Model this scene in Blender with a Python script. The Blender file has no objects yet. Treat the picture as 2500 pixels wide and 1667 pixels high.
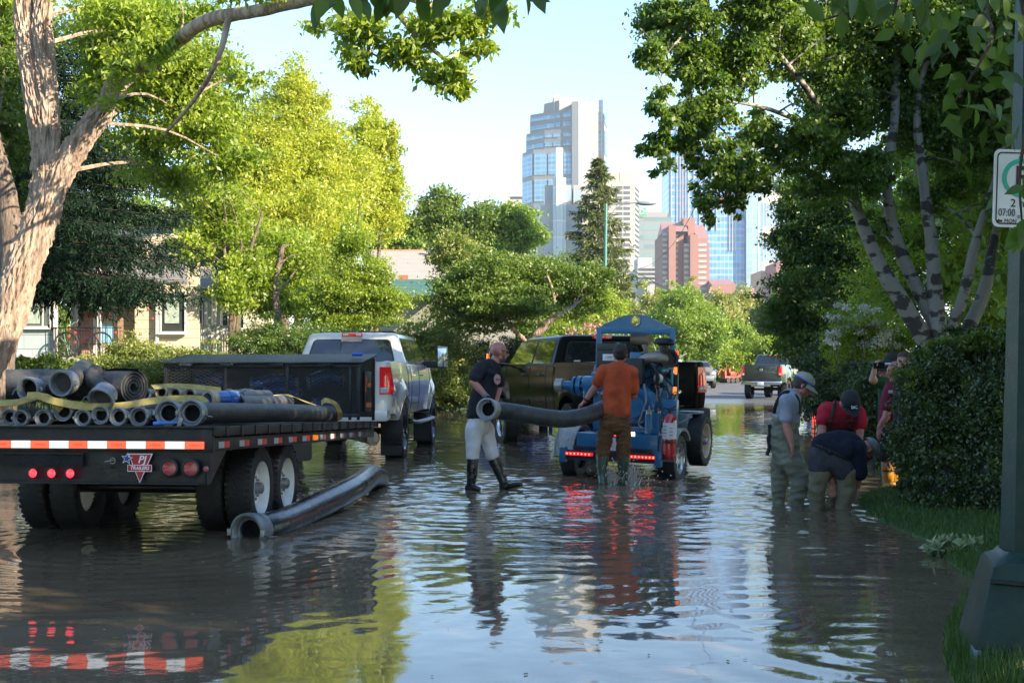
import bpy, bmesh, math, random
import numpy as np
from mathutils import Vector, Matrix
sc = bpy.context.scene
R = math.radians
# ---------------------------------------------------------------- camera
FPX, CH, HY = 3300.0, 1.44, 902.0          # focal length and horizon in photo pixels, eye height over the water
cd = bpy.data.cameras.new('camera'); cam = bpy.data.objects.new('camera', cd); sc.collection.objects.link(cam)
cam.location = (0, 0, CH); cam.rotation_euler = (R(90), 0, 0)
cd.sensor_width = 36; cd.lens = 36*FPX/2500; cd.shift_y = (HY-833.5)/2500; cd.clip_end = 12000; cd.clip_start = .1
cd.dof.use_dof = False
sc.camera = cam
# ---------------------------------------------------------------- light
SUN_EL, SUN_AZ = R(25), R(122)             # azimuth clockwise from +Y
wd = bpy.data.worlds.new('World'); sc.world = wd; wd.use_nodes = True
nt = wd.node_tree; bg = nt.nodes['Background']; sky = nt.nodes.new('ShaderNodeTexSky')
sky.sky_type = 'NISHITA'; sky.sun_disc = False; sky.sun_elevation = SUN_EL; sky.sun_rotation = SUN_AZ
sky.air_density = 1.0; sky.dust_density = .2; sky.ozone_density = 2.6
nt.links.new(sky.outputs[0], bg.inputs[0]); bg.inputs[1].default_value = .126
sl = bpy.data.lights.new('sun', 'SUN'); sl.energy = 4.7; sl.angle = R(.5); sl.color = (1, .85, .64)
so = bpy.data.objects.new('sun', sl); sc.collection.objects.link(so)
sd = Vector((math.sin(SUN_AZ)*math.cos(SUN_EL), math.cos(SUN_AZ)*math.cos(SUN_EL), math.sin(SUN_EL)))
so.rotation_euler = sd.to_track_quat('Z', 'Y').to_euler()
sc.view_settings.view_transform = 'Standard'; sc.view_settings.look = 'None'
sc.view_settings.exposure = 1.68; sc.view_settings.gamma = 1
try:
    cy = sc.cycles
    cy.max_bounces = 7; cy.diffuse_bounces = 3; cy.glossy_bounces = 4; cy.transmission_bounces = 3; cy.transparent_max_bounces = 8
    cy.use_denoising = True; cy.sample_clamp_indirect = 6; cy.caustics_reflective = False; cy.caustics_refractive = False
except Exception: pass
# ---------------------------------------------------------------- helpers
def at(px, py, d):
    return Vector(((px-1250)/FPX*d, d, CH-(py-HY)/FPX*d))
def A3(v): return (v[0], v[1], v[2])
def put(o, parent=None):
    sc.collection.objects.link(o)
    if parent is not None: o.parent = parent
    return o
def tag(o, label=None, cat=None, group=None, kind=None):
    if label: o['label'] = label
    if cat: o['category'] = cat
    if group: o['group'] = group
    if kind: o['kind'] = kind
    return o
def empty(name, loc=(0, 0, 0), rot=(0, 0, 0), label=None, cat=None, group=None):
    o = bpy.data.objects.new(name, None); o.empty_display_size = .2
    o.location = loc; o.rotation_euler = rot; put(o); tag(o, label, cat, group); return o
def world_child(o, root):                    # geometry given in world space under a root with no rotation
    o.parent = root; o.location = -root.location; return o

MATS = {}
def mat(name, col, rough=.5, metal=0., var=.12, vs=4., bump=0., bs=60., coat=0., emit=0., spec=None, col2=None, stretch=(1, 1, 1), detail=4., dirt=0.):
    if name in MATS: return MATS[name]
    m = bpy.data.materials.new(name); m.use_nodes = True; n = m.node_tree; N = n.nodes; L = n.links
    p = N['Principled BSDF']; p.inputs['Roughness'].default_value = rough; p.inputs['Metallic'].default_value = metal
    p.inputs['Coat Weight'].default_value = coat; p.inputs['Coat Roughness'].default_value = .05
    if spec is not None: p.inputs['Specular IOR Level'].default_value = spec
    tc = N.new('ShaderNodeTexCoord'); mp = N.new('ShaderNodeMapping'); mp.inputs['Scale'].default_value = stretch
    L.new(tc.outputs['Object'], mp.inputs[0])
    c = Vector(col[:3]); c2 = Vector(col2) if col2 else c*(1-var)
    c1 = c*(1+var*.6) if not col2 else c
    no = N.new('ShaderNodeTexNoise'); no.inputs['Scale'].default_value = vs; no.inputs['Detail'].default_value = detail
    L.new(mp.outputs[0], no.inputs[0])
    cr = N.new('ShaderNodeValToRGB'); cr.color_ramp.elements[0].position = .36; cr.color_ramp.elements[1].position = .66
    cr.color_ramp.elements[0].color = (*c2, 1); cr.color_ramp.elements[1].color = (*c1, 1)
    L.new(no.outputs[0], cr.inputs[0]); out = cr.outputs[0]
    if dirt:
        nd = N.new('ShaderNodeTexNoise'); nd.inputs['Scale'].default_value = vs*2.7; nd.inputs['Detail'].default_value = 8
        L.new(mp.outputs[0], nd.inputs[0])
        dr = N.new('ShaderNodeMapRange'); dr.inputs[1].default_value = .5; dr.inputs[2].default_value = .75; dr.inputs[4].default_value = dirt
        L.new(nd.outputs[0], dr.inputs[0])
        mx = N.new('ShaderNodeMix'); mx.data_type = 'RGBA'; L.new(dr.outputs[0], mx.inputs[0]); L.new(out, mx.inputs[6])
        mx.inputs[7].default_value = (.17, .13, .09, 1); out = mx.outputs[2]
    L.new(out, p.inputs['Base Color'])
    ro = N.new('ShaderNodeMapRange'); ro.inputs[3].default_value = max(.02, rough*.8); ro.inputs[4].default_value = min(1, rough*1.25)
    L.new(no.outputs[0], ro.inputs[0]); L.new(ro.outputs[0], p.inputs['Roughness'])
    if bump:
        nb = N.new('ShaderNodeTexNoise'); nb.inputs['Scale'].default_value = bs; nb.inputs['Detail'].default_value = 5
        L.new(mp.outputs[0], nb.inputs[0]); b = N.new('ShaderNodeBump'); b.inputs['Strength'].default_value = min(1, bump)
        b.inputs['Distance'].default_value = .02 if bump <= 1 else .02*bump; L.new(nb.outputs[0], b.inputs['Height']); L.new(b.outputs[0], p.inputs['Normal'])
    if emit: p.inputs['Emission Color'].default_value = (*c, 1); p.inputs['Emission Strength'].default_value = emit
    MATS[name] = m; return m

class MB:
    """collects shapes and links them as one mesh object"""
    def __init__(s): s.v = []; s.f = []; s.mi = []; s.cur = 0
    def add(s, vs, fs):
        b = len(s.v); s.v += [tuple(x) for x in vs]; s.f += [tuple(i+b for i in f) for f in fs]; s.mi += [s.cur]*len(fs); return s
    def box(s, c, size, rot=None, taper=1.):
        x, y, z = (q/2 for q in size); vs = []
        for sz in (-1, 1):
            t = taper if sz > 0 else 1
            for sx, sy in ((-1, -1), (1, -1), (1, 1), (-1, 1)): vs.append(Vector((sx*x*t, sy*y*t, sz*z)))
        if rot is not None: vs = [rot @ v for v in vs]
        vs = [v+Vector(c) for v in vs]
        return s.add(vs, [(3, 2, 1, 0), (4, 5, 6, 7), (0, 1, 5, 4), (1, 2, 6, 5), (2, 3, 7, 6), (3, 0, 4, 7)])
    def bbox(s, c, size, b=.01, rot=None):    # box with chamfered edges
        x, y, z = (q/2 for q in size); b = min(b, x*.9, y*.9, z*.9); bm = bmesh.new()
        bmesh.ops.create_cube(bm, size=1)
        for v in bm.verts: v.co = Vector((v.co.x*2*x, v.co.y*2*y, v.co.z*2*z))
        bmesh.ops.bevel(bm, geom=bm.edges[:], offset=b, segments=2, affect='EDGES', profile=.6)
        vs = [v.co.copy() for v in bm.verts]; fs = [[v.index for v in f.verts] for f in bm.faces]; bm.free()
        if rot is not None: vs = [rot @ v for v in vs]
        return s.add([v+Vector(c) for v in vs], fs)
    def ring(s, c, r, u, w, n, ku=1., kw=1.):
        return [c+u*math.cos(2*math.pi*i/n)*r*ku+w*math.sin(2*math.pi*i/n)*r*kw for i in range(n)]
    def tube(s, pts, rad, n=10, cap=True, ku=1., kw=1., up=None):
        pts = [Vector(p) for p in pts]; m = len(pts)
        rad = [rad]*m if isinstance(rad, (int, float)) else rad
        t = (pts[1]-pts[0]).normalized(); a = Vector(up) if up else (Vector((0, 0, 1)) if abs(t.z) < .9 else Vector((1, 0, 0)))
        u = (a-t*a.dot(t)).normalized(); vs = []
        for i, p in enumerate(pts):
            t = (pts[min(i+1, m-1)]-pts[max(i-1, 0)]).normalized(); u = (u-t*u.dot(t)).normalized(); w = t.cross(u)
            vs += s.ring(p, rad[i], u, w, n, ku, kw)
        fs = [(i*n+j, i*n+(j+1) % n, (i+1)*n+(j+1) % n, (i+1)*n+j) for i in range(m-1) for j in range(n)]
        if cap: fs += [tuple(range(n-1, -1, -1)), tuple((m-1)*n+j for j in range(n))]
        return s.add(vs, fs)
    def cyl(s, a, b, r, r2=None, n=16, cap=True): return s.tube([a, b], [r, r if r2 is None else r2], n, cap)
    def lathe(s, c, axis, prof, n=24, close=False):   # prof: (radius, distance along axis)
        ax = Vector(axis).normalized(); a = Vector((0, 0, 1)) if abs(ax.z) < .9 else Vector((1, 0, 0))
        u = (a-ax*a.dot(ax)).normalized(); w = ax.cross(u); c = Vector(c); vs = []
        for r, h in prof: vs += s.ring(c+ax*h, r, u, w, n)
        m = len(prof); k = m if close else m-1
        fs = [(i*n+j, i*n+(j+1) % n, ((i+1) % m)*n+(j+1) % n, ((i+1) % m)*n+j) for i in range(k) for j in range(n)]
        return s.add(vs, fs)
    def sphere(s, c, r, n=12, sc3=(1, 1, 1)):
        pr = [(max(1e-4, r*math.sin(math.pi*i/n)), -r*math.cos(math.pi*i/n)) for i in range(n+1)]; b = len(s.v)
        s.lathe((0, 0, 0), (0, 0, 1), pr, 2*n)
        for i in range(b, len(s.v)):
            v = s.v[i]; s.v[i] = (v[0]*sc3[0]+c[0], v[1]*sc3[1]+c[1], v[2]*sc3[2]+c[2])
        return s
    def prism(s, poly, o, u, w, depth):       # polygon in the (u, w) plane pushed along u x w
        o, u, w = Vector(o), Vector(u), Vector(w); n = u.cross(w).normalized(); k = len(poly)
        a = [o+u*p[0]+w*p[1] for p in poly]; b = [q+n*depth for q in a]
        return s.add(a+b, [tuple(range(k-1, -1, -1)), tuple(range(k, 2*k))]+[(i, (i+1) % k, k+(i+1) % k, k+i) for i in range(k)])
    def quad(s, a, b, c, d): return s.add([a, b, c, d], [(0, 1, 2, 3)])
    def build(s, name, m, parent=None, smooth=35, label=None, cat=None, group=None, kind=None):
        me = bpy.data.meshes.new(name); me.from_pydata(s.v, [], s.f); me.update()
        for q in (m if isinstance(m, (list, tuple)) else [m]): me.materials.append(q)
        if any(s.mi): me.polygons.foreach_set('material_index', s.mi)
        bm = bmesh.new(); bm.from_mesh(me); bmesh.ops.recalc_face_normals(bm, faces=bm.faces[:]); bm.to_mesh(me); bm.free()
        if smooth:
            me.polygons.foreach_set('use_smooth', [True]*len(me.polygons)); me.set_sharp_from_angle(angle=R(smooth))
        o = bpy.data.objects.new(name, me); put(o, parent); tag(o, label, cat, group, kind); return o

def np_mesh(name, V, F, m, parent=None, smooth=False, attr=None):
    """V (n,3) float, F (k,4) or (k,3) int arrays"""
    me = bpy.data.meshes.new(name); k = F.shape[1]
    me.vertices.add(len(V)); me.vertices.foreach_set('co', np.ascontiguousarray(V, dtype=np.float32).ravel())
    me.loops.add(F.size); me.loops.foreach_set('vertex_index', np.ascontiguousarray(F, dtype=np.int32).ravel())
    me.polygons.add(len(F)); me.polygons.foreach_set('loop_start', np.arange(0, F.size, k, dtype=np.int32))
    if smooth: me.polygons.foreach_set('use_smooth', np.ones(len(F), dtype=bool))
    if attr is not None:
        a = me.attributes.new('rnd', 'FLOAT', 'POINT'); a.data.foreach_set('value', np.ascontiguousarray(attr, dtype=np.float32))
    me.update(calc_edges=True); me.materials.append(m)
    o = bpy.data.objects.new(name, me); put(o, parent); return o

def text_mesh(s, size, loc, rot, m, name, parent=None, extrude=.001, shear=0., bold=0., align='CENTER', sx=1.):
    cu = bpy.data.curves.new(name, 'FONT'); cu.body = s; cu.size = size; cu.extrude = extrude; cu.shear = shear; cu.offset = bold
    cu.align_x = align; cu.align_y = 'CENTER'; cu.resolution_u = 3
    t = bpy.data.objects.new(name+'_tmp', cu); sc.collection.objects.link(t)
    dg = bpy.context.evaluated_depsgraph_get(); me = bpy.data.meshes.new_from_object(t.evaluated_get(dg))
    bpy.data.objects.remove(t); me.name = name; me.materials.clear(); me.materials.append(m)
    o = bpy.data.objects.new(name, me); o.location = loc; o.rotation_euler = rot; o.scale = (sx, 1, 1); put(o, parent); return o

def smooth_path(pts, k=6):
    P = [Vector(p) for p in pts]; P = [P[0]*2-P[1]]+P+[P[-1]*2-P[-2]]; out = []
    for i in range(1, len(P)-2):
        for j in range(k):
            t = j/k; a, b, c, d = P[i-1:i+3]
            out.append(.5*((2*b)+(c-a)*t+(2*a-5*b+4*c-d)*t*t+(3*b-a-3*c+d)*t**3))
    out.append(P[-2]); return out
def copy_tree(o, parent=None):
    c = o.copy(); sc.collection.objects.link(c)
    if parent is not None: c.parent = parent
    for ch in list(o.children): copy_tree(ch, c)
    return c
def fnoise(X, Y, seed=0, n=24, lo=.2, hi=2.5, amp=1.):
    r = np.random.RandomState(seed); Z = np.zeros_like(X, dtype=float); tot = 0
    for _ in range(n):
        a = r.uniform(0, 2*np.pi); k = np.exp(r.uniform(np.log(lo), np.log(hi))); w = k**-1
        Z += w*np.sin(k*(np.cos(a)*X+np.sin(a)*Y)+r.uniform(0, 6.28)); tot += w*w/2
    return Z/math.sqrt(tot)*amp
# ---------------------------------------------------------------- ground, road, water
SL = .217                                   # the street runs to the right of the view
def ucoord(x, y): return x-SL*y
def gz(X, Y):
    """height of the land over the water level"""
    X = np.asarray(X, float); Y = np.asarray(Y, float); u = X-SL*Y
    far = np.clip((Y-58)/62, 0, 1); cr_ = .12*np.clip(1-((u+6.2)/6.3)**2, 0, 1)*np.clip((Y-36)/10, 0, 1)
    road = -.096+.0048*np.clip(Y-50, 0, 75)-.19*np.clip((50-Y)/12, 0, 1)+cr_
    wl = -13.4+.35*fnoise(X, Y, 3, 10, .3, 1.2); wr = .42+.15*fnoise(X, Y, 5, 14, .8, 3.2)
    left = np.clip((wl-u)/1.2, 0, 1); lz = left*(.12+.28)+np.clip((wl-u-1)/9, 0, 1)*1.05
    right = np.clip((u-wr)/.5, 0, 1); rz = right*(.30+.05)+np.clip((u-wr-.3)/5, 0, 1)*.35
    z = road+np.where(u < -6, lz*(1-.6*far), rz*(1-.5*far))
    return z+.012*fnoise(X, Y, 8, 12, 1, 6)
def grass_material():
    m = mat('lawn', (.075, .14, .025), .9, var=.3, vs=3, col2=(.035, .075, .012), bump=1, bs=90); return m
ys = np.concatenate([np.linspace(-60, 4, 14), 4+np.cumsum(np.linspace(.12, 1.2, 150)), np.linspace(125, 400, 30), [600, 1000, 1700]])
ts = np.concatenate([-np.geomspace(60, 1.02, 40), np.linspace(-1, 1, 160), np.geomspace(1.02, 60, 40)])
Y, T = np.meshgrid(ys, ts, indexing='ij'); X = SL*Y-6.2+T*np.maximum(9.5, np.abs(Y)*.06+9)
X = np.clip(X, -850, 1150); Z = gz(X, Y); Z = np.where(Y > 400, .5, Z)
ny, nx = Y.shape; I = np.arange(ny*nx).reshape(ny, nx)
F = np.stack([I[:-1, :-1], I[:-1, 1:], I[1:, 1:], I[1:, :-1]], -1).reshape(-1, 4)
g = np_mesh('ground', np.stack([X, Y, Z], -1).reshape(-1, 3), F, grass_material(), smooth=True); tag(g, kind='structure')
# dry road where it comes out of the flood
def road_mat():
    m = bpy.data.materials.new('asphalt'); m.use_nodes = True; n = m.node_tree; N = n.nodes; L = n.links; p = N['Principled BSDF']
    tc = N.new('ShaderNodeTexCoord'); no = N.new('ShaderNodeTexNoise'); no.inputs['Scale'].default_value = 2; no.inputs['Detail'].default_value = 8
    L.new(tc.outputs['Object'], no.inputs[0]); cr = N.new('ShaderNodeValToRGB')
    cr.color_ramp.elements[0].position = .3; cr.color_ramp.elements[0].color = (.085, .085, .088, 1)
    cr.color_ramp.elements[1].position = .7; cr.color_ramp.elements[1].color = (.15, .147, .142, 1); L.new(no.outputs[0], cr.inputs[0])
    sx = N.new('ShaderNodeSeparateXYZ'); L.new(tc.outputs['Object'], sx.inputs[0])
    wet = N.new('ShaderNodeMapRange'); wet.inputs[1].default_value = 54; wet.inputs[2].default_value = 68; wet.inputs[3].default_value = .1; wet.inputs[4].default_value = .75
    L.new(sx.outputs[1], wet.inputs[0]); L.new(wet.outputs[0], p.inputs['Roughness']); L.new(cr.outputs[0], p.inputs['Base Color']); return m
ry = np.linspace(42, 128, 90); ru = np.linspace(-12.6, .1, 14); RY, RU = np.meshgrid(ry, ru, indexing='ij'); RX = RU+SL*RY
RZ = gz(RX, RY)+.014; I = np.arange(RY.size).reshape(RY.shape)
F = np.stack([I[:-1, :-1], I[:-1, 1:], I[1:, 1:], I[1:, :-1]], -1).reshape(-1, 4)
o = np_mesh('road', np.stack([RX, RY, RZ], -1).reshape(-1, 3), F, road_mat(), smooth=True); tag(o, kind='structure')
kb = MB()
for uu in (.1, -12.75):
    for i in range(26):
        y0, y1 = 56+i*2.8, 56+(i+1)*2.8-.02; z0 = float(gz(SL*y0-6, y0)); z1 = float(gz(SL*y1-6, y1))
        a = [(uu+SL*y0, y0, z0-.1), (uu+.15+SL*y0, y0, z0-.1), (uu+.15+SL*y0, y0, z0+.15), (uu+SL*y0, y0, z0+.15)]
        b = [(uu+SL*y1, y1, z1-.1), (uu+.15+SL*y1, y1, z1-.1), (uu+.15+SL*y1, y1, z1+.15), (uu+SL*y1, y1, z1+.15)]
        kb.add(a+b, [(0, 1, 2, 3), (7, 6, 5, 4), (0, 4, 5, 1), (1, 5, 6, 2), (2, 6, 7, 3), (3, 7, 4, 0)])
kb.build('kerb', mat('kerb_concrete', (.3, .29, .27), .85, bump=.5, dirt=.4), kind='structure')
# ---- water sheet with real ripples
def water_z(X, Y):
    # sum of small waves; strength differs from place to place
    r = np.random.RandomState(11); Z = np.zeros_like(X)
    stir = np.exp(-(((X-1.2)/5.5)**2+((Y-17)/6.5)**2))+.85*np.exp(-(((X-3.6)/2.5)**2+((Y-14.3)/3.5)**2))+.55*np.exp(-(((X+1.2)/3.)**2+((Y-13)/4)**2))
    calm = np.clip((Y-6.3)/5.5, 0, 1); patch = .5+.5*np.tanh(1.3*fnoise(X, Y, 21, 12, .25, 1.3))
    near = np.clip((Y-9.2)/4.0, 0, 1)**1.5
    amp = .028+.38*np.clip(stir, 0, 1.1)*near+.13*near*patch
    amp = amp*np.where(X < -2.2, np.clip(1.2+(X+2.2)*.35, .25, 1), 1)
    amp = np.where(Y > 21, amp*(1-np.clip((Y-21)/5, 0, 1))+np.clip((Y-21)/5, 0, 1)*(.20+.35*patch), amp)
    for i in range(56):
        lam = math.exp(r.uniform(math.log(.10), math.log(.8))); k = 2*math.pi/lam; a = r.normal(math.pi/2, .75)
        Z += .0036*(lam/.3)**.85*np.sin(k*(math.cos(a)*X+math.sin(a)*Y)+r.uniform(0, 6.28)+.8*np.sin(.9*X+r.uniform(0, 6))+.6*np.sin(1.1*Y+r.uniform(0, 6)))
    Z *= amp*.30
    # rings that spread from the men and the hose
    for cx, cy, A, lam, reach in ((1.15, 16.6, .0028, .55, 5.2), (1.0, 16.4, .0024, .33, 5), (3.6, 14.2, .0017, .36, 3.2), (-.6, 15.8, .0024, .3, 3.2), (-3.0, 10.9, .002, .24, 2.5), (4.3, 14.0, .0024, .22, 2.5), (2.0, 7.0, .0008, .30, 4)):
        D = np.sqrt((X-cx)**2+(Y-cy)**2); wob = .9*fnoise(X, Y, int(cx*10+70), 8, .4, 1.4)
        Z += A*np.exp(-(D/reach)**2)*np.sin(2*math.pi*D/lam+wob*1.4)*np.clip(D/.4, 0, 1)
    Z += .0026*np.sin(2*math.pi*(Y-.15*X)/1.3+.8*fnoise(X, Y, 33, 8, .3, 1.))*np.exp(-((Y-11.5)/3.2)**2)*(.6+.4*np.tanh(X))
    Z += .0006*np.sin(2*math.pi*(Y+.1*X)/.36+1.5*fnoise(X, Y, 35, 8, .5, 1.6))*np.exp(-((Y-8.6)/1.8)**2)*np.clip((X+.6)/1.2, 0, 1)
    return Z
ys = np.concatenate([np.linspace(-30, 3.4, 20), np.geomspace(3.5, 30, 820), np.geomspace(30.2, 84, 170)])
tc_ = np.linspace(-1, 1, 520); side = np.geomspace(1.03, 9, 16); ts = np.concatenate([-side[::-1], tc_, side])
Y, T = np.meshgrid(ys, ts, indexing='ij'); X = T*np.maximum(3, Y*.42)
Z = water_z(X, Y); fade = np.clip((1.25-np.abs(T))/.25, 0, 1)*np.clip((Y-3.2), 0, 1); Z *= fade
ny, nx = Y.shape; I = np.arange(ny*nx).reshape(ny, nx)
F = np.stack([I[:-1, :-1], I[:-1, 1:], I[1:, 1:], I[1:, :-1]], -1).reshape(-1, 4)
wm = bpy.data.materials.new('flood_water'); wm.use_nodes = True; n = wm.node_tree; N = n.nodes; L = n.links; p = N['Principled BSDF']
tc = N.new('ShaderNodeTexCoord'); no = N.new('ShaderNodeTexNoise'); no.inputs['Scale'].default_value = .5; no.inputs['Detail'].default_value = 6
L.new(tc.outputs['Object'], no.inputs[0]); cr = N.new('ShaderNodeValToRGB'); cr.color_ramp.elements[0].position = .35; cr.color_ramp.elements[1].position = .7
cr.color_ramp.elements[0].color = (.125, .092, .056, 1); cr.color_ramp.elements[1].color = (.215, .165, .105, 1)
L.new(no.outputs[0], cr.inputs[0]); L.new(cr.outputs[0], p.inputs['Base Color']); p.inputs['Roughness'].default_value = .03; p.inputs['IOR'].default_value = 1.46
nb = N.new('ShaderNodeTexNoise'); nb.inputs['Scale'].default_value = 14; nb.inputs['Detail'].default_value = 3; L.new(tc.outputs['Object'], nb.inputs[0])
# chop mask: rougher where the water is stirred
mk = N.new('ShaderNodeTexNoise'); mk.inputs['Scale'].default_value = .45; mk.inputs['Detail'].default_value = 2; L.new(tc.outputs['Object'], mk.inputs[0])
mr = N.new('ShaderNodeMapRange'); mr.inputs[1].default_value = .42; mr.inputs[2].default_value = .68; mr.inputs[3].default_value = .0; mr.inputs[4].default_value = .10; L.new(mk.outputs[0], mr.inputs[0])
bp = N.new('ShaderNodeBump'); bp.inputs['Distance'].default_value = .012; L.new(nb.outputs[0], bp.inputs['Height'])
vd = N.new('ShaderNodeVectorMath'); vd.operation = 'DISTANCE'; L.new(tc.outputs['Object'], vd.inputs[0]); vd.inputs[1].default_value = (1.4, 17, 0)
m2 = N.new('ShaderNodeMapRange'); m2.inputs[1].default_value = 3; m2.inputs[2].default_value = 8.5; m2.inputs[3].default_value = .30; m2.inputs[4].default_value = 0; L.new(vd.outputs['Value'], m2.inputs[0])
ad = N.new('ShaderNodeMath'); ad.operation = 'ADD'; L.new(mr.outputs[0], ad.inputs[0]); L.new(m2.outputs[0], ad.inputs[1]); L.new(ad.outputs[0], bp.inputs['Strength'])
L.new(bp.outputs[0], p.inputs['Normal'])
w = np_mesh('water', np.stack([X, Y, Z], -1).reshape(-1, 3), F, wm, smooth=True); tag(w, kind='structure')
# ---------------------------------------------------------------- towers across the river
def glass(name, col, rough=.12, metal=.0, grid=None, line=(.3, .3, .3), lw=(.1, .1), spand=None):
    """curtain wall: panes with mullions and spandrel bands, in object space (x along the face, z up)"""
    m = bpy.data.materials.new(name); m.use_nodes = True; n = m.node_tree; N = n.nodes; L = n.links; p = N['Principled BSDF']
    p.inputs['Roughness'].default_value = max(rough, .22); p.inputs['Metallic'].default_value = metal*.4; p.inputs['Specular IOR Level'].default_value = .4
    tc = N.new('ShaderNodeTexCoord'); sx = N.new('ShaderNodeSeparateXYZ'); L.new(tc.outputs['Object'], sx.inputs[0])
    def math_(op, a, b):
        q = N.new('ShaderNodeMath'); q.operation = op
        for k, v in ((0, a), (1, b)):
            if isinstance(v, (int, float)): q.inputs[k].default_value = v
            else: L.new(v, q.inputs[k])
        return q.outputs[0]
    s = math_('ADD', sx.outputs[0], sx.outputs[1])
    fx = math_('FRACT', math_('DIVIDE', s, grid[0]), 0); fz = math_('FRACT', math_('DIVIDE', sx.outputs[2], grid[1]), 0)
    bx = math_('LESS_THAN', fx, lw[0]); bz = math_('LESS_THAN', fz, lw[1]); ln = math_('MAXIMUM', bx, bz)
    cx = math_('FLOOR', math_('DIVIDE', s, grid[0]), 0); cz = math_('FLOOR', math_('DIVIDE', sx.outputs[2], grid[1]), 0)
    cb = N.new('ShaderNodeCombineXYZ'); L.new(cx, cb.inputs[0]); L.new(cz, cb.inputs[2]); wn = N.new('ShaderNodeTexWhiteNoise'); L.new(cb.outputs[0], wn.inputs[0])
    m1 = N.new('ShaderNodeMix'); m1.data_type = 'RGBA'; L.new(wn.outputs['Value'], m1.inputs[0])
    m1.inputs[6].default_value = (*[c*.82 for c in col], 1); m1.inputs[7].default_value = (*[min(1, c*1.15) for c in col], 1); out = m1.outputs[2]
    if spand:
        b2 = math_('GREATER_THAN', fz, spand[0]); m3 = N.new('ShaderNodeMix'); m3.data_type = 'RGBA'; L.new(b2, m3.inputs[0]); L.new(out, m3.inputs[6]); m3.inputs[7].default_value = (*spand[1], 1); out = m3.outputs[2]
    m2 = N.new('ShaderNodeMix'); m2.data_type = 'RGBA'; L.new(ln, m2.inputs[0]); L.new(out, m2.inputs[6]); m2.inputs[7].default_value = (*line, 1)
    L.new(m2.outputs[2], p.inputs['Base Color']); return m
DB = 1070.
def twr(name, label, cat='office tower', group='office towers downtown'):
    r = empty(name, (0, DB, 0), (0, 0, 0), label, cat, group); return r
def X_(px, d=DB): return (px-1250)/FPX*d
def Z_(py, d=DB): return CH-(py-HY)/FPX*d
def block(mb, x0, x1, zt, y0, y1, zb=-5, d=DB):     # pixels across and up, metres in depth behind d
    d = DB+y0; a, b = X_(x0, d), X_(x1, d); t = Z_(zt, d)
    mb.box(((a+b)/2, (y0+y1)/2, (t+zb)/2), (b-a, y1-y0, t-zb)); return mb
_cube = {}
def wins(root, m, items, name='window'):
    """each window a part of its own; past a hundred the rest is one part"""
    if m.name not in _cube: q = MB(); q.box((0, 0, 0), (1, 1, 1)); o = q.build(name, m, root, 0); _cube[m.name] = o.data
    else: o = bpy.data.objects.new(name, _cube[m.name]); put(o, root)
    for i, (c, sz, rot) in enumerate(items[:100]):
        if i: o = bpy.data.objects.new(name, _cube[m.name]); put(o, root)
        o.location = c; o.scale = sz; o.rotation_euler = (0, 0, rot)
    if len(items) > 100:
        q = MB()
        for c, sz, rot in items[100:]: q.box(c, sz, Matrix.Rotation(rot, 3, 'Z'))
        tag(q.build('windows', m, root, 0), kind='stuff')
granite = mat('tower_granite', (.36, .34, .33), .6, var=.05, vs=.2)
pale = mat('tower_pale_stone', (.62, .59, .54), .6, var=.05, vs=.1)
blueglass = glass('blue_curtain_wall', (.13, .29, .44), .08, .35, (3.2, 3.9), (.33, .42, .50), (.09, .10), (.72, (.20, .36, .48)))
# --- big faceted tower: prisms with chamfered corners, stepped outline
r = twr('office_tower', 'tallest blue glass and pale granite tower with stepped left shoulder and white right side')
def facet_prism(mb, pts, zt, zb=-5):          # pts: (px, depth) going round, left to right along the front
    P = [(X_(px), dy) for px, dy in pts]; k = len(P)
    vs = [(x, y, zb) for x, y in P]+[(x, y, zt) for x, y in P]
    mb.add(vs, [(i, (i+1) % k, k+(i+1) % k, k+i) for i in range(k)]+[tuple(range(k, 2*k))])
wm_ = MB(); gm = MB()
steps = [(1276, 1303, 362), (1286, 1330, 314), (1296, 1357, 266)]
gw_ = MB()
for (xl, xc, zt) in steps:
    facet_prism(gw_, [(xl, 26), (xc, 8), (1398, 0), (1408, 0), (1408, 60), (xl, 60)], Z_(zt), -5)
# white concrete core, wide and bright toward the sun
facet_prism(wm_, [(1396, -2), (1412, -4), (1462, 26), (1462, 66), (1398, 66)], Z_(250))
facet_prism(wm_, [(1462, 24), (1479, 20), (1492, 40), (1492, 66), (1462, 66)], Z_(266))
facet_prism(gw_, [(1330, 20), (1366, 6), (1464, 16), (1464, 60), (1330, 60)], Z_(242))
gw_.build('granite_wall', mat('tower_granite_wall', (.22, .215, .215), .6, var=.05, vs=.2), r, smooth=0)
wm_.build('core_wall', [mat('tower_white_core', (.30, .295, .29), .5, var=.03, vs=.05)], r, smooth=0)
fr = MB()
def panel_strip(mb, a, b, z0, z1, off, dy=0):
    """flat pane field between two plan points (px, depth)"""
    A = Vector((X_(a[0]), a[1], 0)); B = Vector((X_(b[0]), b[1], 0)); t = (B-A).normalized(); n_ = Vector((t.y, -t.x, 0))
    A = A+n_*off; B = B+n_*off
    mb.quad(A+Vector((0, 0, z0)), B+Vector((0, 0, z0)), B+Vector((0, 0, z1)), A+Vector((0, 0, z1)))
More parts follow.
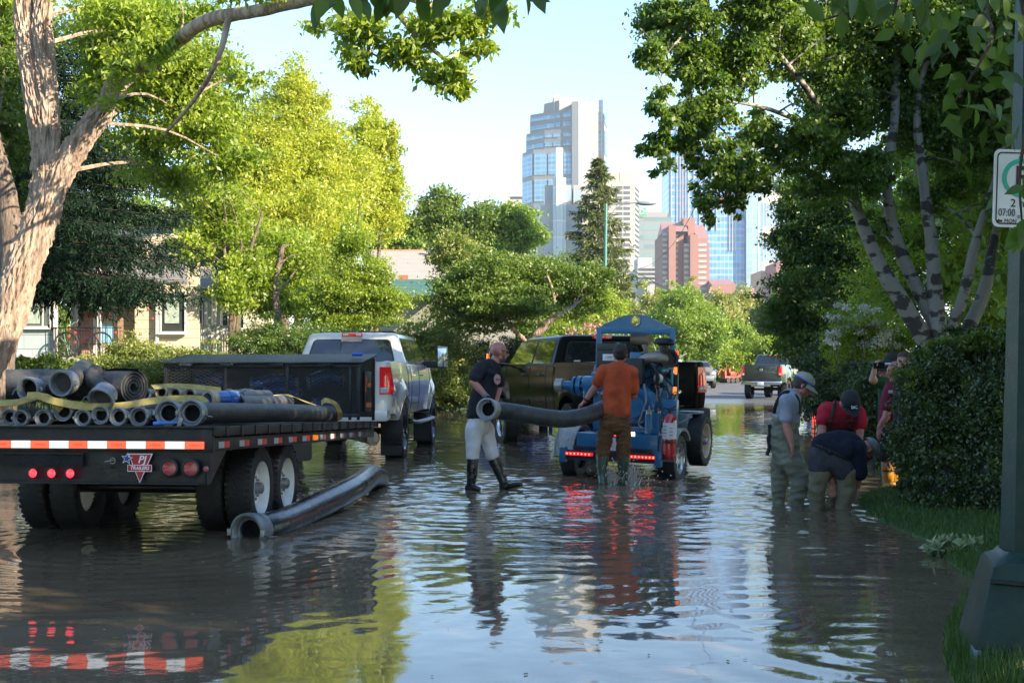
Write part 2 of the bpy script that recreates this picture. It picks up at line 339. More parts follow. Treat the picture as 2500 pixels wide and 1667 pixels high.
for q, ((xl, xc, zt), zl) in enumerate(zip(steps, (960, 362, 314))):
    zb = Z_(zl) if q else 5; zt_ = Z_(zt+5)
    cuts = np.linspace(zb, zt_, {0: 8, 1: 2, 2: 2}[q]+1)
    for c0, c1 in zip(cuts[:-1], cuts[1:]):
        panel_strip(gm, (xl+1, 25.2), (xc-1.5, 8.9), c0+2.5, c1-1.2, .5)
        for (f0, f1) in ((.03, .48), (.54, .97)) if xc < 1340 else ((.05, .95),):
            w0 = xc+(1370-xc)*f0; w1 = xc+(1370-xc)*f1
            g0 = 8-8*(w0-xc)/(1398-xc); g1 = 8-8*(w1-xc)/(1398-xc); panel_strip(gm, (w0, g0), (w1, g1), c0+2.5, c1-1.2, .5)
        panel_strip(gm, (1376, 8-8*(1376-xc)/(1398-xc)), (1395, 8-8*(1395-xc)/(1398-xc)), c0+2.5, c1-1.2, .5)
for c0 in range(5, 205, 24):
    panel_strip(gm, (1464, 23.4), (1477, 20.3), c0+2, c0+22, .5); panel_strip(gm, (1481, 22.5), (1491, 38.7), c0+2, c0+22, .5)
gm.build('window_wall', blueglass, r, smooth=0)
rf = MB()
for x0, x1, zt, y0, y1 in ((1350, 1420, 238, 14, 40), (1352, 1368, 231, 10, 12), (1418, 1462, 248, 20, 50)): block(rf, x0, x1, zt, y0, y1, zb=Z_(262))
for px, zt in ((1342, 206), (1436, 222), (1464, 210)): rf.cyl((X_(px), 22, Z_(250)), (X_(px), 22, Z_(zt)), .35, n=6)
rf.build('roof_plant', granite, r, smooth=0)
# --- low grey stone tower with a white fin in front of it
r = twr('office_tower', 'lower pale stone tower with a tall white fin in front of the tallest tower')
a = MB(); block(a, 1318, 1420, 500, -90, -40); block(a, 1330, 1395, 452, -88, -50); block(a, 1312, 1425, 560, -95, -40); block(a, 1400, 1420, 452, -85, -50)
a.build('wall', glass('pale_stone_grid', (.24, .31, .36), .4, 0, (11, 12), (.31, .305, .295), (.3, .35)), r, smooth=0)
b = MB(); block(b, 1358, 1374, 361, -100, -70); block(b, 1350, 1382, 434, -98, -60); b.build('fin', glass('fin_glass', (.44, .52, .55), .2, 0, (2.4, 12), (.72, .70, .68), (.12, .06)), r, smooth=0)
# --- cream tower with dark punched windows
r = twr('office_tower', 'cream stone office block with rows of small dark windows right of the tall tower')
DCr = 920.; a = MB(); x0, x1 = X_(1478, DCr), X_(1549, DCr); yb = -150; z1 = Z_(420, DCr); a.box(((x0+x1)/2, yb+25, z1/2), (x1-x0, 50, z1)); a.add([(x1, yb, -5), (x1+5.5, yb+26, -5), (x1+5.5, yb+50, -5), (x1, yb+50, -5), (x1, yb, z1-2), (x1+5.5, yb+26, z1-2), (x1+5.5, yb+50, z1-2), (x1, yb+50, z1-2)], [(0, 1, 5, 4), (1, 2, 6, 5), (4, 5, 6, 7)])
a.build('wall', mat('cream_stone', (.42, .38, .325), .7, var=.04, vs=.2), r, smooth=0)
dog = mat('dark_office_glass', (.09, .095, .11), .15, var=.2, vs=.3); front, sidew = [], []; z = Z_(458, DCr)
while z > 12:
    for i in range(2):
        front.append(((x0+5.2+i*5.2+4.2, yb-.05, z), (4.3, .4, 1.9), 0))
    for j in range(6):
        t = (j+.7)/6.5; sidew.append(((x1+5.5*t+.1, yb+26*t-.1, z), (.5, 1.6, 1.9), math.atan2(26, 5.5)-math.pi/2))
    z -= 3.55
wins(r, dog, front+sidew)
a = MB(); a.box((x1-9.8, yb-.1, (Z_(440, DCr)+Z_(422, DCr))/2+1), (.3, .3, 9)); a.build('pilaster', MATS['cream_stone'], r, 0)
# --- grey green banded office block with a bank sign
r = twr('office_building', 'grey green banded office block with a small green sign at its roof', 'office building')
a = MB(); block(a, 1556, 1640, 530, 0, 50); a.build('wall', glass('green_bands', (.17, .24, .24), .3, 0, (26, 7.4), (.20, .21, .21), (.02, .12), (.55, (.22, .25, .245))), r, smooth=0)
a = MB(); block(a, 1560, 1630, 518, 6, 44); a.build('roof_plant', mat('roof_plant_grey', (.28, .27, .27), .7), r, smooth=0)
a = MB(); a.box((X_(1566), -1, Z_(518)), (6.5, 1.2, 6.5)); s_ = a.build('sign', mat('bank_green', (.05, .42, .12), .5), r, smooth=0)
text_mesh('D', 6, (X_(1567), -1.8, Z_(518)), (R(90), 0, 0), mat('sign_white', (.8, .8, .8), .5), 'letter', r, .1)
# --- low white office
r = twr('office_building', 'low white office with three rows of dark windows and an arched penthouse', 'office building')
a = MB(); block(a, 1556, 1612, 652, -200, -150); block(a, 1557, 1592, 629, -196, -170); a.build('wall', mat('white_office', (.42, .42, .42), .6, var=.03), r, smooth=0)
wins(r, dog, [((X_(1561+j*3.5, 870), -200.1, Z_(658+k*10.5, 870)), (.7, .4, 1.5), 0) for k in range(4) for j in range(14)])
# --- blue glass tower behind the birch
r = twr('office_tower', 'wide blue glass tower with white vertical fins partly behind the birch leaves')
bl2 = glass('sky_blue_bands', (.10, .27, .60), .1, .25, (3.1, 5.2), (.55, .62, .70), (.05, .0), (.66, (.27, .33, .40)))
a = MB(); block(a, 1632, 1822, 288, 10, 60); a.build('window_wall', bl2, r, smooth=0)
a = MB(); block(a, 1822, 1851, 330, 4, 60); a.build('corner_bay', glass('corner_glass', (.24, .36, .46), .1, .2, (5, 5.2), (.36, .39, .41), (.08, .1)), r, smooth=0)
a = MB()
for px in list(range(1642, 1760, 14))+[1664, 1671, 1678]: a.box((X_(px), 9.5, Z_(430)), (.55, 1, Z_(300)-Z_(560)))
for px in (1786, 1793, 1800): a.box((X_(px), 9.5, Z_(480)), (.5, 1, Z_(300)-Z_(560)))
a.add([(X_(1851), 4, -5), (X_(1857), 4, -5), (X_(1857), 60, -5), (X_(1851), 60, -5), (X_(1853), 4, Z_(330)), (X_(1859), 4, Z_(330)), (X_(1859), 60, Z_(330)), (X_(1853), 60, Z_(330))], [(0, 1, 5, 4), (1, 2, 6, 5), (4, 5, 6, 7), (0, 3, 7, 4)])
a.build('fins', mat('white_fin', (.44, .44, .44), .4, var=.02), r, smooth=0)
r = twr('office_tower', 'pale blue tower with thin white fins at the right behind dark leaves')
a = MB(); block(a, 1862, 1935, 425, 90, 140); a.build('window_wall', glass('pale_blue_fins', (.20, .30, .46), .2, .1, (2.3, 30), (.40, .38, .36), (.22, .15), (.8, (.58, .50, .44))), r, smooth=0)
# --- brick hotel
r = twr('brick_building', 'red brick apartment tower with sloping roofs in front of the blue glass tower', 'apartment tower')
brick = mat('city_brick', (.30, .145, .115), .8, var=.06, vs=.5)
a = MB(); yb = -260; D2 = DB+yb
def bb(mb, x0, x1, zt, y0, y1, zb=-5):
    xa, xb = X_(x0, D2), X_(x1, D2); t = Z_(zt, D2); mb.box(((xa+xb)/2, yb+(y0+y1)/2, (t+zb)/2), (xb-xa, y1-y0, t-zb))
bb(a, 1616, 1648, 572, 0, 40); bb(a, 1631, 1648, 552, -4, 40); bb(a, 1648, 1668, 580, 3, 40); bb(a, 1668, 1683, 596, -2, 36); bb(a, 1682, 1701, 575, -6, 36); bb(a, 1673, 1701, 529, 8, 36); bb(a, 1636, 1684, 548, 8, 38); bb(a, 1700, 1726, 583, -3, 36); bb(a, 1726, 1735, 590, 6, 40)
a.build('wall', brick, r, smooth=0)
a = MB()
def slope(mb, x0, x1, zt, zb, yf, yk, inset=6):
    xa, xb = X_(x0, D2), X_(x1, D2); i = (inset/FPX*D2); b_, t_ = Z_(zb, D2), Z_(zt, D2)
    mb.add([(xa, yb+yf, b_), (xb, yb+yf, b_), (xb, yb+yk, t_), (xa+i, yb+yk, t_), (xa, yb+yk, b_), (xb, yb+yk, b_)], [(0, 1, 2, 3), (0, 3, 4), (1, 5, 2), (3, 2, 5, 4)])
slope(a, 1616, 1674, 532, 570, 1, 26, 9); slope(a, 1648, 1679, 551, 566, -2, 6, 0); slope(a, 1701, 1730, 540, 583, -2, 22, 0)
slope(a, 1726, 1784, 680, 700, -20, 6, 4); slope(a, 1780, 1840, 708, 722, -24, 0, 2)
a.build('roof', mat('red_metal_roof', (.33, .18, .165), .45, var=.1, vs=.4), r, smooth=0)
a = MB(); bb(a, 1724, 1782, 700, -22, 30); bb(a, 1782, 1838, 722, -26, 20); a.build('podium', brick, r, smooth=0)
for nm, cols in (('windows', ((1617, 1629, 0), (1649, 1656, 3), (1669, 1681, -2), (1703, 1723, -3))),):
    WL = []; zz = 572
    for k in range(11):
        for (c0, c1, yy) in cols:
            if zz < 588 and c0 in (1669, 1703): continue
            xa, xb = X_(c0, D2), X_(c1, D2); WL.append((((xa+xb)/2, yb+yy-.1, Z_(zz, D2)), (xb-xa, .5, 1.7), 0))
        zz += 13.4
    wins(r, mat('hotel_glass', (.30, .31, .29), .25, var=.25, vs=.4), WL)
r = twr('office_building', 'low beige office block with long balconies between the blue tower and the birch', 'office building')
a = MB(); block(a, 1857, 1893, 661, -120, -80); a.build('wall', mat('beige_office', (.44, .32, .23), .7, var=.04), r, smooth=0)
wins(r, dog, [((X_(1874, 950), -120.2, Z_(691+k*12.5, 950)), (7.6, .6, 1.3), 0) for k in range(4)])
r = twr('brick_building', 'dull red brick block at the right edge of the skyline behind leaves', 'apartment tower')
a = MB(); block(a, 1895, 1960, 640, -150, -110); block(a, 1886, 1925, 700, -160, -150); a.build('wall', mat('city_brick_dull', (.27, .13, .115), .8, var=.08, vs=.4), r, smooth=0)
wins(r, MATS['hotel_glass'], [((X_(1912, 920), -150.2, Z_(664+k*14, 920)), (3.2, .4, 2), 0) for k in range(5)])
r = twr('office_tower', 'pale tower with a pyramid roof left of the tallest tower, above the trees')
a = MB(); x0, x1 = X_(1232, 1400), X_(1280, 1400); a.box(((x0+x1)/2, 350, Z_(485, 1400)/2), (x1-x0, 30, Z_(485, 1400))); a.build('wall', mat('faint_stone', (.40, .34, .31), .7, var=.04, vs=.1), r, smooth=0)
a = MB(); xm = (x0+x1)/2+6; zt = Z_(432, 1400); zb = Z_(478, 1400)
a.add([(xm-11, 336, zb), (xm+11, 336, zb), (xm+11, 360, zb), (xm-11, 360, zb), (xm, 348, zt)], [(0, 1, 4), (1, 2, 4), (2, 3, 4), (3, 0, 4)]); a.build('roof', mat('faint_roof', (.55, .62, .66), .3, var=.03), r, smooth=0)
for (x0, x1, zt, lb) in ((1008, 1046, 484, 'plain pale concrete block above the trees at left of the skyline'), (1226, 1236, 512, 'narrow grey block above the trees left of the tall tower')):
    r = twr('office_building', lb, 'office building'); a = MB(); block(a, x0, x1, zt, 0, 30); a.build('wall', glass('concrete_ribs', (.26, .27, .28), .6, 0, (8, 60), (.38, .37, .35), (.3, .02)) , r, smooth=0)
# ---------------------------------------------------------------- plants
def leaf_mat(name, ca, cb, trans=.4, tcol=None, rough=.5, gloss=.035):
    m = bpy.data.materials.new(name); m.use_nodes = True; n = m.node_tree; N = n.nodes; L = n.links
    for q in list(N):
        if q.type != 'OUTPUT_MATERIAL': N.remove(q)
    out = [q for q in N if q.type == 'OUTPUT_MATERIAL'][0]
    at_ = N.new('ShaderNodeAttribute'); at_.attribute_name = 'rnd'
    cr = N.new('ShaderNodeValToRGB'); cr.color_ramp.elements[0].color = (*ca, 1); cr.color_ramp.elements[1].color = (*cb, 1); L.new(at_.outputs['Fac'], cr.inputs[0])
    d = N.new('ShaderNodeBsdfDiffuse'); L.new(cr.outputs[0], d.inputs[0]); t = N.new('ShaderNodeBsdfTranslucent')
    hs = N.new('ShaderNodeMix'); hs.data_type = 'RGBA'; hs.blend_type = 'MULTIPLY'; hs.inputs[0].default_value = 1; L.new(cr.outputs[0], hs.inputs[6])
    hs.inputs[7].default_value = (*(tcol or (1.5, 1.55, .7)), 1); L.new(hs.outputs[2], t.inputs[0])
    mx = N.new('ShaderNodeMixShader'); mx.inputs[0].default_value = trans; L.new(d.outputs[0], mx.inputs[1]); L.new(t.outputs[0], mx.inputs[2])
    g = N.new('ShaderNodeBsdfGlossy'); g.inputs['Roughness'].default_value = rough; g.inputs[0].default_value = (1, 1, 1, 1)
    m2 = N.new('ShaderNodeMixShader'); m2.inputs[0].default_value = gloss; L.new(mx.outputs[0], m2.inputs[1]); L.new(g.outputs[0], m2.inputs[2])
    L.new(m2.outputs[0], out.inputs[0]); return m
LM = dict(
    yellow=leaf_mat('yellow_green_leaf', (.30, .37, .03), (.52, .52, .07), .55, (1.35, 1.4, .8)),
    mid=leaf_mat('mid_green_leaf', (.085, .15, .02), (.19, .26, .04), .42),
    fresh=leaf_mat('fresh_green_leaf', (.16, .25, .022), (.33, .40, .045), .50),
    dark=leaf_mat('dark_green_leaf', (.045, .10, .016), (.13, .205, .034), .42),
    birch=leaf_mat('birch_leaf', (.06, .13, .016), (.19, .275, .038), .46),
    olive=leaf_mat('olive_leaf', (.21, .24, .075), (.36, .37, .13), .40),
    far=leaf_mat('far_green_leaf', (.16, .26, .04), (.28, .37, .07), .42),
    hedge=leaf_mat('hedge_leaf', (.030, .058, .013), (.085, .130, .028), .22, rough=.42, gloss=.055),
    shrub=leaf_mat('shrub_leaf', (.13, .19, .035), (.28, .30, .075), .35),
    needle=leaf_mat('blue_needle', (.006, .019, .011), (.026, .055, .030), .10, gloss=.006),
    needle2=leaf_mat('green_needle', (.07, .10, .032), (.17, .20, .065), .25),
    juniper=leaf_mat('juniper_needle', (.02, .045, .018), (.05, .09, .03), .15),
    white=leaf_mat('white_blossom', (.55, .52, .44), (.8, .78, .7), .3, (1, 1, 1)),
    pink=leaf_mat('pink_blossom', (.55, .16, .2), (.75, .38, .4), .3, (1, 1, 1)),
    near=leaf_mat('near_leaf', (.045, .095, .016), (.10, .165, .03), .5),
    grass=leaf_mat('grass_blade', (.035, .085, .014), (.10, .17, .03), .3),
    variegated=leaf_mat('variegated_leaf', (.10, .17, .06), (.50, .52, .34), .25))
def bark_mat(name, ca, cb, sc_=(9, 9, 1.6), bump=1.5, vs=3.2):
    return mat(name, ca, .9, col2=cb, vs=vs, bump=bump, bs=vs*2.2, stretch=sc_, detail=8)
BK = dict(tan=bark_mat('tan_bark', (.46, .355, .27), (.22, .155, .11), (5, 5, .8), 2.4, 2.2), dark=bark_mat('dark_bark', (.13, .09, .065), (.05, .035, .027)),
          grey=bark_mat('grey_bark', (.24, .18, .14), (.09, .065, .05)), birch=mat('birch_bark', (.29, .26, .23), .7, col2=(.05, .042, .036), vs=2.6, bump=1, bs=9, stretch=(1.2, 1.2, 2.2), detail=9))
_cr = [q for q in BK['birch'].node_tree.nodes if q.type == 'VALTORGB'][0]; _cr.color_ramp.elements[0].position = .44; _cr.color_ramp.elements[1].position = .485
LEAFK = 2.4
TWMAX = 3.6
def unit(v): return v/np.maximum(1e-9, np.linalg.norm(v, axis=-1, keepdims=True))
def leaf_quads(P, size, rng, droop=.35, wid=.5, dirs=None, jitter=.3):
    n = len(P); d = rng.normal(size=(n, 3)) if dirs is None else dirs+rng.normal(size=(n, 3))*jitter
    d[:, 2] -= droop; d = unit(d); q = rng.normal(size=(n, 3)); q[:, 2] += .9; s = unit(np.cross(d, q)); nn = np.cross(s, d)
    S = (size*rng.uniform(.5, 1.45, n))[:, None]
    V = np.stack([P, P+d*S*.45+s*S*wid*.5+nn*S*.08, P+d*S, P+d*S*.45-s*S*wid*.5+nn*S*.08], 1).reshape(-1, 3)
    F = np.arange(4*n).reshape(n, 4); return V, F
def crown(parent, root, blobs, n, size, m, seed=0, droop=.35, clump=.2, wid=.5, name='crown', clumps=1., shell=.62, bright=0., spread=True):
    """blobs: (centre, (rx, ry, rz), weight)"""
    n = int(n*LEAFK); size *= .86; blobs = [(c, tuple(q*1.16 for q in r), w) for c, r, w in blobs] if spread else blobs
    rng = np.random.RandomState(seed); W = np.array([b[2]*(b[1][0]*b[1][1]*b[1][2])**.62 for b in blobs]); W = W/W.sum(); allP = []; rn = []
    for (c, r, _), w in zip(blobs, W):
        k = int(n*w); nc = max(8, int(k/110*clumps)); dirs = unit(rng.normal(size=(nc, 3))); rad = rng.uniform(0, 1, nc)**shell*(1+.30*np.maximum(0, rng.normal(size=nc)-.6))
        C = dirs*rad[:, None]*(1-clump*.5); cs = rng.uniform(.5, 1.4, nc); idx = rng.choice(nc, k, p=cs/cs.sum())
        loc = rng.normal(size=(k, 3))*clump*np.array([.72, .72, .46])*cs[idx][:, None]
        P = (C[idx]+loc)*np.array(r)+np.array(c); allP.append(P); rn.append(np.clip(.5+.26*rng.normal(size=nc)[idx]+.13*rng.normal(size=k)+bright, 0, 1))
    P = np.concatenate(allP); rn = np.concatenate(rn); V, F = leaf_quads(P, size, rng, droop, wid)
    V = V-np.array(root.location)[None, :]
    o = np_mesh(name, V, F, m, root, attr=np.repeat(rn, 4)); return o
def limb(mb, pts, r0, r1, n=9, rough=.06, seed=0, k=6):
    P = smooth_path(pts, k); r = random.Random(seed); m = len(P)
    rad = [(r0+(r1-r0)*i/(m-1))*(1+r.uniform(-rough, rough)) for i in range(m)]; mb.tube(P, rad, n)
def ridged(mb, pts, r0, r1, n=12, seed=0, k=7):
    """trunk with real bark ridges"""
    P = smooth_path(pts, 26); m = len(P); n = 84; r = np.random.RandomState(seed); th = np.linspace(0, 2*np.pi, n, False); S = np.cumsum([0]+[(P[i+1]-P[i]).length for i in range(m-1)]); T_, Y_ = np.meshgrid(th, S); D = np.zeros_like(T_)
    for i in range(14):
        a = r.randint(5, 17); b = r.uniform(2., 9.)*r.choice([-1, 1]); D += (1-np.abs(np.sin((a*T_+b*Y_+1.3*np.sin(3*T_+1.7*Y_+i)+r.uniform(0, 6))/1.)))**2/14
    D = (D-D.mean())/D.std()*.016+.03*np.sin(2*T_+Y_*.9+seed)*r0; t = (P[1]-P[0]).normalized(); u = Vector((1, 0, 0)); vs = []
    for i, p in enumerate(P):
        t = (P[min(i+1, m-1)]-P[max(i-1, 0)]).normalized(); u = (u-t*u.dot(t)).normalized(); w = t.cross(u); rr = r0+(r1-r0)*i/(m-1)
        vs += [p+(u*math.cos(th[j])+w*math.sin(th[j]))*(rr+D[i, j]) for j in range(n)]
    mb.add(vs, [(i*n+j, i*n+(j+1) % n, (i+1)*n+(j+1) % n, (i+1)*n+j) for i in range(m-1) for j in range(n)]+[tuple((m-1)*n+j for j in range(n))])
def px_blob(px, py, rx, ry, d, w=1., dep=None):
    s = d/FPX; return (at(px, py, d), (rx*s, (dep if dep is not None else (rx+ry)/2*s), ry*s), w)
def tree(name, label, base, paths, blobs, n, size, lm, bk='grey', group=None, seed=0, twigs=6, cat='tree', **kw):
    b = Vector(base); b.z = min(b.z, float(gz(b.x, b.y))) if b.z < 90 else b.z
    r = empty(name, b, (0, 0, 0), label, cat, group); mb = MB(); rnd = random.Random(seed)
    for pts, r0, r1 in paths: (ridged if bk in ('tan',) and r0 > .2 else limb)(mb, pts, r0, r1, 12, seed=seed, k=7)
    P0 = [Vector(p) for pts, _, _ in paths for p in smooth_path(pts, 4)]
    for c, rr, w in blobs:
        c = Vector(c)
        for t in range(max(1, int(twigs*w))):
            e = c+Vector((rnd.gauss(0, .45)*rr[0], rnd.gauss(0, .45)*rr[1], rnd.gauss(0, .45)*rr[2]))
            s_ = min(P0, key=lambda q: (q-e).length*(.8+.4*rnd.random())+max(0, q.z-e.z)*.5); D = (e-s_).length
            if D > TWMAX: continue
            mid = s_.lerp(e, .5)+Vector((rnd.gauss(0, .07)*D, rnd.gauss(0, .07)*D, .10*D)); r0 = min(.012+.010*D, .045)
            limb(mb, [s_, mid, e], r0, .007, 5, .1, rnd.random(), 3)
    if mb.v: world_child(mb.build('trunk', BK[bk], None, 60), r)
    crown(r, r, blobs, n, size, lm if not isinstance(lm, str) else LM[lm], seed, **kw); return r
def spruce(name, label, base, h, r0, zlow, nb, lm, seed=0, group=None, q=.13, ntw=26, trunk_r=.16, sag=.35, cat='spruce tree', pw=.85):
    rng = np.random.RandomState(seed); b = Vector(base); r = empty(name, b, (0, 0, 0), label, cat, group); mb = MB()
    limb(mb, [(0, 0, -.3), (0, 0, h*.5), (0, 0, h*.99)], trunk_r, .02, 8); P = []; D = []
    for i in range(nb):
        t = (i+rng.rand())/nb; z = zlow+(h-zlow)*t**.9; L = r0*(1-(z-zlow)/(h-zlow))**pw*rng.uniform(.72, 1.12)+.12; ph = rng.rand()*6.283; u = np.array([math.cos(ph), math.sin(ph), 0])
        m = 9; s = np.linspace(0, 1, m); curve = np.stack([u[0]*L*s, u[1]*L*s, z+L*(.10*s-sag*s*s+.12*s**4)], -1)
        mb.tube([tuple(c) for c in curve], [max(.006, .028*(1-q_)*min(1, L)) for q_ in s], 4); w = np.array([-u[1], u[0], 0])
        nt_ = int(ntw*max(.35, L/r0)); tt = rng.uniform(.12, 1, nt_)
        for a in tt:
            p0 = np.array([np.interp(a, s, curve[:, k]) for k in range(3)]); sgn = rng.choice([-1, 1]); l2 = .34*L*(1.15-a)*rng.uniform(.5, 1.1)+.08
            d2 = unit(u*rng.uniform(.5, .9)+w*sgn*rng.uniform(.5, 1)+np.array([0, 0, -rng.uniform(.1, .55)])); kq = max(3, int(l2/(q*.30)))
            ss = np.linspace(0, 1, kq); pp = p0+d2*l2*ss[:, None]; pp[:, 2] -= .12*l2*ss*ss; P.append(pp); D.append(np.repeat(d2[None]*.8+np.array([[0, 0, -.12]]), kq, 0))
            if rng.rand() < .3: pp = p0+np.array([0, 0, -1.])*l2*.6*ss[:, None]; P.append(pp); D.append(np.repeat(np.array([[0, 0, -1.]]), kq, 0))
    P = np.concatenate(P); D = np.concatenate(D); P = P+rng.normal(size=P.shape)*.02
    V, F = leaf_quads(P, q, rng, .05, .24, D, .38); rn = np.clip(.45+.22*rng.normal(size=len(P)), 0, 1)
    mb.build('trunk', BK['dark'], r, 60); np_mesh('crown', V, F, lm, r, attr=np.repeat(rn, 4)); return r
def G(x, y): return float(gz(x, y))
def AT(px, py, d, dz=0): v = at(px, py, d); v.z += dz; return v
# ---- big leaning tree on the left bank
d = 22; P = lambda px, py, dd=0: at(px, py, d+dd)
base = P(-130, 1010); base.z = G(base.x, base.y)
paths = [([base+Vector((-.25, 0, -.2)), P(-55, 930), P(10, 800), P(60, 640), P(105, 520), P(118, 450)], .30, .24),
         ([P(105, 500), P(112, 400), P(88, 250), P(66, 120), P(56, 0), P(60, -150)], .21, .11),
         ([P(112, 420), P(116, 300), P(108, 150), P(104, 40), P(130, -160)], .21, .12),
         ([P(100, 530), P(150, 420), P(200, 340), P(262, 258)], .22, .17),
         ([P(250, 275), P(300, 170), P(380, 150, -.5), P(440, 95, -1.5), P(510, 50, -2.5), P(640, 25, -3.5), P(760, 0, -4.2), P(900, -30, -5), P(1040, 10, -5), P(1130, 60, -5)], .15, .035),
         ([P(960, 20, -5), P(1030, 100, -5), P(1090, 150, -5), P(1130, 210, -5)], .045, .012), ([P(860, 0, -4.6), P(880, 60, -4.6), P(905, 130, -4.6)], .035, .012),
         ([P(560, 40, -3), P(530, 150, -3), P(470, 250, -2), P(400, 330, -1)], .05, .02)]
bl = [px_blob(*q) for q in ((330, 60, 150, 90, 24.5, 1.2), (450, 170, 120, 90, 24, 1.1), (330, 200, 110, 90, 25, 1), (250, 120, 60, 110, 25, .7), (480, 300, 120, 80, 24, .9), (370, 340, 80, 50, 25, .6),
      (470, 40, 70, 50, 21, .5), (560, 150, 40, 50, 20, .22), (600, -30, 90, 30, 19, .35), (420, 420, 100, 60, 25, .5), (20, 10, 60, 30, 24, .5), (560, 380, 90, 60, 24, .45), (600, 200, 40, 50, 20, .2),
      (330, 40, 130, 60, 21.5, .7), (290, 170, 60, 60, 21.5, .3), (400, 110, 90, 50, 20.5, .5), (260, 250, 40, 30, 21.5, .15), (880, 80, 60, 60, 17, .8), (960, 130, 70, 40, 17, .8), (1060, 60, 80, 50, 17, .9), (1140, 60, 70, 50, 17, .7), (1170, 120, 50, 30, 17, .4), (1100, 170, 70, 30, 17, .6), (1130, 220, 45, 45, 17, .6),
      (870, 150, 50, 30, 17, .5), (770, 60, 50, 20, 17.5, .3), (660, -40, 80, 40, 18, .4), (1020, 150, 50, 25, 17, .4), (1190, 30, 60, 30, 17, .4), (1240, 40, 30, 20, 17, .2))]
tree('leaning_tree', 'huge leaning tree with sunlit furrowed bark and a bough arching over the street, left foreground', base, paths, bl, 27000, .118, 'fresh', 'tan', seed=3, twigs=1, clump=.32, droop=.5, wid=.46)
b2 = at(-8, 905, 25); b2.z = G(b2.x, b2.y)
tree('dark_trunk_tree', 'reddish brown shaded trunk standing behind the huge leaning tree at the left edge', b2, [([b2+Vector((-.1, 0, -.3)), at(5, 850, 25), at(28, 700, 25), at(20, 500, 25), at(-30, 300, 25)], .30, .16)],
     [px_blob(-20, 300, 110, 130, 26, 1), px_blob(-40, 80, 120, 120, 26, 1), px_blob(50, 480, 50, 60, 27, .3)], 9000, .12, 'mid', 'grey', seed=5)
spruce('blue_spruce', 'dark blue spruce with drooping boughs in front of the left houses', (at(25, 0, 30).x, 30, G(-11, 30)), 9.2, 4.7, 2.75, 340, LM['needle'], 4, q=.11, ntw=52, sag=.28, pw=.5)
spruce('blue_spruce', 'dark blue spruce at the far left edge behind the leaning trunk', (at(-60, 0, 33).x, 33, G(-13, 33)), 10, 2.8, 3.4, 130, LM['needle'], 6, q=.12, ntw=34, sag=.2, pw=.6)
# ---- tall yellow green trees
D_ = 50
def trunks(px, d, tops, r0=.16, yb=None):
    b = at(px, 902, d); b.z = G(b.x, b.y); return b, [([b-Vector((0, 0, .2)), (b+at(tx, ty, d))/2+Vector((.25*math.sin(i*2+px), 0, .3)), at(tx, ty, d)], r0, .03) for i, (tx, ty) in enumerate(tops)]
b, pt = trunks(700, D_, [(640, 330), (720, 240), (790, 380)], .2)
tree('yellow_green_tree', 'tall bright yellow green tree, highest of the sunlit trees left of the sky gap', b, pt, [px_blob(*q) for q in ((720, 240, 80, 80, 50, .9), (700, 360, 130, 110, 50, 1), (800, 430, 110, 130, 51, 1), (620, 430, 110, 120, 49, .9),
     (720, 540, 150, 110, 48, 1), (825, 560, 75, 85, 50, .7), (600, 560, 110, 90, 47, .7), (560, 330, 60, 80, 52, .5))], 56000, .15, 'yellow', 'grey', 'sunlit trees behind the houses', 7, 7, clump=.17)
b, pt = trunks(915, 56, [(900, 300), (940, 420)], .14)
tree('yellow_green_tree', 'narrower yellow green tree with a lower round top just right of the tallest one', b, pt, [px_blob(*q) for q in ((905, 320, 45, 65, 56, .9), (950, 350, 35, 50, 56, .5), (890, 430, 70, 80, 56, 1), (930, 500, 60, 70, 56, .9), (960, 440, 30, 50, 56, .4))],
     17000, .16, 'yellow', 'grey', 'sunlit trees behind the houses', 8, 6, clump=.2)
b, pt = trunks(560, 40, [(540, 560), (590, 600), (640, 520)], .14)
tree('boxelder_tree', 'loose green and yellow tree leaning over the white porch', b, pt+[([at(680, 800, 40), at(672, 700, 40), at(690, 600, 40)], .13, .07)], [px_blob(*q) for q in ((520, 520, 90, 70, 40, .8), (600, 660, 70, 60, 40, .8), (470, 440, 70, 60, 38, .6), (680, 640, 90, 80, 42, 1), (560, 720, 50, 50, 39, .45), (700, 740, 80, 40, 41, .7), (480, 600, 50, 40, 39, .35))],
     17000, .15, LM['fresh'], 'grey', seed=9, twigs=9, clump=.26)
b = at(843, 880, 39); b.z = G(b.x, b.y)
tree('young_lacy_tree', 'slender young tree with thin dark stem and lacy leaves, behind the white pickup', b, [([b, at(846, 780, 39), at(858, 650, 39), at(872, 560, 39), at(878, 490, 39)], .07, .015), ([at(848, 760, 39), at(800, 720, 39), at(770, 700, 39)], .03, .01), ([at(850, 770, 39), at(910, 740, 39), at(960, 735, 39)], .03, .01)],
     [px_blob(*q) for q in ((880, 720, 110, 40, 39, 1), (830, 700, 80, 60, 39, .9), (900, 660, 60, 40, 39, .6), (860, 600, 50, 60, 39, .6), (950, 740, 60, 30, 39, .6), (780, 750, 60, 40, 39, .6), (860, 780, 110, 25, 39, .7))], 15000, .10, LM['fresh'], 'dark', seed=10, twigs=7, clump=.24)
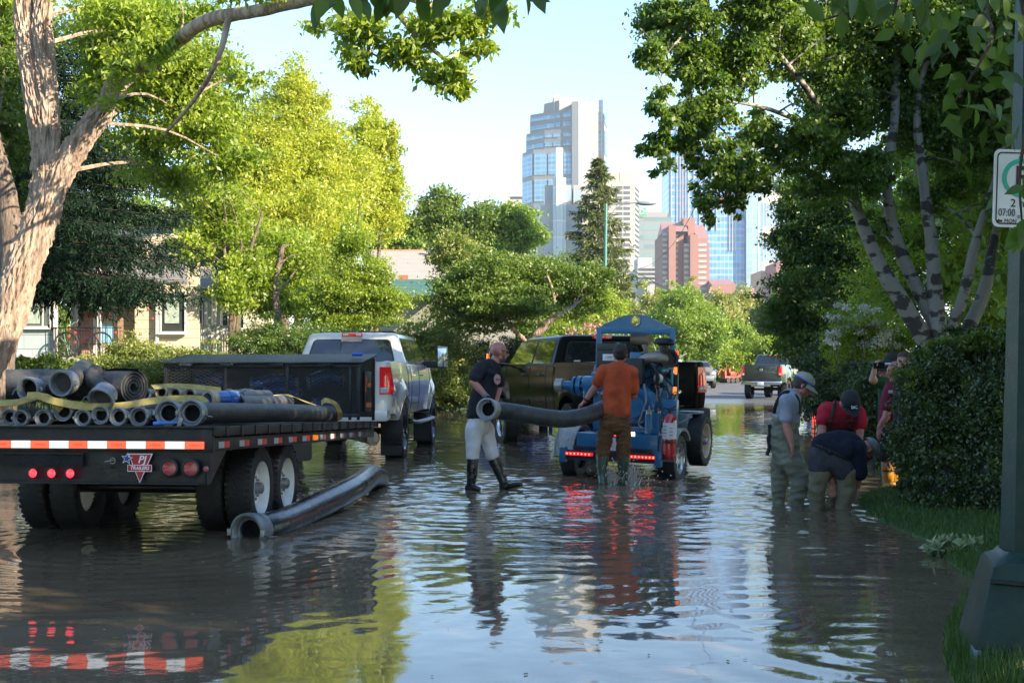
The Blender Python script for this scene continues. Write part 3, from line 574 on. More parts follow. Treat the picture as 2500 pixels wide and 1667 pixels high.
# ---- trees behind the grey roof
for i, (px, tops, bls, lb, lm) in enumerate(((965, [(965, 480)], ((960, 560, 55, 45), (930, 590, 60, 30), (1000, 590, 50, 30)), 'bushy mid green tree at the left end of the row behind the pale roof', 'far'),
      (1060, [(1075, 480), (1040, 500)], ((1080, 510, 50, 45), (1040, 550, 50, 45), (1110, 560, 55, 45), (1070, 600, 70, 30)), 'tree with a bare pale trunk in the row behind the pale roof', 'mid'),
      (1165, [(1160, 500)], ((1165, 540, 55, 50), (1150, 590, 70, 40), (1200, 600, 50, 40)), 'rounded green tree right of the bare pale trunk behind the pale roof', 'mid'),
      (1265, [(1260, 520)], ((1260, 540, 50, 45), (1290, 575, 50, 35), (1230, 600, 60, 35)), 'light green tree below the tallest tower', 'far'))):
    b, pt = trunks(px, 98, tops, .2); tree('leafy_tree', lb, b, pt, [px_blob(*(q+(98, 1))) for q in bls], 9000, .30, lm, 'grey', 'row of trees behind the pale roof', 20+i, 4, clump=.24)
for i, (px, dd, yt, w, lb) in enumerate(((60, 62, 420, 130, 'large green tree far behind the spruces at the left edge'), (330, 66, 330, 150, 'large green tree behind the bicycle house'), (520, 62, 420, 120, 'green tree behind the white porch house'), (800, 84, 560, 120, 'green tree low behind the tall yellow green tree'), (1330, 88, 640, 110, 'green tree behind the apple tree, left of the ragged spruce'), (1180, 92, 700, 120, 'green tree below the pale roof, behind the apple tree'), (1000, 80, 760, 120, 'low green tree right behind the round sunlit bush'))):
    b = at(px, 900, dd); b.z = G(b.x, b.y); h = 905-yt
    tree('backyard_tree', lb, b, [([b, at(px+8, yt+h*.5, dd), at(px, yt+30, dd)], .16, .04)], [px_blob(px+math.sin(i*3+q*9)*w*.35, yt+h*q, w*(.5+.5*q), h*.22, dd, 1) for q in (.15, .38, .62, .85)], 9000, .24, ('mid', 'far')[i % 2], 'grey', 'trees in the back gardens', 150+i, 4, clump=.22)
# ---- apple tree and garden shrubs
b = at(1310, 880, 46); b.z = G(b.x, b.y)
tree('apple_tree', 'spreading apple tree with a gnarled bare bough above the dark pickup', b, [([b, at(1300, 850, 46), at(1325, 800, 46), at(1355, 775, 46), at(1400, 750, 46)], .20, .08), ([at(1300, 850, 46), at(1240, 790, 46), at(1190, 740, 46)], .09, .03), ([at(1355, 775, 46), at(1350, 710, 46), at(1330, 660, 46)], .07, .03)],
     [px_blob(*q) for q in ((1330, 690, 110, 60, 47, 1), (1430, 680, 60, 50, 47, .7), (1200, 680, 90, 60, 46, 1), (1120, 720, 80, 55, 46, .8), (1260, 740, 120, 40, 45, .8), (1390, 740, 80, 40, 48, .6), (1170, 770, 110, 40, 47, .7))], 30000, .13, 'mid', 'tan', seed=31, twigs=6, clump=.2)
b = at(1120, 800, 60); b.z = G(b.x, b.y)
tree('cherry_tree', 'tall loose tree with small pale leaves in front of the pale roof', b, [([b, at(1118, 700, 60), at(1110, 600, 60)], .12, .03)], [px_blob(*q) for q in ((1115, 620, 65, 50, 60, 1), (1125, 690, 45, 40, 60, .7), (1170, 650, 50, 40, 60, .8), (1250, 640, 50, 30, 62, .5))], 9500, .16, 'shrub', 'grey', seed=32, twigs=5)
def bush(name, label, blobs, n, size, lm, seed=0, group=None, cat='bush', down=True, **kw):
    c = sum((Vector(b[0]) for b in blobs), Vector())/len(blobs); c.z = G(c.x, c.y); r = empty(name, c, (0, 0, 0), label, cat, group); mb = MB(); rn = random.Random(seed)
    for b in list(blobs):
        h = b[0].z-max(0, G(b[0].x, b[0].y))
        if h > b[1][2]*.8 and down: blobs.append((Vector((b[0].x, b[0].y, b[0].z-h*.5)), (b[1][0]*.92, b[1][1]*.92, h*.5), b[2]*.8))
    for b in blobs:
        for _ in range(3):
            e = Vector(b[0])+Vector((rn.gauss(0, .4)*b[1][0], rn.gauss(0, .4)*b[1][1], rn.random()*.6*b[1][2])); f = Vector((c.x*.4+e.x*.6, c.y*.4+e.y*.6, G(e.x, e.y)-.05)); mb.tube([f, f.lerp(e, .5)+Vector((rn.gauss(0, .05), 0, .05)), e], [.02, .014, .005], 5)
    world_child(mb.build('stems', BK['grey'], None), r); crown(r, r, blobs, n, size, LM[lm] if isinstance(lm, str) else lm, seed, name='foliage', **kw); return r
SH = 'garden bushes along the left bank'
bush('round_bush', 'big round sunlit bush hanging over the lawn behind the white pickup', [px_blob(*q) for q in ((1080, 850, 85, 70, 49, 1), (1060, 920, 80, 60, 48, 1), (1110, 930, 50, 50, 48, .8), (1020, 820, 50, 40, 49, .5))], 24000, .12, 'shrub', 41, SH, clump=.2)
bush('juniper_bush', 'dark feathery juniper behind the walking man in the black shirt', [px_blob(*q) for q in ((1220, 870, 90, 50, 50, 1), (1180, 920, 60, 60, 50, .8), (1300, 850, 60, 30, 49, .6), (1270, 920, 80, 50, 51, .8))], 17000, .14, 'juniper', 42, SH, droop=-.2, wid=.25)
bush('flowering_bush', 'bush with scattered pink flowers left of the blue pump frame', [px_blob(*q) for q in ((1420, 800, 80, 50, 56, 1), (1480, 760, 60, 60, 57, .8), (1360, 840, 60, 40, 55, .5))], 14000, .13, 'fresh', 43, SH)
bush('pink_flowers', 'small patch of pink blossom among the leaves left of the blue pump frame', [px_blob(1430, 790, 60, 45, 54.2, 1)], 260, .12, 'pink', 44)
bush('clipped_hedge', 'dark clipped hedge at the right end of the white porch railing', [px_blob(*q) for q in ((640, 840, 75, 50, 36, 1), (700, 830, 90, 35, 37, 1), (800, 830, 80, 35, 38, 1))], 20000, .08, 'dark', 45, SH, shell=.3, clump=.15)
bush('sunlit_shrub', 'yellow green shrub in front of the bicycle porch', [px_blob(*q) for q in ((330, 860, 80, 45, 29, 1), (260, 900, 70, 45, 28, .8), (380, 910, 90, 45, 28, 1))], 17000, .075, 'shrub', 46, SH, clump=.22)
bush('sunlit_shrub', 'wide yellow green shrub in front of the white porch railing, right of the other one', [px_blob(*q) for q in ((480, 880, 80, 35, 29, 1), (540, 900, 70, 30, 29, .9), (450, 910, 70, 40, 28, .8))], 14000, .075, 'shrub', 47, SH, clump=.22)
bush('garden_weeds', 'low soft green weeds below the pale blue siding', [px_blob(*q) for q in ((90, 895, 60, 30, 31, 1), (150, 900, 50, 25, 30, .8), (50, 905, 40, 25, 31, .6))], 6000, .09, 'mid', 48, cat='plants', droop=-.8)
spruce('spruce', 'tall ragged spruce standing in front of the skyline beside the street lamp', (at(1462, 0, 93).x, 93, .3), 15.6, 4.0, 1.2, 260, LM['needle2'], 12, q=.36, ntw=34, trunk_r=.25, sag=.18, pw=.7)
# ---- far side: big green tree, woods of the river bank
b, pt = trunks(1665, 112, [(1660, 720), (1700, 760)], .25)
tree('round_green_tree', 'big round bright green tree at the far end of the street', b, pt, [px_blob(*q) for q in ((1665, 745, 60, 50, 112, 1), (1630, 800, 60, 55, 112, 1), (1700, 800, 65, 60, 112, 1), (1730, 850, 40, 45, 112, .6), (1640, 860, 70, 40, 112, .8))], 22000, .26, 'far', 'grey', seed=51, clump=.2)
rnd = random.Random(4); FW = 'trees on the river bank beyond the street'
FL = ['furthest left olive tree on the river bank, partly behind the blue pump frame', 'olive tree on the river bank left of the big round green tree', 'pale olive tree rising behind the right side of the big round green tree', 'olive tree on the river bank above the red machine',
      'pale olive tree above the far pickup', 'yellow green poplar above the far pickup cab', 'olive tree on the river bank right of the far pickup', 'dull green tree at the right end of the river bank row', 'pale leafy tree just below the low red roof of the skyline', 'olive tree low behind the far lamp head', 'dark spruce tip among the olive trees']
for i, (px, yt, w, dd, lm) in enumerate(((1530, 690, 55, 135, 'olive'), (1590, 700, 50, 140, 'olive'), (1770, 712, 50, 140, 'olive'), (1760, 790, 60, 125, 'far'), (1850, 745, 55, 130, 'olive'), (1820, 800, 60, 124, 'far'), (1910, 760, 60, 130, 'olive'), (1990, 730, 80, 132, 'mid'), (1700, 700, 50, 145, 'olive'), (1820, 705, 60, 150, 'olive'), (1895, 725, 22, 128, 'dark'))):
    b = at(px, 930, dd); b.z = .4
    h = (930-yt); bls = [px_blob(px+rnd.uniform(-.4, .4)*w, yt+h*q, w*rnd.uniform(.6, 1)*(.6+.6*q), h*.20, dd, 1) for q in (.13, .3, .48, .62, .8)]
    tree('river_bank_tree', FL[i], b, [([b, at(px, (yt+930)/2, dd), at(px, yt+20, dd)], .2, .03)], bls, 7500, .34, lm, 'grey', FW, 60+i, 3, clump=.24)
for i, (px, w, hh, lb) in enumerate(((1560, 60, 30, 'low yellow green bush behind the parked cars at the left'), (1650, 70, 28, 'low bush behind the man in the blue jacket'), (1735, 60, 35, 'low bright bush left of the red machine'), (1800, 60, 40, 'low bush right behind the red machine'), (1880, 50, 45, 'low bush in front of the far street sign'), (1470, 70, 40, 'low bush behind the dark pickup'), (1940, 60, 60, 'low dark bush at the right end of the far kerb'))):
    bush('verge_bush', lb, [px_blob(px, 915-hh, w, hh, 119, 1, 2.)], 5000, .26, 'fresh' if i < 6 else 'dark', 80+i, 'bushes at the far end of the street')
# ---- right side: dark trees, birch, bushes
def B(*qs): return [px_blob(*q) for q in qs]
b = at(2010, 960, 42); b.z = G(b.x, b.y)
tree('dense_dark_tree', 'dense dark green tree left of the birch trunks', b, [([b, at(2015, 800, 42), at(2020, 600, 42)], .22, .06)], B((1960, 480, 70, 60, 42, .8), (1950, 580, 62, 60, 42, 1), (1990, 680, 100, 70, 42, 1.1), (1950, 770, 80, 60, 43, 1), (2060, 560, 100, 110, 42, 1.2), (2080, 740, 100, 90, 41, 1.1), (2020, 840, 110, 55, 42, 1)), 42000, .15, 'dark', 'dark', seed=91, clump=.2)
b = at(2190, 930, 36); b.z = G(b.x, b.y)
tree('backlit_tree', 'tree with sunlit yellow green leaves seen between the birch trunks', b, [([b, at(2200, 700, 36), at(2230, 450, 36)], .15, .04)], B((2200, 560, 100, 110, 36, 1), (2320, 520, 90, 120, 36, 1), (2200, 700, 110, 90, 35, 1), (2340, 680, 90, 90, 35, 1), (2420, 600, 60, 120, 36, .8), (2250, 380, 110, 90, 37, .8), (2420, 350, 70, 120, 37, .8), (2440, 180, 90, 110, 36, .9), (2300, 220, 100, 100, 37, .8), (2400, 800, 110, 90, 33, 1), (2480, 800, 60, 110, 33, .8), (2470, 720, 60, 90, 34, .8), (2480, 520, 60, 100, 34, .8)), 42000, .13, 'fresh', 'grey', seed=92, clump=.2)
D_ = 20.5; Q = lambda px, py, dd=0: at(px, py, D_+dd)
base = Q(2300, 1000); base.z = G(base.x, base.y)
bp_ = [([base+Vector((-.05, 0, -.1)), Q(2275, 880), Q(2210, 750), Q(2150, 650), Q(2095, 520), Q(2060, 400), Q(1990, 250, -1), Q(1900, 130, -2)], .17, .03),
       ([base, Q(2300, 860, .1), Q(2250, 730, .1), Q(2195, 600, .1), Q(2165, 450), Q(2185, 280), Q(2190, 80), Q(2215, -90), Q(2200, -300)], .12, .04),
       ([base, Q(2300, 880, -.1), Q(2285, 740), Q(2275, 600), Q(2255, 440), Q(2240, 250), Q(2290, 60)], .16, .04),
       ([base+Vector((.05, 0, 0)), Q(2310, 850), Q(2350, 730), Q(2385, 580), Q(2430, 440), Q(2480, 250)], .115, .04),
       ([base+Vector((.1, .1, 0)), Q(2345, 860, .2), Q(2400, 720, .2), Q(2425, 600, .2), Q(2470, 400, .2)], .15, .05),
       ([Q(2110, 330, 0), Q(1990, 310, -1), Q(1870, 265, -1.5), Q(1760, 250, -2), Q(1660, 290, -2.5)], .045, .012), ([Q(2190, 80), Q(2000, -20, -1), Q(1830, 10, -2), Q(1700, 60, -2.5), Q(1610, 150, -3)], .045, .01),
       ([Q(2060, 400), Q(1950, 400, -1), Q(1850, 430, -1.5), Q(1780, 500, -2)], .04, .012)]
bb_ = B((1640, 40, 90, 55, 18, 1), (1600, 130, 45, 60, 17.5, .7), (1690, 130, 80, 70, 18, 1), (1615, 260, 45, 55, 17.5, .7), (1600, 360, 42, 60, 17.5, .7), (1680, 320, 60, 60, 18, .8), (1730, 250, 70, 70, 18, 1), (1755, 400, 60, 70, 18, .9), (1720, 500, 35, 55, 18, .5),
        (1830, 430, 50, 70, 18.5, .7), (1790, 500, 45, 40, 18.5, .45), (1800, 130, 90, 90, 18.5, 1), (1850, 320, 60, 60, 19, .7), (1920, 110, 90, 90, 19, 1), (1900, 400, 50, 50, 19, .5), (1960, 330, 70, 60, 19, .8), (2020, 130, 100, 110, 20, 1), (2030, 280, 90, 80, 20, 1), (2100, 420, 80, 70, 20, .9),
        (2130, 200, 110, 120, 21, 1), (2140, 40, 110, 80, 20, 1), (2260, 90, 100, 110, 21, 1), (2230, 280, 90, 90, 21, .9), (2370, 200, 110, 130, 21, 1), (2330, 40, 120, 70, 20, 1), (2450, 80, 90, 120, 20, 1), (2440, 330, 70, 110, 21, .8), (1990, 470, 60, 50, 20, .5), (2330, 380, 70, 60, 21, .5), (1850, 20, 110, 50, 18, .9), (2460, 480, 50, 90, 20, .7), (2060, 40, 120, 70, 20, .9), (2010, 380, 60, 60, 20, .6), (2300, 470, 90, 60, 21.5, .6), (2140, 560, 60, 60, 21.5, .4), (2060, -120, 260, 90, 20, 1), (1750, -110, 160, 80, 18, .8))
tree('birch_tree', 'white barked birch with several black scarred stems rising from one base, right', base, bp_, bb_, 96000, .072, 'birch', 'birch', seed=93, twigs=10, clump=.21, droop=.9, wid=.7)
bush('blossom_bush', 'bush of pale white blossom below the birch trunks', B((2095, 775, 70, 45, 31, 1), (2040, 815, 40, 30, 31, .5), (2150, 820, 60, 40, 31, .6)), 1300, .080, 'white', 94, down=False)
bush('leafy_bush', 'yellow green bush behind the white blossom, right of the thin sign post', B((2100, 800, 90, 60, 31.4, 1), (2120, 860, 80, 50, 32, 1), (2050, 850, 60, 50, 33, .8), (2200, 840, 70, 60, 32, 1)), 17000, .09, 'fresh', 95)
bush('dark_hedge', 'dark shaded hedge behind the man in the red shirt', B((2010, 920, 60, 60, 33, 1), (2060, 960, 60, 60, 31, 1), (1990, 880, 50, 50, 36, .7), (2110, 930, 50, 60, 29, .8)), 18000, .09, 'hedge', 96)
bush('shaded_bush', 'small dark bush left of the onlookers', B((2140, 970, 50, 70, 20, 1), (2150, 1030, 35, 50, 19.5, .6), (2180, 930, 40, 50, 20, .6)), 13000, .06, 'hedge', 97)
# clipped hedge in the right foreground: leaves on a thick irregular shell
def hedge():
    rng = np.random.RandomState(7); c = at(2350, 1040, 13.6); c.z = G(c.x, c.y); r = empty('large_hedge', c, (0, 0, 0), 'large dark rounded hedge in the right foreground, behind the green lamp post', 'hedge')
    blobs = B((2290, 960, 95, 110, 13.6, 1), (2270, 1090, 90, 120, 13.4, 1), (2380, 900, 90, 80, 13.8, .9), (2400, 1050, 100, 150, 13.2, 1.1), (2330, 1190, 90, 110, 13, 1), (2430, 1200, 80, 110, 12.6, .9), (2480, 980, 90, 170, 13.6, 1), (2370, 830, 60, 40, 14, .5))
    crown(r, r, blobs, 78000, .042, LM['hedge'], 98, name='foliage', clump=.14, shell=.22, clumps=1.3, droop=0, wid=.55, spread=False)
    mb = MB(); rn = random.Random(3)
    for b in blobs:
        mb.sphere((b[0].x, b[0].y, b[0].z), 1, 7, (b[1][0]*.72, b[1][1]*.72, b[1][2]*.72))  # near-black filler spheres inside the leaf shell, joined with the stems
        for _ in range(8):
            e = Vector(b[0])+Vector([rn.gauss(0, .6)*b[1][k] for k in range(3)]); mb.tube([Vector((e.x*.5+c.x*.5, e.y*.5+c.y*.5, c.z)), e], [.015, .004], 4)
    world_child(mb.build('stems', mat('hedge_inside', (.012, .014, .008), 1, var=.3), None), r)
    crown(r, r, B((2290, 870, 60, 25, 13.6, 1), (2350, 840, 60, 30, 13.6, 1), (2230, 920, 45, 30, 13.4, .6), (2420, 840, 60, 30, 13.6, .8)), 2600, .05, LM['mid'], 99, name='young_shoots', droop=-.6, wid=.4)
    crown(r, r, blobs, 2600, .048, LM['mid'], 101, name='fresh_leaves', clump=.10, shell=.12, clumps=1.6, droop=-.2, wid=.5, spread=False)
hedge()
b = bush('variegated_dogwood', 'low plant with white edged leaves at the foot of the large hedge', B((2330, 1345, 55, 28, 10.6, 1), (2390, 1350, 40, 26, 10.3, .8), (2290, 1350, 25, 22, 10.5, .5)), 900, .085, 'variegated', 100, cat='plant', droop=.4, wid=.62)
# ---- unseen trees placed to shade the street and, behind the camera, to darken reflections
SD = 'street trees that shade the road'
for i, (x, y, zc, rr, lb) in enumerate(((-14, -12, 5, 4.2, 'leafy tree added far behind the camera on the left bank to darken reflections'), (-6.5, -20, 5, 4.6, 'leafy tree added behind the camera, left of the street axis, to darken reflections'), (1.5, -26, 5, 4.6, 'leafy tree added far behind the camera in line with the street to darken reflections'), (-19, 0, 5, 4, 'leafy tree added behind the leaning tree, outside the frame'), (10.8, 16.2, 5.0, 2.9, 'dense leafy tree added for shade beside the large hedge, outside the frame'), (8.6, 12.0,5.2, 3.0, 'leafy tree beside the right bank abreast of the trailer, outside the frame'), (8.4, 5.0, 5.2, 3.1, 'leafy tree beside the right bank level with the lamp post, outside the frame'), (8.8, -2.2, 5.4, 3.1, 'leafy tree behind the camera on the right bank'), (12.5, 17, 6.8, 3.4, 'taller leafy tree behind the large hedge, outside the frame'),
   (11.5, 24, 6.0, 3.4, 'leafy tree right of the birch, outside the frame'), (13.5, 30.5, 6.2, 3.6, 'leafy tree further right behind the birch, outside the frame'), (17.5, 24, 8.0, 4.2, 'tall leafy tree at the back of the right hand gardens, outside the frame'), (17, 40, 7, 4.2, 'leafy tree far right beyond the birch, outside the frame'), (9.6, 8.5, 3.2, 2.6, 'low leafy tree beside the large hedge, outside the frame'))):
    b = Vector((x, y, G(x, y)))
    tree('street_tree', lb, b, [([b, b+Vector((.1, 0, 2.5)), b+Vector((0, .1, zc))], .2, .06)], [((x, y, zc), (rr, rr, rr*.78), 1), ((x-1, y+.8, zc-1.2), (rr*.6, rr*.6, rr*.5), .6)], 8000, .34, 'mid', 'grey', SD, 110+i, 6, clump=.3)
# tree above the camera whose leaves hang into the top of the picture
b = Vector((4.6, -1.6, G(4.6, -1.6)))
r = empty('overhanging_tree', b, (0, 0, 0), 'tree beside the camera with big dark leaves hanging into the top of the view', 'tree'); mb = MB()
limb(mb, [b, b+Vector((-.1, 0, 2)), b+Vector((-.6, .3, 3.6)), (2.6, 1.0, 4.2), (.5, 3.0, 3.6)], .16, .03)
tw = [[(.6, 3.0, 3.5), at(930, -260, 3.5), at(900, -60, 3.5), at(880, 20, 3.5)], [(.6, 3.0, 3.5), at(1150, -200, 3.6), at(1230, -40, 3.6)], [(2.6, 1.0, 4.2), (2.2, 3.0, 3.6), at(2250, -200, 4.4), at(2120, 0, 4.4), at(2010, 50, 4.4)], [(2.2, 3.0, 3.6), at(2480, -100, 4.8), at(2420, 100, 4.8), at(2330, 250, 4.8)], [at(2480, -100, 4.8), at(2520, 200, 4.9), at(2490, 420, 4.9), at(2500, 600, 5.0)], [at(2250, -200, 4.4), at(2200, -40, 4.3), at(2180, 40, 4.3)]]
for i, t in enumerate(tw): limb(mb, t, .012, .003, 5, .1, i, 5)
world_child(mb.build('trunk', BK['dark'], None), r)
rng = np.random.RandomState(5); PP = []; SS = []
def hang(cx, cy, sx, sy, d, n, s):
    for _ in range(n): PP.append(at(cx+rng.normal()*sx, cy+rng.normal()*sy, d+rng.normal()*.12)); SS.append(s)
hang(870, -25, 50, 14, 3.5, 13, .075); hang(960, -28, 36, 18, 3.5, 9, .075); hang(1200, -10, 26, 20, 3.6, 8, .085); hang(1290, -15, 15, 10, 3.7, 3, .075); hang(800, 0, 20, 16, 3.5, 4, .075); hang(1030, -10, 30, 15, 3.5, 6, .09)
hang(2080, -8, 70, 16, 4.4, 15, .095); hang(2200, 0, 60, 26, 4.4, 14, .09); hang(2330, 40, 60, 45, 4.7, 20, .085); hang(2440, 90, 40, 80, 4.8, 24, .08); hang(2330, 230, 40, 50, 4.8, 16, .08); hang(2230, 130, 40, 40, 4.8, 12, .08); hang(2488, 330, 12, 20, 4.9, 4, .07); hang(2490, 560, 14, 26, 4.5, 6, .085); hang(2498, 450, 5, 20, 4.5, 3, .06)
P_ = np.array([tuple(p) for p in PP]); S_ = np.array(SS)
def big_leaves(P, S, rng, m, root, name='leaves'):
    n = len(P); d = rng.normal(size=(n, 3))*.55; d[:, 2] -= .9; d = unit(d); q = rng.normal(size=(n, 3))*.6+np.array([0, -1., .2]); s = unit(np.cross(d, q)); nn = np.cross(s, d)
    prof = [(0, .02), (.12, .30), (.3, .46), (.5, .44), (.7, .30), (.87, .12), (1, .0)]; V = []; k = len(prof)
    for i in range(n):
        for t, w in prof:
            c = P[i]+d[i]*S[i]*t-nn[i]*S[i]*.12*t*t
            V += [c-s[i]*S[i]*w*.55+nn[i]*S[i]*w*.18, c, c+s[i]*S[i]*w*.55+nn[i]*S[i]*w*.18]
    F = []
    for i in range(n):
        for j in range(k-1):
            a = i*k*3+j*3; F += [(a, a+1, a+4, a+3), (a+1, a+2, a+5, a+4)]
    o = np_mesh(name, np.array(V)-np.array(root.location), np.array(F), m, root, smooth=True, attr=np.repeat(rng.uniform(0, 1, n), k*3)); return o
big_leaves(P_, S_, rng, LM['near'], r)
crown(r, r, [((3.0, -.5, 5.2), (2.6, 2.4, 1.0), 1), ((.8, 1.2, 4.9), (1.6, 1.4, .6), .6)], 4500, .14, LM['near'], 12)
# ---- grass blades on the banks
rng = np.random.RandomState(2); n = 110000; y = 5+rng.uniform(0, 1, n)**1.7*22; u = .5+rng.uniform(0, 1, n)**1.3*3.2; x = u+SL*y; z = gz(x, y); k = z > .004; x, y, z = x[k], y[k], z[k]; k = np.abs(x) < y*.40+.5; x, y, z = x[k], y[k], z[k]
P = np.stack([x, y, z-.005], -1); n = len(P); h = rng.uniform(.03, .075, n)[:, None]*(1+.35*np.clip(fnoise(x, y, 44, 10, .6, 3)[:, None], -1, 1)); a = rng.uniform(0, 6.28, n); s = np.stack([np.cos(a), np.sin(a), 0*a], -1)*.0035*(1+y[:, None]*.05); ln = rng.normal(size=(n, 3))*.022; ln[:, 2] = 0
V = np.stack([P-s, P+s, P+ln+np.array([0, 0, 1])*h], 1).reshape(-1, 3); o = np_mesh('grass', V, np.arange(3*n).reshape(n, 3), LM['grass'], attr=np.repeat(rng.uniform(0, 1, n), 3)); tag(o, 'short green lawn grass along the right bank', 'grass', kind='stuff')
# ---------------------------------------------------------------- vehicles
rubber = mat('tyre_rubber', (.016, .016, .017), .55, var=.3, vs=8, bump=.6, bs=70, dirt=.12)
chrome = mat('chrome', (.62, .62, .63), .12, 1., var=.04)
steel = mat('dull_steel', (.33, .33, .33), .4, .8, var=.15, bump=.2, bs=60, dirt=.25)
blackp = mat('black_plastic', (.014, .014, .015), .45, var=.2, bump=.2, bs=120)
glassd = mat('tinted_glass', (.012, .015, .018), .03, 0, var=.1, coat=1, spec=.9)
seam = mat('seam_black', (.006, .006, .006), .7)
redl = mat('tail_light_red', (.45, .012, .015), .12, coat=1, emit=.12)
redlit = mat('glowing_red_lens', (.95, .03, .025), .2, emit=2.2)
amber = mat('amber_lens', (.80, .22, .01), .2, coat=1, emit=.15)
whitel = mat('clear_lens', (.55, .52, .52), .15, coat=1)
whitep = mat('white_paint', (.74, .73, .70), .4, var=.05, bump=.1)
def rrect(u0, u1, w0, w1, r, k=4, r4=None):
    out = []; rs = r4 or (r, r, r, r)
    for (cx, cy, a0, q) in ((u1-rs[0], w0+rs[0], -90, rs[0]), (u1-rs[1], w1-rs[1], 0, rs[1]), (u0+rs[2], w1-rs[2], 90, rs[2]), (u0+rs[3], w0+rs[3], 180, rs[3])):
        for i in range(k+1): a = R(a0+90*i/k); out.append((cx+q*math.cos(a), cy+q*math.sin(a)))
    return out
def wheel(root, pos, r, w, rr, sd_, rim_m, style='spoke', name='wheel'):
    """tyre and rim; sd_ = +1 when the outer face looks to +x"""
    e = MB(); h = w/2; prof = [(rr*.98, -h*.8), (rr*1.06, -h*.95), (rr+(r-rr)*.45, -h), (r*.93, -h*.97), (r*.985, -h*.8), (r, -h*.5), (r, h*.5), (r*.985, h*.8), (r*.93, h*.97), (rr+(r-rr)*.45, h), (rr*1.06, h*.95), (rr*.98, h*.8)]
    e.lathe((0, 0, 0), (1, 0, 0), prof, 40, close=True)
    for i in range(44):
        a = 2*math.pi*i/44
        for sx in (-1, 1):
            rot = Matrix.Rotation(a, 3, 'X'); c = rot @ Vector((sx*h*.72+(.03*w if i % 2 else 0), 0, r*.985)); e.box(c, (w*.24, r*.07, r*.022), rot)
    t = e.build(name, rubber, root, 40); t.location = pos
    m = MB(); f = sd_*h
    m.lathe((0, 0, 0), (sd_, 0, 0), [(rr, -h*.8), (rr*.96, 0), (rr*.93, h*.3), (rr*.98, h*.86), (rr*1.04, h*.96), (rr*1.02, h*.80)], 32)
    if style == 'spoke':
        m.lathe((0, 0, 0), (sd_, 0, 0), [(.001, h*.62), (rr*.2, h*.6), (rr*.24, h*.45), (rr*.24, h*.1)], 16)
        for i in range(6):
            rot = Matrix.Rotation(2*math.pi*i/6, 3, 'X'); m.box(rot @ Vector((f*.5, 0, rr*.57)), (h*.28, rr*.26, rr*.80), rot, .75)
        m.lathe((0, 0, 0), (sd_, 0, 0), [(rr*.95, h*.05), (.001, h*.02)], 20)
    else:
        m.lathe((0, 0, 0), (sd_, 0, 0), [(rr*.95, h*.2), (rr*.80, h*.05), (rr*.55, h*.30), (rr*.3, h*.36), (rr*.28, h*.5), (.001, h*.5)], 28)
        hub = MB(); hub.lathe((0, 0, 0), (sd_, 0, 0), [(rr*.26, h*.3), (rr*.22, h*.95), (rr*.15, h*1.05), (.001, h*1.06)], 14)
        for i in range(8): a = 2*math.pi*i/8; hub.cyl((f*.3, rr*.42*math.cos(a), rr*.42*math.sin(a)), (f*.55, rr*.42*math.cos(a), rr*.42*math.sin(a)), .012, n=6)
        hub.build('hub', steel, t)
    m.build('rim', rim_m, t, 40); return t
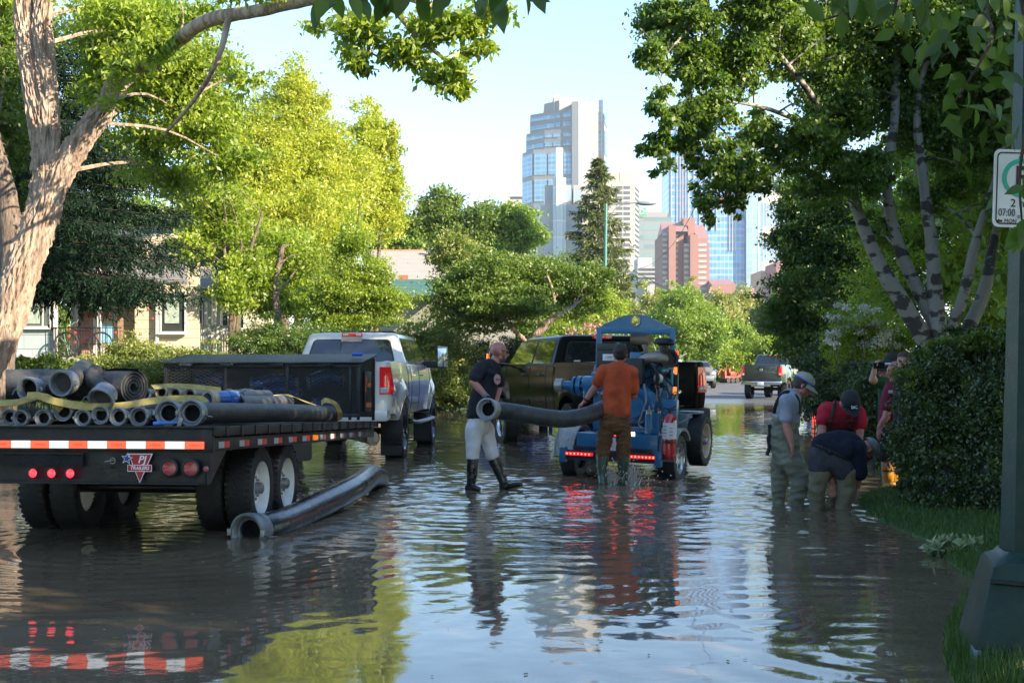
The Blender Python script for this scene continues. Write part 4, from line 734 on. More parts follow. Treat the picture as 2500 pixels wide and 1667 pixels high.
def pickup(name, label, cat, loc, rz, paint, L=6.05, W=.98, ra_y=1.30, fa_y=5.35, lift=.12, bed=1.9, cab1=4.75, wr=.43, ww=.30, rim=chrome, rimstyle='spoke', roof=1.93, flare=.07, low=None, shell=False, trim=None, group=None, belt=1.38, lean=(.22, .62), emb=None, suv=False, tilt=0, taillit=False, skip=0):
    root = empty(name, loc, (0, tilt, rz), label, cat, group); zl = lift; ar = wr+.12
    def X(y, z):
        x = W*(1-.06*((z-1.0-zl)/.5)**2)
        if z > 1.2+zl and y > bed: x -= .35*(z-1.2-zl)**2
        for a in (ra_y, fa_y):
            q = math.hypot(y-a, (z-wr)*.9); x += flare*math.exp(-((max(q, ar)-ar)/.13)**2)
        if y < .12: x -= .05*(1-y/.12)**2
        if y > L-.9: x -= .30*((y-L+.9)/.9)**2.2
        return x
    def zt(y):
        if y < bed: return belt+.05+zl
        if y < cab1: return belt+zl
        return belt+zl-.02-.10*((y-cab1)/(L-cab1))**1.6
    bot = .56+zl
    def zb(y):
        z = bot+(.05 if y < ra_y-ar-.05 else 0)
        for a in (ra_y, fa_y):
            if abs(y-a) < ar: z = max(z, wr+math.sqrt(max(0, ar*ar-(y-a)**2)))
        return z
    ycol = set(np.round(np.linspace(0, L, 50), 3)) | {0, .03, .07, .12, bed-.01, bed+.01, cab1}
    for a in (ra_y, fa_y):
        for i in range(25): ycol.add(round(a+ar*math.cos(math.pi*i/24), 4))
        ycol |= {a-ar-.002, a+ar+.002}
    ycol = sorted(y for y in ycol if 0 <= y <= L); nr = 14; mb = MB()
    for s in (-1, 1):
        vs = []
        for y in ycol:
            z0, z1 = zb(y), zt(y)
            for j in range(nr+1):
                z = z0+(z1-z0)*(j/nr)**.9
                vs.append((s*X(y, z), y, z))
            xt = X(y, z1); vs.append((s*(xt-.035), y, z1+.012)); vs.append((s*(xt-.09), y, z1+.005)); vs.append((s*(xt-.10), y, z1-.1))
        k = nr+4; fs = [(i*k+j, i*k+j+1, (i+1)*k+j+1, (i+1)*k+j) for i in range(len(ycol)-1) for j in range(k-1)]; mb.add(vs, fs)
        # arch lip and inner well
        for a in (ra_y, fa_y):
            pts = [(a+ar*math.cos(t), wr+ar*math.sin(t)) for t in np.linspace(0, math.pi, 19) if wr+ar*math.sin(t) > bot-.1]
            vs = []
            for (y, z) in pts: vs += [(s*(X(y, z)+.004), y, z+.004), (s*(X(y, z)-.05), y, z-.006), (s*(X(y, z)-.38), y, z)]
            mb.add(vs, [(i*3+j, i*3+j+1, i*3+4+j, i*3+3+j) for i in range(len(pts)-1) for j in range(2)])
        # rear corner return
        vs = []
        for j in range(nr+1): z = zb(0)+(zt(0)-zb(0))*j/nr; vs += [(s*X(0, z), 0, z), (s*(X(0, z)-.02), -.012, z), (s*.74, -.015, z)]
        mb.add(vs, [(j*3+i, j*3+i+1, j*3+4+i, j*3+3+i) for j in range(nr) for i in range(2)])
    # bonnet
    vs = []; yy = [y for y in ycol if y >= cab1-.05]; nx_ = 12
    for y in yy:
        x0 = X(y, zt(y))-.06
        for i in range(nx_+1): t = -1+2*i/nx_; vs.append((x0*t, y, zt(y)+.008+.07*(1-t*t)**.5*(1-.4*((y-cab1)/(L-cab1))**2)))
    mb.add(vs, [(i*(nx_+1)+j, i*(nx_+1)+j+1, (i+1)*(nx_+1)+j+1, (i+1)*(nx_+1)+j) for i in range(len(yy)-1) for j in range(nx_)])
    mb.box((0, L-.04, .95+zl), (2*(W-.32), .06, .75)); mb.bbox((0, L-.03, .60+zl), (2*(W-.24), .16, .34), .05); mb.box((0, bed/2, .88+zl), (2*W-.25, bed-.06, .04)); mb.box((0, bed+.03, 1.12+zl), (2*W-.2, .05, .5))
    body = mb.build('body', paint, root, 40)
    # greenhouse
    g0, g1 = (bed+.03, cab1+.25) if not suv else (.10, cab1+.25); ztop = roof+zl; zbt = belt+zl-.02; wb, wt = W-.06, W-.25
    l0, l1 = lean
    def ring(t):
        e = max(0, (t-.86)/.14); yb = g0+l0*t+.12*e*e; yf = g1-l1*t-.16*e*e; w = wb+(wt-wb)*t-.18*e*e*(e > 0); z = zbt+(ztop-zbt)*(t if e == 0 else .86+.14*(1-(1-e)**2)); return yb, yf, w, z
    gm = MB(); lv = [0, .15, .3, .5, .7, .86, .90, .94, .97, 1.0]; n_ = None; vs = []
    for t in lv:
        yb, yf, w, z = ring(t); P_ = rrect(-w, w, yb, yf, .13, 4); n_ = len(P_); vs += [(x, y, z) for x, y in P_]
    fs = [(i*n_+j, i*n_+(j+1) % n_, (i+1)*n_+(j+1) % n_, (i+1)*n_+j) for i in range(len(lv)-1) for j in range(n_)]
    yb, yf, w, z = ring(1.0); b_ = len(vs)
    for q in (.7, .35, .02):
        P_ = rrect(-w*q, w*q, (yb+yf)/2-(yf-yb)/2*q, (yb+yf)/2+(yf-yb)/2*q, .13*q, 4); vs += [(x, y, z+.022*(1-q*q)+.01) for x, y in P_]
    for i in range(len(lv)-1, len(lv)+2): fs += [(i*n_+j, i*n_+(j+1) % n_, (i+1)*n_+(j+1) % n_, (i+1)*n_+j) for j in range(n_)]
    gm.add(vs, fs); cab = gm.build('cab', paint, root, 40)
    def fp(face, a, t, o):
        yb, yf, w, z = ring(t)
        if face == 'rear': return (a*w, yb-o, z)
        if face == 'front': return (a*w, yf+o, z)
        return ((w+o)*face, a, z)
    def pane(nm, face, poly, m=glassd, frame=.014):
        if frame:
            cu = sum(p[0] for p in poly)/len(poly); cv = sum(p[1] for p in poly)/len(poly)
            f = MB(); o1 = [fp(face, cu+(p[0]-cu)*1.035+.0*cu, cv+(p[1]-cv)*1.07, .004) for p in poly]; o0 = [fp(face, cu+(p[0]-cu)*1.035, cv+(p[1]-cv)*1.07, -.01) for p in poly]; k = len(poly)
            f.add(o1+o0, [tuple(range(k))]+[(i, (i+1) % k, k+(i+1) % k, k+i) for i in range(k)]); fr_ = f.build('window_frame', blackp, root, 20); par = fr_
        else: par = root
        q = MB(); k = len(poly); q.add([fp(face, p[0], p[1], .008) for p in poly], [tuple(range(k))]); return q.build(nm, m, par, 0)
    pane('rear_window', 'rear', rrect(-.80, .80, .13, .78, .09)); pane('windscreen', 'front', rrect(-.88, .88, .08, .82, .08))
    cabm = (bed+cab1)/2 if not suv else 2.6
    for s in (-1, 1):
        y0 = g0+.30; y1 = cabm+.02; y3 = g1-.16
        pane('rear_door_window', s, [(y0, .10), (y1-.06, .10), (y1-.06, .83), (y0+.12, .83), (y0+.05, .75)][::1]); pane('front_door_window', s, [(y1+.04, .10), (y3-.02, .10), (y3-.40, .83), (y1+.04, .83)])
        if suv: pane('quarter_window', s, [(g0+.10, .12), (y0-.05, .12), (y0+.02, .80), (g0+.22, .80)]) if g0+.10 < y0-.1 else None
        # seams and handles
        sm = MB()
        for yy_ in ((bed+.0, bed+.42, cabm, cab1+.12) if not suv else (1.7, cabm, cab1+.1)):
            sm.tube([(s*(X(yy_, z)+.001), yy_, z) for z in np.linspace(max(bot+.03, zb(yy_)+.02), zt(yy_)-.01, 9)], .005, 4)
        sm.tube([(s*(X(y, bot+.16)+.001), y, bot+.16) for y in np.linspace(bed+.42, cab1+.1, 12)], .004, 4); sm.build('door_seam', seam, root)
        for yy_ in (bed+.62, cabm+.18):
            h_ = MB(); z = zt(yy_)-.17; h_.tube([(s*(X(yy_, z)-.01), yy_, z), (s*(X(yy_, z)+.035), yy_+.03, z), (s*(X(yy_, z)+.035), yy_+.16, z), (s*(X(yy_, z)-.01), yy_+.19, z)], .014, 6); h_.build('door_handle', trim or chrome, root)
        tl = MB(); zz = (zt(0)-.10-.40, zt(0)-.08); n2 = 7; vs = []
        for j in range(n2):
            z = zz[0]+(zz[1]-zz[0])*j/(n2-1)
            vs += [(s*(W-.19), -.030, z), (s*(X(0, z)-.04), -.035, z), (s*(X(.03, z)+.008), .0, z), (s*(X(.09, z)+.006), .06, z), (s*(X(.15, z)+.003), .13+.03*math.sin(j*.9), z)]
        tl.add(vs, [(j*5+i, j*5+i+1, j*5+6+i, j*5+5+i) for j in range(n2-1) for i in range(4)]); tlo = tl.build('tail_light', redlit if taillit else redl, root, 30)
        rv = MB(); rv.bbox((s*(W-.115), -.036, zz[0]+.06), (.12, .02, .085), .01); rv.build('reversing_lens', whitel, tlo)
    for (a, s) in ((ra_y, -1), (ra_y, 1), (fa_y, -1), (fa_y, 1)): wheel(root, (s*(W-ww/2+.04), a, wr), wr, ww, wr*.62, s, rim, rimstyle)
    # tailgate, bumper
    tg = MB(); tg.bbox((0, -.006, (zt(0)+bot+.16)/2), (1.48, .05, zt(0)-bot-.14), .015); tg.bbox((0, -.012, zt(0)-.015), (1.50, .07, .05), .015); tg.bbox((0, -.026, (zt(0)+bot)/2-.02), (1.2, .02, .34), .01)
    tgo = tg.build('tailgate', paint, root); hh = MB(); hh.bbox((0, -.035, zt(0)-.13), (.26, .02, .07), .008); hh.build('handle', trim or blackp, tgo)
    bpm = MB(); bpm.bbox((0, -.12, bot+.03), (2*W-.08, .18, .17), .04); bpm.bbox((0, -.10, bot-.08), (.9, .14, .12), .02)
    for s in (-1, 1): bpm.bbox((s*(W-.10), .02, bot+.04), (.12, .28, .16), .03)
    bpm.build('bumper', low or chrome, root)
    lp = MB(); lp.bbox((-.28 if emb else 0, -.218, bot+.0), (.31, .008, .155), .004); lpo = lp.build('licence_plate', mat('plate_white', (.72, .72, .72), .5), root)
    br = MB(); yb, yf, w, z = ring(.90); br.bbox((0, yb-.012, z+.005), (.36, .04, .065), .012); bo = br.build('brake_light', redl, root)
    for s in (-1, 1): bw = MB(); bw.bbox((s*.11, yb-.03, z+.005), (.09, .02, .035), .006); bw.build('cargo_lamp', whitel, bo)
    # chassis
    ch = MB()
    for s in (-1, 1): ch.box((s*.42, L/2, .55+zl*.6), (.09, L-.5, .14))
    ch.cyl((-W+.2, ra_y, wr), (W-.2, ra_y, wr), .055, n=10); ch.sphere((0, ra_y, wr), .17, 8); ch.cyl((-W+.2, fa_y, wr), (W-.2, fa_y, wr), .05, n=10); ch.box((0, 3.6, .62+zl), (1.1, 3., .22)); ch.build('chassis', mat('underbody', (.012, .011, .010), .9), root)
    # mirrors
    for s in (-1, 1):
        if s == skip or skip == 2: continue
        a = MB(); y = g1-.30; z = belt+zl+.02; a.tube([(s*(W-.05), y, z), (s*(W+.20), y+.02, z+.03), (s*(W+.28), y+.02, z+.03)], .035, 8, ku=.6)
        a.bbox((s*(W+.30), y+.04, z+.12), (.20, .14, .34), .05); mo = a.build('mirror', blackp, root)
        q = MB(); q.bbox((s*(W+.30), y-.035, z+.12), (.165, .012, .29), .03); q.build('mirror_glass', chrome, mo)
    root['_W'] = W; return root, dict(X=X, zt=zt, zb=zb, bot=bot, ring=ring, zl=zl, fp=fp, g0=g0, g1=g1, wt=wt, ztop=ztop)
def car_paint(name, c, metal=.4, rough=.28, dirt=.0, var=.05): return mat(name, c, rough, metal, var=var, vs=1.2, coat=1, dirt=dirt)
silver = car_paint('champagne_paint', (.70, .66, .59), .12, .35, .05)
olivep = mat('dark_olive_paint', (.007, .0065, .005), .14, 0, var=.05, vs=1.2, spec=.06)
blackc = mat('black_paint', (.004, .004, .005), .3, 0, var=.05, spec=.06)
grnp = car_paint('grey_green_paint', (.055, .062, .052), .4, .3)
wetblack = mat('wet_black_rim', (.012, .011, .010), .12, .3, coat=1, dirt=.3)
# ---- white pickup that pulls the flatbed
def to_rz(deg): return R(-deg)
tail_d = 20.9; px_ = 816.; wx = (px_-1250)/FPX*tail_d
ram, I_ = pickup('pickup_truck', 'raised champagne white crew cab pickup towing the flatbed trailer', 'pickup truck', (wx-.10, tail_d, -.02), to_rz(3.2), silver, L=6.1, W=1.0, ra_y=1.25, fa_y=5.35, lift=.16, bed=1.95, cab1=4.85, wr=.46, ww=.32, rim=wetblack, flare=.065, roof=1.93, low=silver, belt=1.37, skip=1)
sr = MB(); yb, yf, w, z = I_['ring'](1.0); sr.bbox((.05, yb+1.25, z+.05), (.95, .25, .03), .01); sr.build('sunroof_deflector', blackp, ram)
mf = MB(); mf.bbox((.86, .86, .42), (.34, .02, .68), .008); mf.build('mud_flap', blackp, ram); mf = MB(); mf.bbox((.86, 4.82, .42), (.30, .02, .62), .008); mf.build('mud_flap', blackp, ram); mf = MB(); mf.bbox((-.86, .86, .42), (.34, .02, .68), .008); mf.build('mud_flap', blackp, ram)
ex = MB(); ex.tube([(.1, 1.2, .40), (.35, .75, .40), (.58, .42, .39), (.66, .30, .385)], [.07, .085, .10, .115], 20, cap=False); ex.tube([(.1, 1.2, .40), (.35, .75, .40), (.58, .42, .39), (.655, .31, .385)], [.06, .075, .09, .105], 20); ex.build('exhaust_tip', mat('exhaust_metal', (.45, .40, .32), .25, .9, var=.3, vs=5, dirt=.3), ram)
rb = MB(); rb.tube([(1.0, 2.3, .58), (1.10, 2.4, .56), (1.12, 3.4, .56), (1.10, 4.6, .56), (1.0, 4.7, .58)], .055, 8, ku=.6); rb.build('running_board', steel, ram)
mr_ = MB(); mr_.bbox((1.0, .93, .80+.16), (.012, .09, .035), .004); mr_.build('side_marker', redl, ram)
st = MB(); st.bbox((0, I_['ring'](.72)[0]-.02, I_['ring'](.80)[3]-.005), (.36, .012, .075), .005); st.build('window_sticker', mat('beige_film', (.42, .38, .30), .5), ram)
wd_ = MB(); wd_.box((-.185, I_['ring'](.45)[0]-.012, I_['ring'](.45)[3]), (.008, .01, .36)); wd_.build('window_divider', blackp, ram)
# extended towing mirror on the right
tm = MB(); y = I_['g1']-.30; z = 1.37+.16+.03; tm.bbox((1.04, y+.02, z), (.34, .06, .13), .03); tm.bbox((1.26, y+.02, z+.13), (.20, .05, .40), .04); to = tm.build('towing_mirror', blackp, ram); q = MB(); q.bbox((1.26, y-.012, z+.13), (.17, .012, .36), .03); q.build('mirror_glass', chrome, to); q = MB(); q.tube([(1.355, y-.01, z-.06), (1.365, y-.01, z+.1), (1.355, y-.01, z+.32), (1.17, y-.01, z+.335)], .012, 6); q.build('chrome_trim', chrome, to)
# ---- dark olive crew cab with a canopy shape cab, left of the pump
fd, I2 = pickup('pickup_truck', 'dark olive crew cab pickup with chrome rims behind the blue pump trailer', 'pickup truck', (2.30, 22.2, -.05), R(17), olivep, L=6.2, W=1.0, ra_y=1.3, fa_y=5.3, lift=.18, bed=2.15, cab1=4.95, wr=.46, ww=.30, rim=chrome, roof=1.93, low=blackp, belt=1.38, trim=blackp, lean=(.14, .75), flare=.05)
for ch_ in fd.children:
    if ch_.name.startswith('tailgate'): ch_.data.materials[0] = blackc
em = MB(); em.lathe((.42, -.03, 1.12), (0, -1, 0), [(.001, .012), (.085, .012), (.10, .006), (.105, .0)], 24); eo = em.build('oval_emblem', chrome, fd); eo.location = (0, 0, 0)
for v in eo.data.vertices: v.co.z = 1.12+(v.co.z-1.12)*.45
em = MB(); em.lathe((.42, -.04, 1.12), (0, -1, 0), [(.001, .008), (.088, .006)], 24); e2 = em.build('emblem_field', mat('emblem_blue', (.02, .05, .16), .3, .3), eo)
for v in e2.data.vertices: v.co.z = 1.12+(v.co.z-1.12)*.42
text_mesh('Ford', .062, (.42, -.051, 1.118), (R(90), 0, 0), chrome, 'emblem_script', eo, .001, .35, .001)
wh = MB(); wh.bbox((-.52, I2['ring'](.18)[0]-.018, I2['ring'](.18)[3]), (.12, .004, .03), .001); wh.build('window_sticker', mat('sticker_white', (.7, .7, .7), .5), fd)
sb = MB(); sb.tube([(-1.05, 2.3, .58), (-1.14, 2.4, .57), (-1.14, 4.6, .57), (-1.05, 4.7, .58)], .05, 8); sb.build('running_board', blackp, fd)
sg = MB(); sg.bbox((-1.405, I2['g1']-.28, 1.38+.18+.16), (.012, .10, .16), .004); sg.build('mirror_signal', mat('signal_orange', (.9, .12, .02), .3, emit=1.0), fd)
# ---- far pickup and the dark blue wagon beyond it
r3, I3 = pickup('pickup_truck', 'grey green crew cab pickup with chrome bumper parked far down the street', 'pickup truck', at(1859, 902, 62.5)[:2]+(float(gz(10, 62.5))+.02,), to_rz(24), grnp, L=5.9, W=.98, ra_y=1.25, fa_y=5.1, lift=.16, bed=1.95, cab1=4.7, wr=.44, ww=.29, rim=blackp, belt=1.38)
hm = MB(); hm.lathe((0, -.04, 1.36), (0, -1, 0), [(.001, .015), (.06, .01), (.075, 0)], 10); hm.add([(-.07, -.06, 1.40), (0, -.06, 1.30), (.07, -.06, 1.40), (.03, -.06, 1.35), (0, -.06, 1.42), (-.03, -.06, 1.35)], [(0, 1, 2, 3, 4, 5)]); hm.build('emblem', chrome, r3, 0)
text_mesh('4X4', .07, (.60, -.045, 1.20), (R(90), 0, 0), chrome, 'badge', r3)
b2_, I4 = pickup('parked_wagon', 'dark blue wagon parked ahead of the far pickup', 'car', at(1945, 902, 70)[:2]+(.02,), to_rz(13), car_paint('navy_paint', (.012, .022, .085), .4, .25), L=5.0, W=.96, ra_y=.95, fa_y=4.0, lift=.06, bed=.05, cab1=3.8, wr=.38, ww=.25, rim=blackp, suv=True, roof=1.82, low=blackp, belt=1.15, lean=(.25, .7), taillit=True, group='cars parked far down the street')
G3 = 'cars parked far down the street'
s1, _ = pickup('parked_wagon', 'silver wagon with a roof basket beside the man in the blue jacket', 'car', at(1636, 902, 80)[:2]+(.17,), to_rz(8), car_paint('silver_paint', (.5, .52, .55), .5, .3), L=4.8, W=.92, ra_y=.95, fa_y=3.9, lift=.08, bed=.05, cab1=3.7, wr=.38, ww=.24, rim=chrome, suv=True, roof=1.80, low=silver, belt=1.12, lean=(.2, .75), group=G3)
rk = MB()
for s in (-.5, 0, .5): rk.tube([(s, 1.2, 1.95), (s, 3.0, 1.95)], .02, 5)
for y in (1.2, 1.8, 2.4, 3.0): rk.tube([(-.55, y, 1.95), (.55, y, 1.95)], .02, 5); rk.tube([(-.55, y, 1.95), (-.55, y, 2.1), (.55, y, 2.1), (.55, y, 1.95)], .015, 5)
rk.build('roof_basket', blackp, s1); q = MB(); q.box((.75, 1.9, 2.12), (.5, 1.8, .05), Matrix.Rotation(R(-28), 3, 'Y')); q.build('ramp_board', car_paint('silver_paint', (.5, .52, .55)), s1)
jc = MB(); jc.bbox((.2, 2.2, 2.2), (.5, .3, .45), .05); jr = jc.build('jerry_can', mat('can_red', (.55, .03, .02), .5), None); jr.matrix_world = s1.matrix_basis.copy(); tag(jr, 'red fuel can strapped on the roof of the silver wagon', 'fuel can')
s2, _ = pickup('parked_pickup', 'grey pickup facing the camera behind the man in the blue jacket', 'pickup truck', at(1674, 902, 92)[:2]+(.22,), R(185), car_paint('grey_paint', (.16, .18, .20), .5, .3), L=5.2, W=.95, lift=.05, ra_y=1.1, fa_y=4.3, bed=1.7, cab1=4.0, wr=.38, ww=.24, belt=1.16, roof=1.72, group=G3)
for s in (-1, 1):
    q = MB(); q.bbox((s*.70, 5.17, .98), (.30, .06, .18), .03); q.build('headlight', whitel, s2)
q = MB(); q.bbox((0, 5.19, .98), (.9, .04, .24), .02); q.build('grille', blackp, s2)
s3, _ = pickup('parked_car', 'red car with its tail toward the camera, left of the far lamp post', 'car', at(1706, 902, 99)[:2]+(.25,), to_rz(10), car_paint('red_paint', (.50, .02, .03), .2, .3), L=4.4, W=.86, ra_y=.85, fa_y=3.45, lift=-.12, bed=.05, cab1=3.2, wr=.32, ww=.21, suv=True, roof=1.52, low=car_paint('red_paint', (.5, .02, .03)), belt=1.05, lean=(.5, .8), group=G3)
s4, _ = pickup('parked_car', 'blue sedan with a white grille behind the walking man in the black shirt', 'car', (.18, 35.1, -.1), R(176), car_paint('blue_paint', (.03, .07, .35), .3, .3), L=4.6, W=.88, ra_y=.9, fa_y=3.6, lift=-.1, bed=.05, cab1=3.2, wr=.33, ww=.21, suv=True, roof=1.50, low=car_paint('blue_paint', (.03, .07, .35)), belt=1.02, lean=(.5, 1.0), skip=2)
q = MB()
for k in range(4): q.bbox((0, 4.57, .60+k*.055), (1.0, .05, .022), .006)
q.build('grille', chrome, s4)
# ---- red machine at the far kerb
c = at(1780, 925, 112); c.z = float(gz(c.x-3, 112))+.05; rm = empty('tracked_machine', c, (0, 0, R(35)), 'small orange red trenching machine at the far kerb', 'machine')
rm.scale = (.72, .72, .72); om = mat('machine_orange', (.34, .045, .025), .5, dirt=.2); q = MB(); q.bbox((0, 0, .6), (2.0, .8, .35), .08); q.bbox((.3, 0, 1.05), (.8, .7, .5), .08); q.bbox((-.8, 0, 1.0), (.3, .6, .7), .06); q.tube([(-.8, 0, 1.2), (-1.3, 0, 1.6), (-1.8, 0, .9)], .08, 8); q.bbox((-.1, 0, 1.35), (.25, .5, .5), .05); q.tube([(.9, 0, .8), (1.4, .1, 1.25), (1.9, .1, .5)], .07, 8); q.box((1.5, 0, .8), (1.2, .3, .25), Matrix.Rotation(R(-25), 3, 'Y')); q.build('housing', om, rm)
q = MB(); q.tube([(-.4, 0, 1.4), (-.4, 0, 2.2)], .05, 6); q.tube([(.5, .3, 1.5), (.5, .3, 1.9)], .04, 6); q.build('levers', om, rm); q = MB()
for x in (-.7, 0, .7): q.cyl((x, -.65, .3), (x, .65, .3), .3, n=16)
q.build('track', rubber, rm)
# ---------------------------------------------------------------- flatbed trailer
tp = mat('trailer_black', (.012, .013, .016), .38, .2, var=.35, vs=3, bump=.15, bs=40, dirt=.16)
TR = empty('flatbed_trailer', (-3.62, 10.68, .993), (R(-1.75), 0, R(-6.1)), 'black deck over flatbed trailer with red and white tape, left foreground', 'trailer')
HW, TL = 1.295, 6.15
mb = MB(); mb.box((0, TL/2, -.02), (2*HW-.02, TL, .03)); mb.build('deck', mat('deck_steel', (.10, .095, .09), .5, .4, var=.4, vs=4, bump=.3, bs=30, dirt=.5), TR)
mb = MB(); mb.bbox((0, .02, -.098), (2*HW, .07, .195), .008); mb.bbox((0, -.02, -.003), (2*HW+.01, .08, .012), .003)
mb.prism([(-HW+.0, -.195), (HW-.02, -.195), (HW-.085, -.45), (-HW+.085, -.45)], (0, .03, 0), (1, 0, 0), (0, 0, 1), -.05)
mb.bbox((0, -.022, -.445), (2*HW-.19, .03, .014), .003); mb.bbox((-.62, -.024, -.215), (1.75, .02, .010), .002); mb.build('rear_frame', tp, TR)
# checker plate ramp pocket
ck = MB(); ck.bbox((-.62, -.016, -.27), (1.74, .012, .095), .003); ck.build('ramp_cover', mat('checker_plate_black', (.02, .02, .021), .4, .5, var=.3, bump=1, bs=95), TR)
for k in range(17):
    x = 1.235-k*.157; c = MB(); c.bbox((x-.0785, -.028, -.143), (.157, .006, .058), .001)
    c.build('reflective_tape', mat('tape_white', (.80, .78, .76), .3, emit=.35) if k % 2 else mat('tape_red', (.85, .10, .04), .3, emit=.45), TR)  # glow painted by emission, standing in for the tape's reflected light
    if k < 14 and k % 2 == 0: text_mesh('PJ TRAILERS', .018, (x-.0785, -.0325, -.143), (R(90), 0, 0), mat('tape_print', (.30, .01, .01), .6), 'tape_print', TR, .0003, sx=.9)
lens_on = mat('marker_lens', (.85, .03, .05), .15, coat=1, emit=.7); lens_off = mat('brake_lens', (.42, .018, .022), .15, coat=1, bump=.5, bs=260)
for x, r_, m_ in ((-.153, .034, lens_on), (0, .034, lens_on), (.153, .034, lens_on), (.955, .056, lens_off), (1.128, .056, lens_off), (-.955, .056, lens_off), (-1.128, .056, lens_off)):
    z = -.37 if r_ < .04 else -.322
    c = MB(); c.lathe((x, -.022, z), (0, -1, 0), [(r_*1.32, 0), (r_*1.30, .014), (r_*1.05, .018), (r_*1.0, .008)], 24); o = c.build('light_surround', blackp, TR)
    c = MB(); c.lathe((x, -.022, z), (0, -1, 0), [(.0005, .012), (r_*.5, .012), (r_, .009)], 24); c.build('light_lens', m_, o)
# emblem: two tone triangle with a star
em = MB(); ex, ez = .705, -.325; wht = mat('decal_white', (.82, .82, .80), .4); rd = mat('decal_red', (.48, .02, .03), .4); bl_ = mat('decal_blue', (.02, .06, .30), .4)
def flat(poly, y, m, nm, par=TR): q = MB(); k = len(poly); q.prism(poly, (0, y, 0), (1, 0, 0), (0, 0, 1), -.0012); return q.build(nm, m, par, 0)
E0 = flat([(ex-.085, ez+.115), (ex+.115, ez+.115), (ex+.012, ez-.118)], -.0225, wht, 'maker_decal')
flat([(ex-.074, ez+.108), (ex+.104, ez+.108), (ex+.012, ez-.104)], -.0245, rd, 'decal_triangle', E0)
flat([(ex-.088, ez+.028), (ex+.110, ez+.028), (ex+.110, ez-.026), (ex-.088, ez-.026)], -.0258, wht, 'decal_band', E0); flat([(ex-.083, ez+.023), (ex+.105, ez+.023), (ex+.105, ez-.021), (ex-.083, ez-.021)], -.0270, rd, 'decal_band_field', E0)
def star(cx, cz, r_, m, y, nm): flat([(cx+r_*(1 if i % 2 == 0 else .42)*math.sin(math.pi*i/5+.15), cz+r_*(1 if i % 2 == 0 else .42)*math.cos(math.pi*i/5+.15)) for i in range(10)], y, m, nm, E0)
star(ex-.092, ez+.075, .050, wht, -.0285, 'star'); star(ex-.092, ez+.075, .037, bl_, -.0298, 'star_field')
text_mesh('PJ', .080, (ex+.030, -.0310, ez+.067), (R(90), 0, 0), wht, 'decal_letters', E0, .001, .25, .0015, sx=1.05); text_mesh('TRAILERS', .038, (ex+.012, -.0290, ez+.001), (R(90), 0, 0), wht, 'decal_letters', E0, .001, .2, .0010, sx=.95)
rg = MB(); rg.tube([(.50+.022*math.cos(a), -.035, -.268+.022*math.sin(a)) for a in np.linspace(0, 6.28, 17)], .004, 6); rg.cyl((.44, -.04, -.275), (.52, -.04, -.262), .006); rg.build('latch_ring', steel, TR)
fl_ = MB(); fl_.bbox((.45, -.03, -.322), (.07, .015, .016), .004); fl_.build('latch_handle', blackp, TR)
ov = MB(); ov.lathe((HW-.045, -.02, -.325), (0.3, -1, 0), [(.0005, .02), (.022, .016)], 14); ov.build('side_reflector', lens_off, TR)
# side rails
for s in (-1, 1):
    mb = MB(); mb.bbox((s*(HW+.005), TL/2, -.035), (.05, TL, .075), .006); mb.bbox((s*(HW-.03), TL/2, -.14), (.035, TL-.05, .105), .006)
    for i in range(16): mb.box((s*(HW+.034), .25+i*.39, -.035), (.012, .05, .08)); mb.box((s*(HW+.012), .25+i*.39, -.003), (.05, .035, .012))
    mb.prism([(.0, -.19), (.42, -.19), (.02, -.45), (.0, -.45)], (s*(HW-.045), 0, 0), (0, 1, 0), (0, 0, 1), .02); mb.build('side_rail', tp, TR)
def yl_of(px): p = (px-1250)/FPX; return (-2.33-10.54*p)/(.994*p-.106)
for (a, b, ma) in [(538, 551, 'w'), (551, 564, 'r'), (589, 600, 'w'), (600, 612, 'r'), (633, 643, 'w'), (643, 654, 'r'), (673, 683, 'w'), (683, 692, 'r'), (709, 718, 'w'), (718, 727, 'r'), (742, 751, 'w'), (751, 759, 'r'), (767, 778, 'a'), (784, 791, 'w'), (791, 797, 'p'), (810, 817, 'w'), (817, 822, 'p'), (834, 841, 'w'), (841, 846, 'p'), (856, 862, 'w'), (862, 867, 'p'), (878, 883, 'w'), (883, 887, 'p')]:
    y0, y1 = yl_of(a), yl_of(b); c = MB(); c.bbox((HW-.010, (y0+y1)/2, -.145), (.006, y1-y0, .052), .001)
    if ma == 'a': c.bbox((HW-.0, (y0+y1)/2, -.145), (.03, .10, .055), .012)
    c.build('amber_light' if ma == 'a' else 'reflective_tape', dict(w=mat('tape_grey', (.50, .50, .50), .35), r=mat('tape_red_dull', (.50, .03, .03), .35, emit=.05), p=mat('tape_pink', (.42, .14, .15), .5), a=amber)[ma], TR)  # dull red tape carries a faint painted glow
fr = MB()
for s in (-1, 1): fr.bbox((s*.42, TL/2+.1, -.33), (.10, TL, .26), .01); fr.bbox((s*.42, 3.6, -.48), (.08, 2.6, .10), .01)
for i in range(11): fr.box((0, .35+i*.56, -.10), (2*HW-.1, .05, .09))
fr.tube([(0, TL, -.45), (0, TL+1.7, -.50)], .06, 8); fr.tube([(-.42, TL-.1, -.42), (0, TL+1.5, -.48)], .05, 8); fr.tube([(.42, TL-.1, -.42), (0, TL+1.5, -.48)], .05, 8); fr.build('chassis', tp, TR)
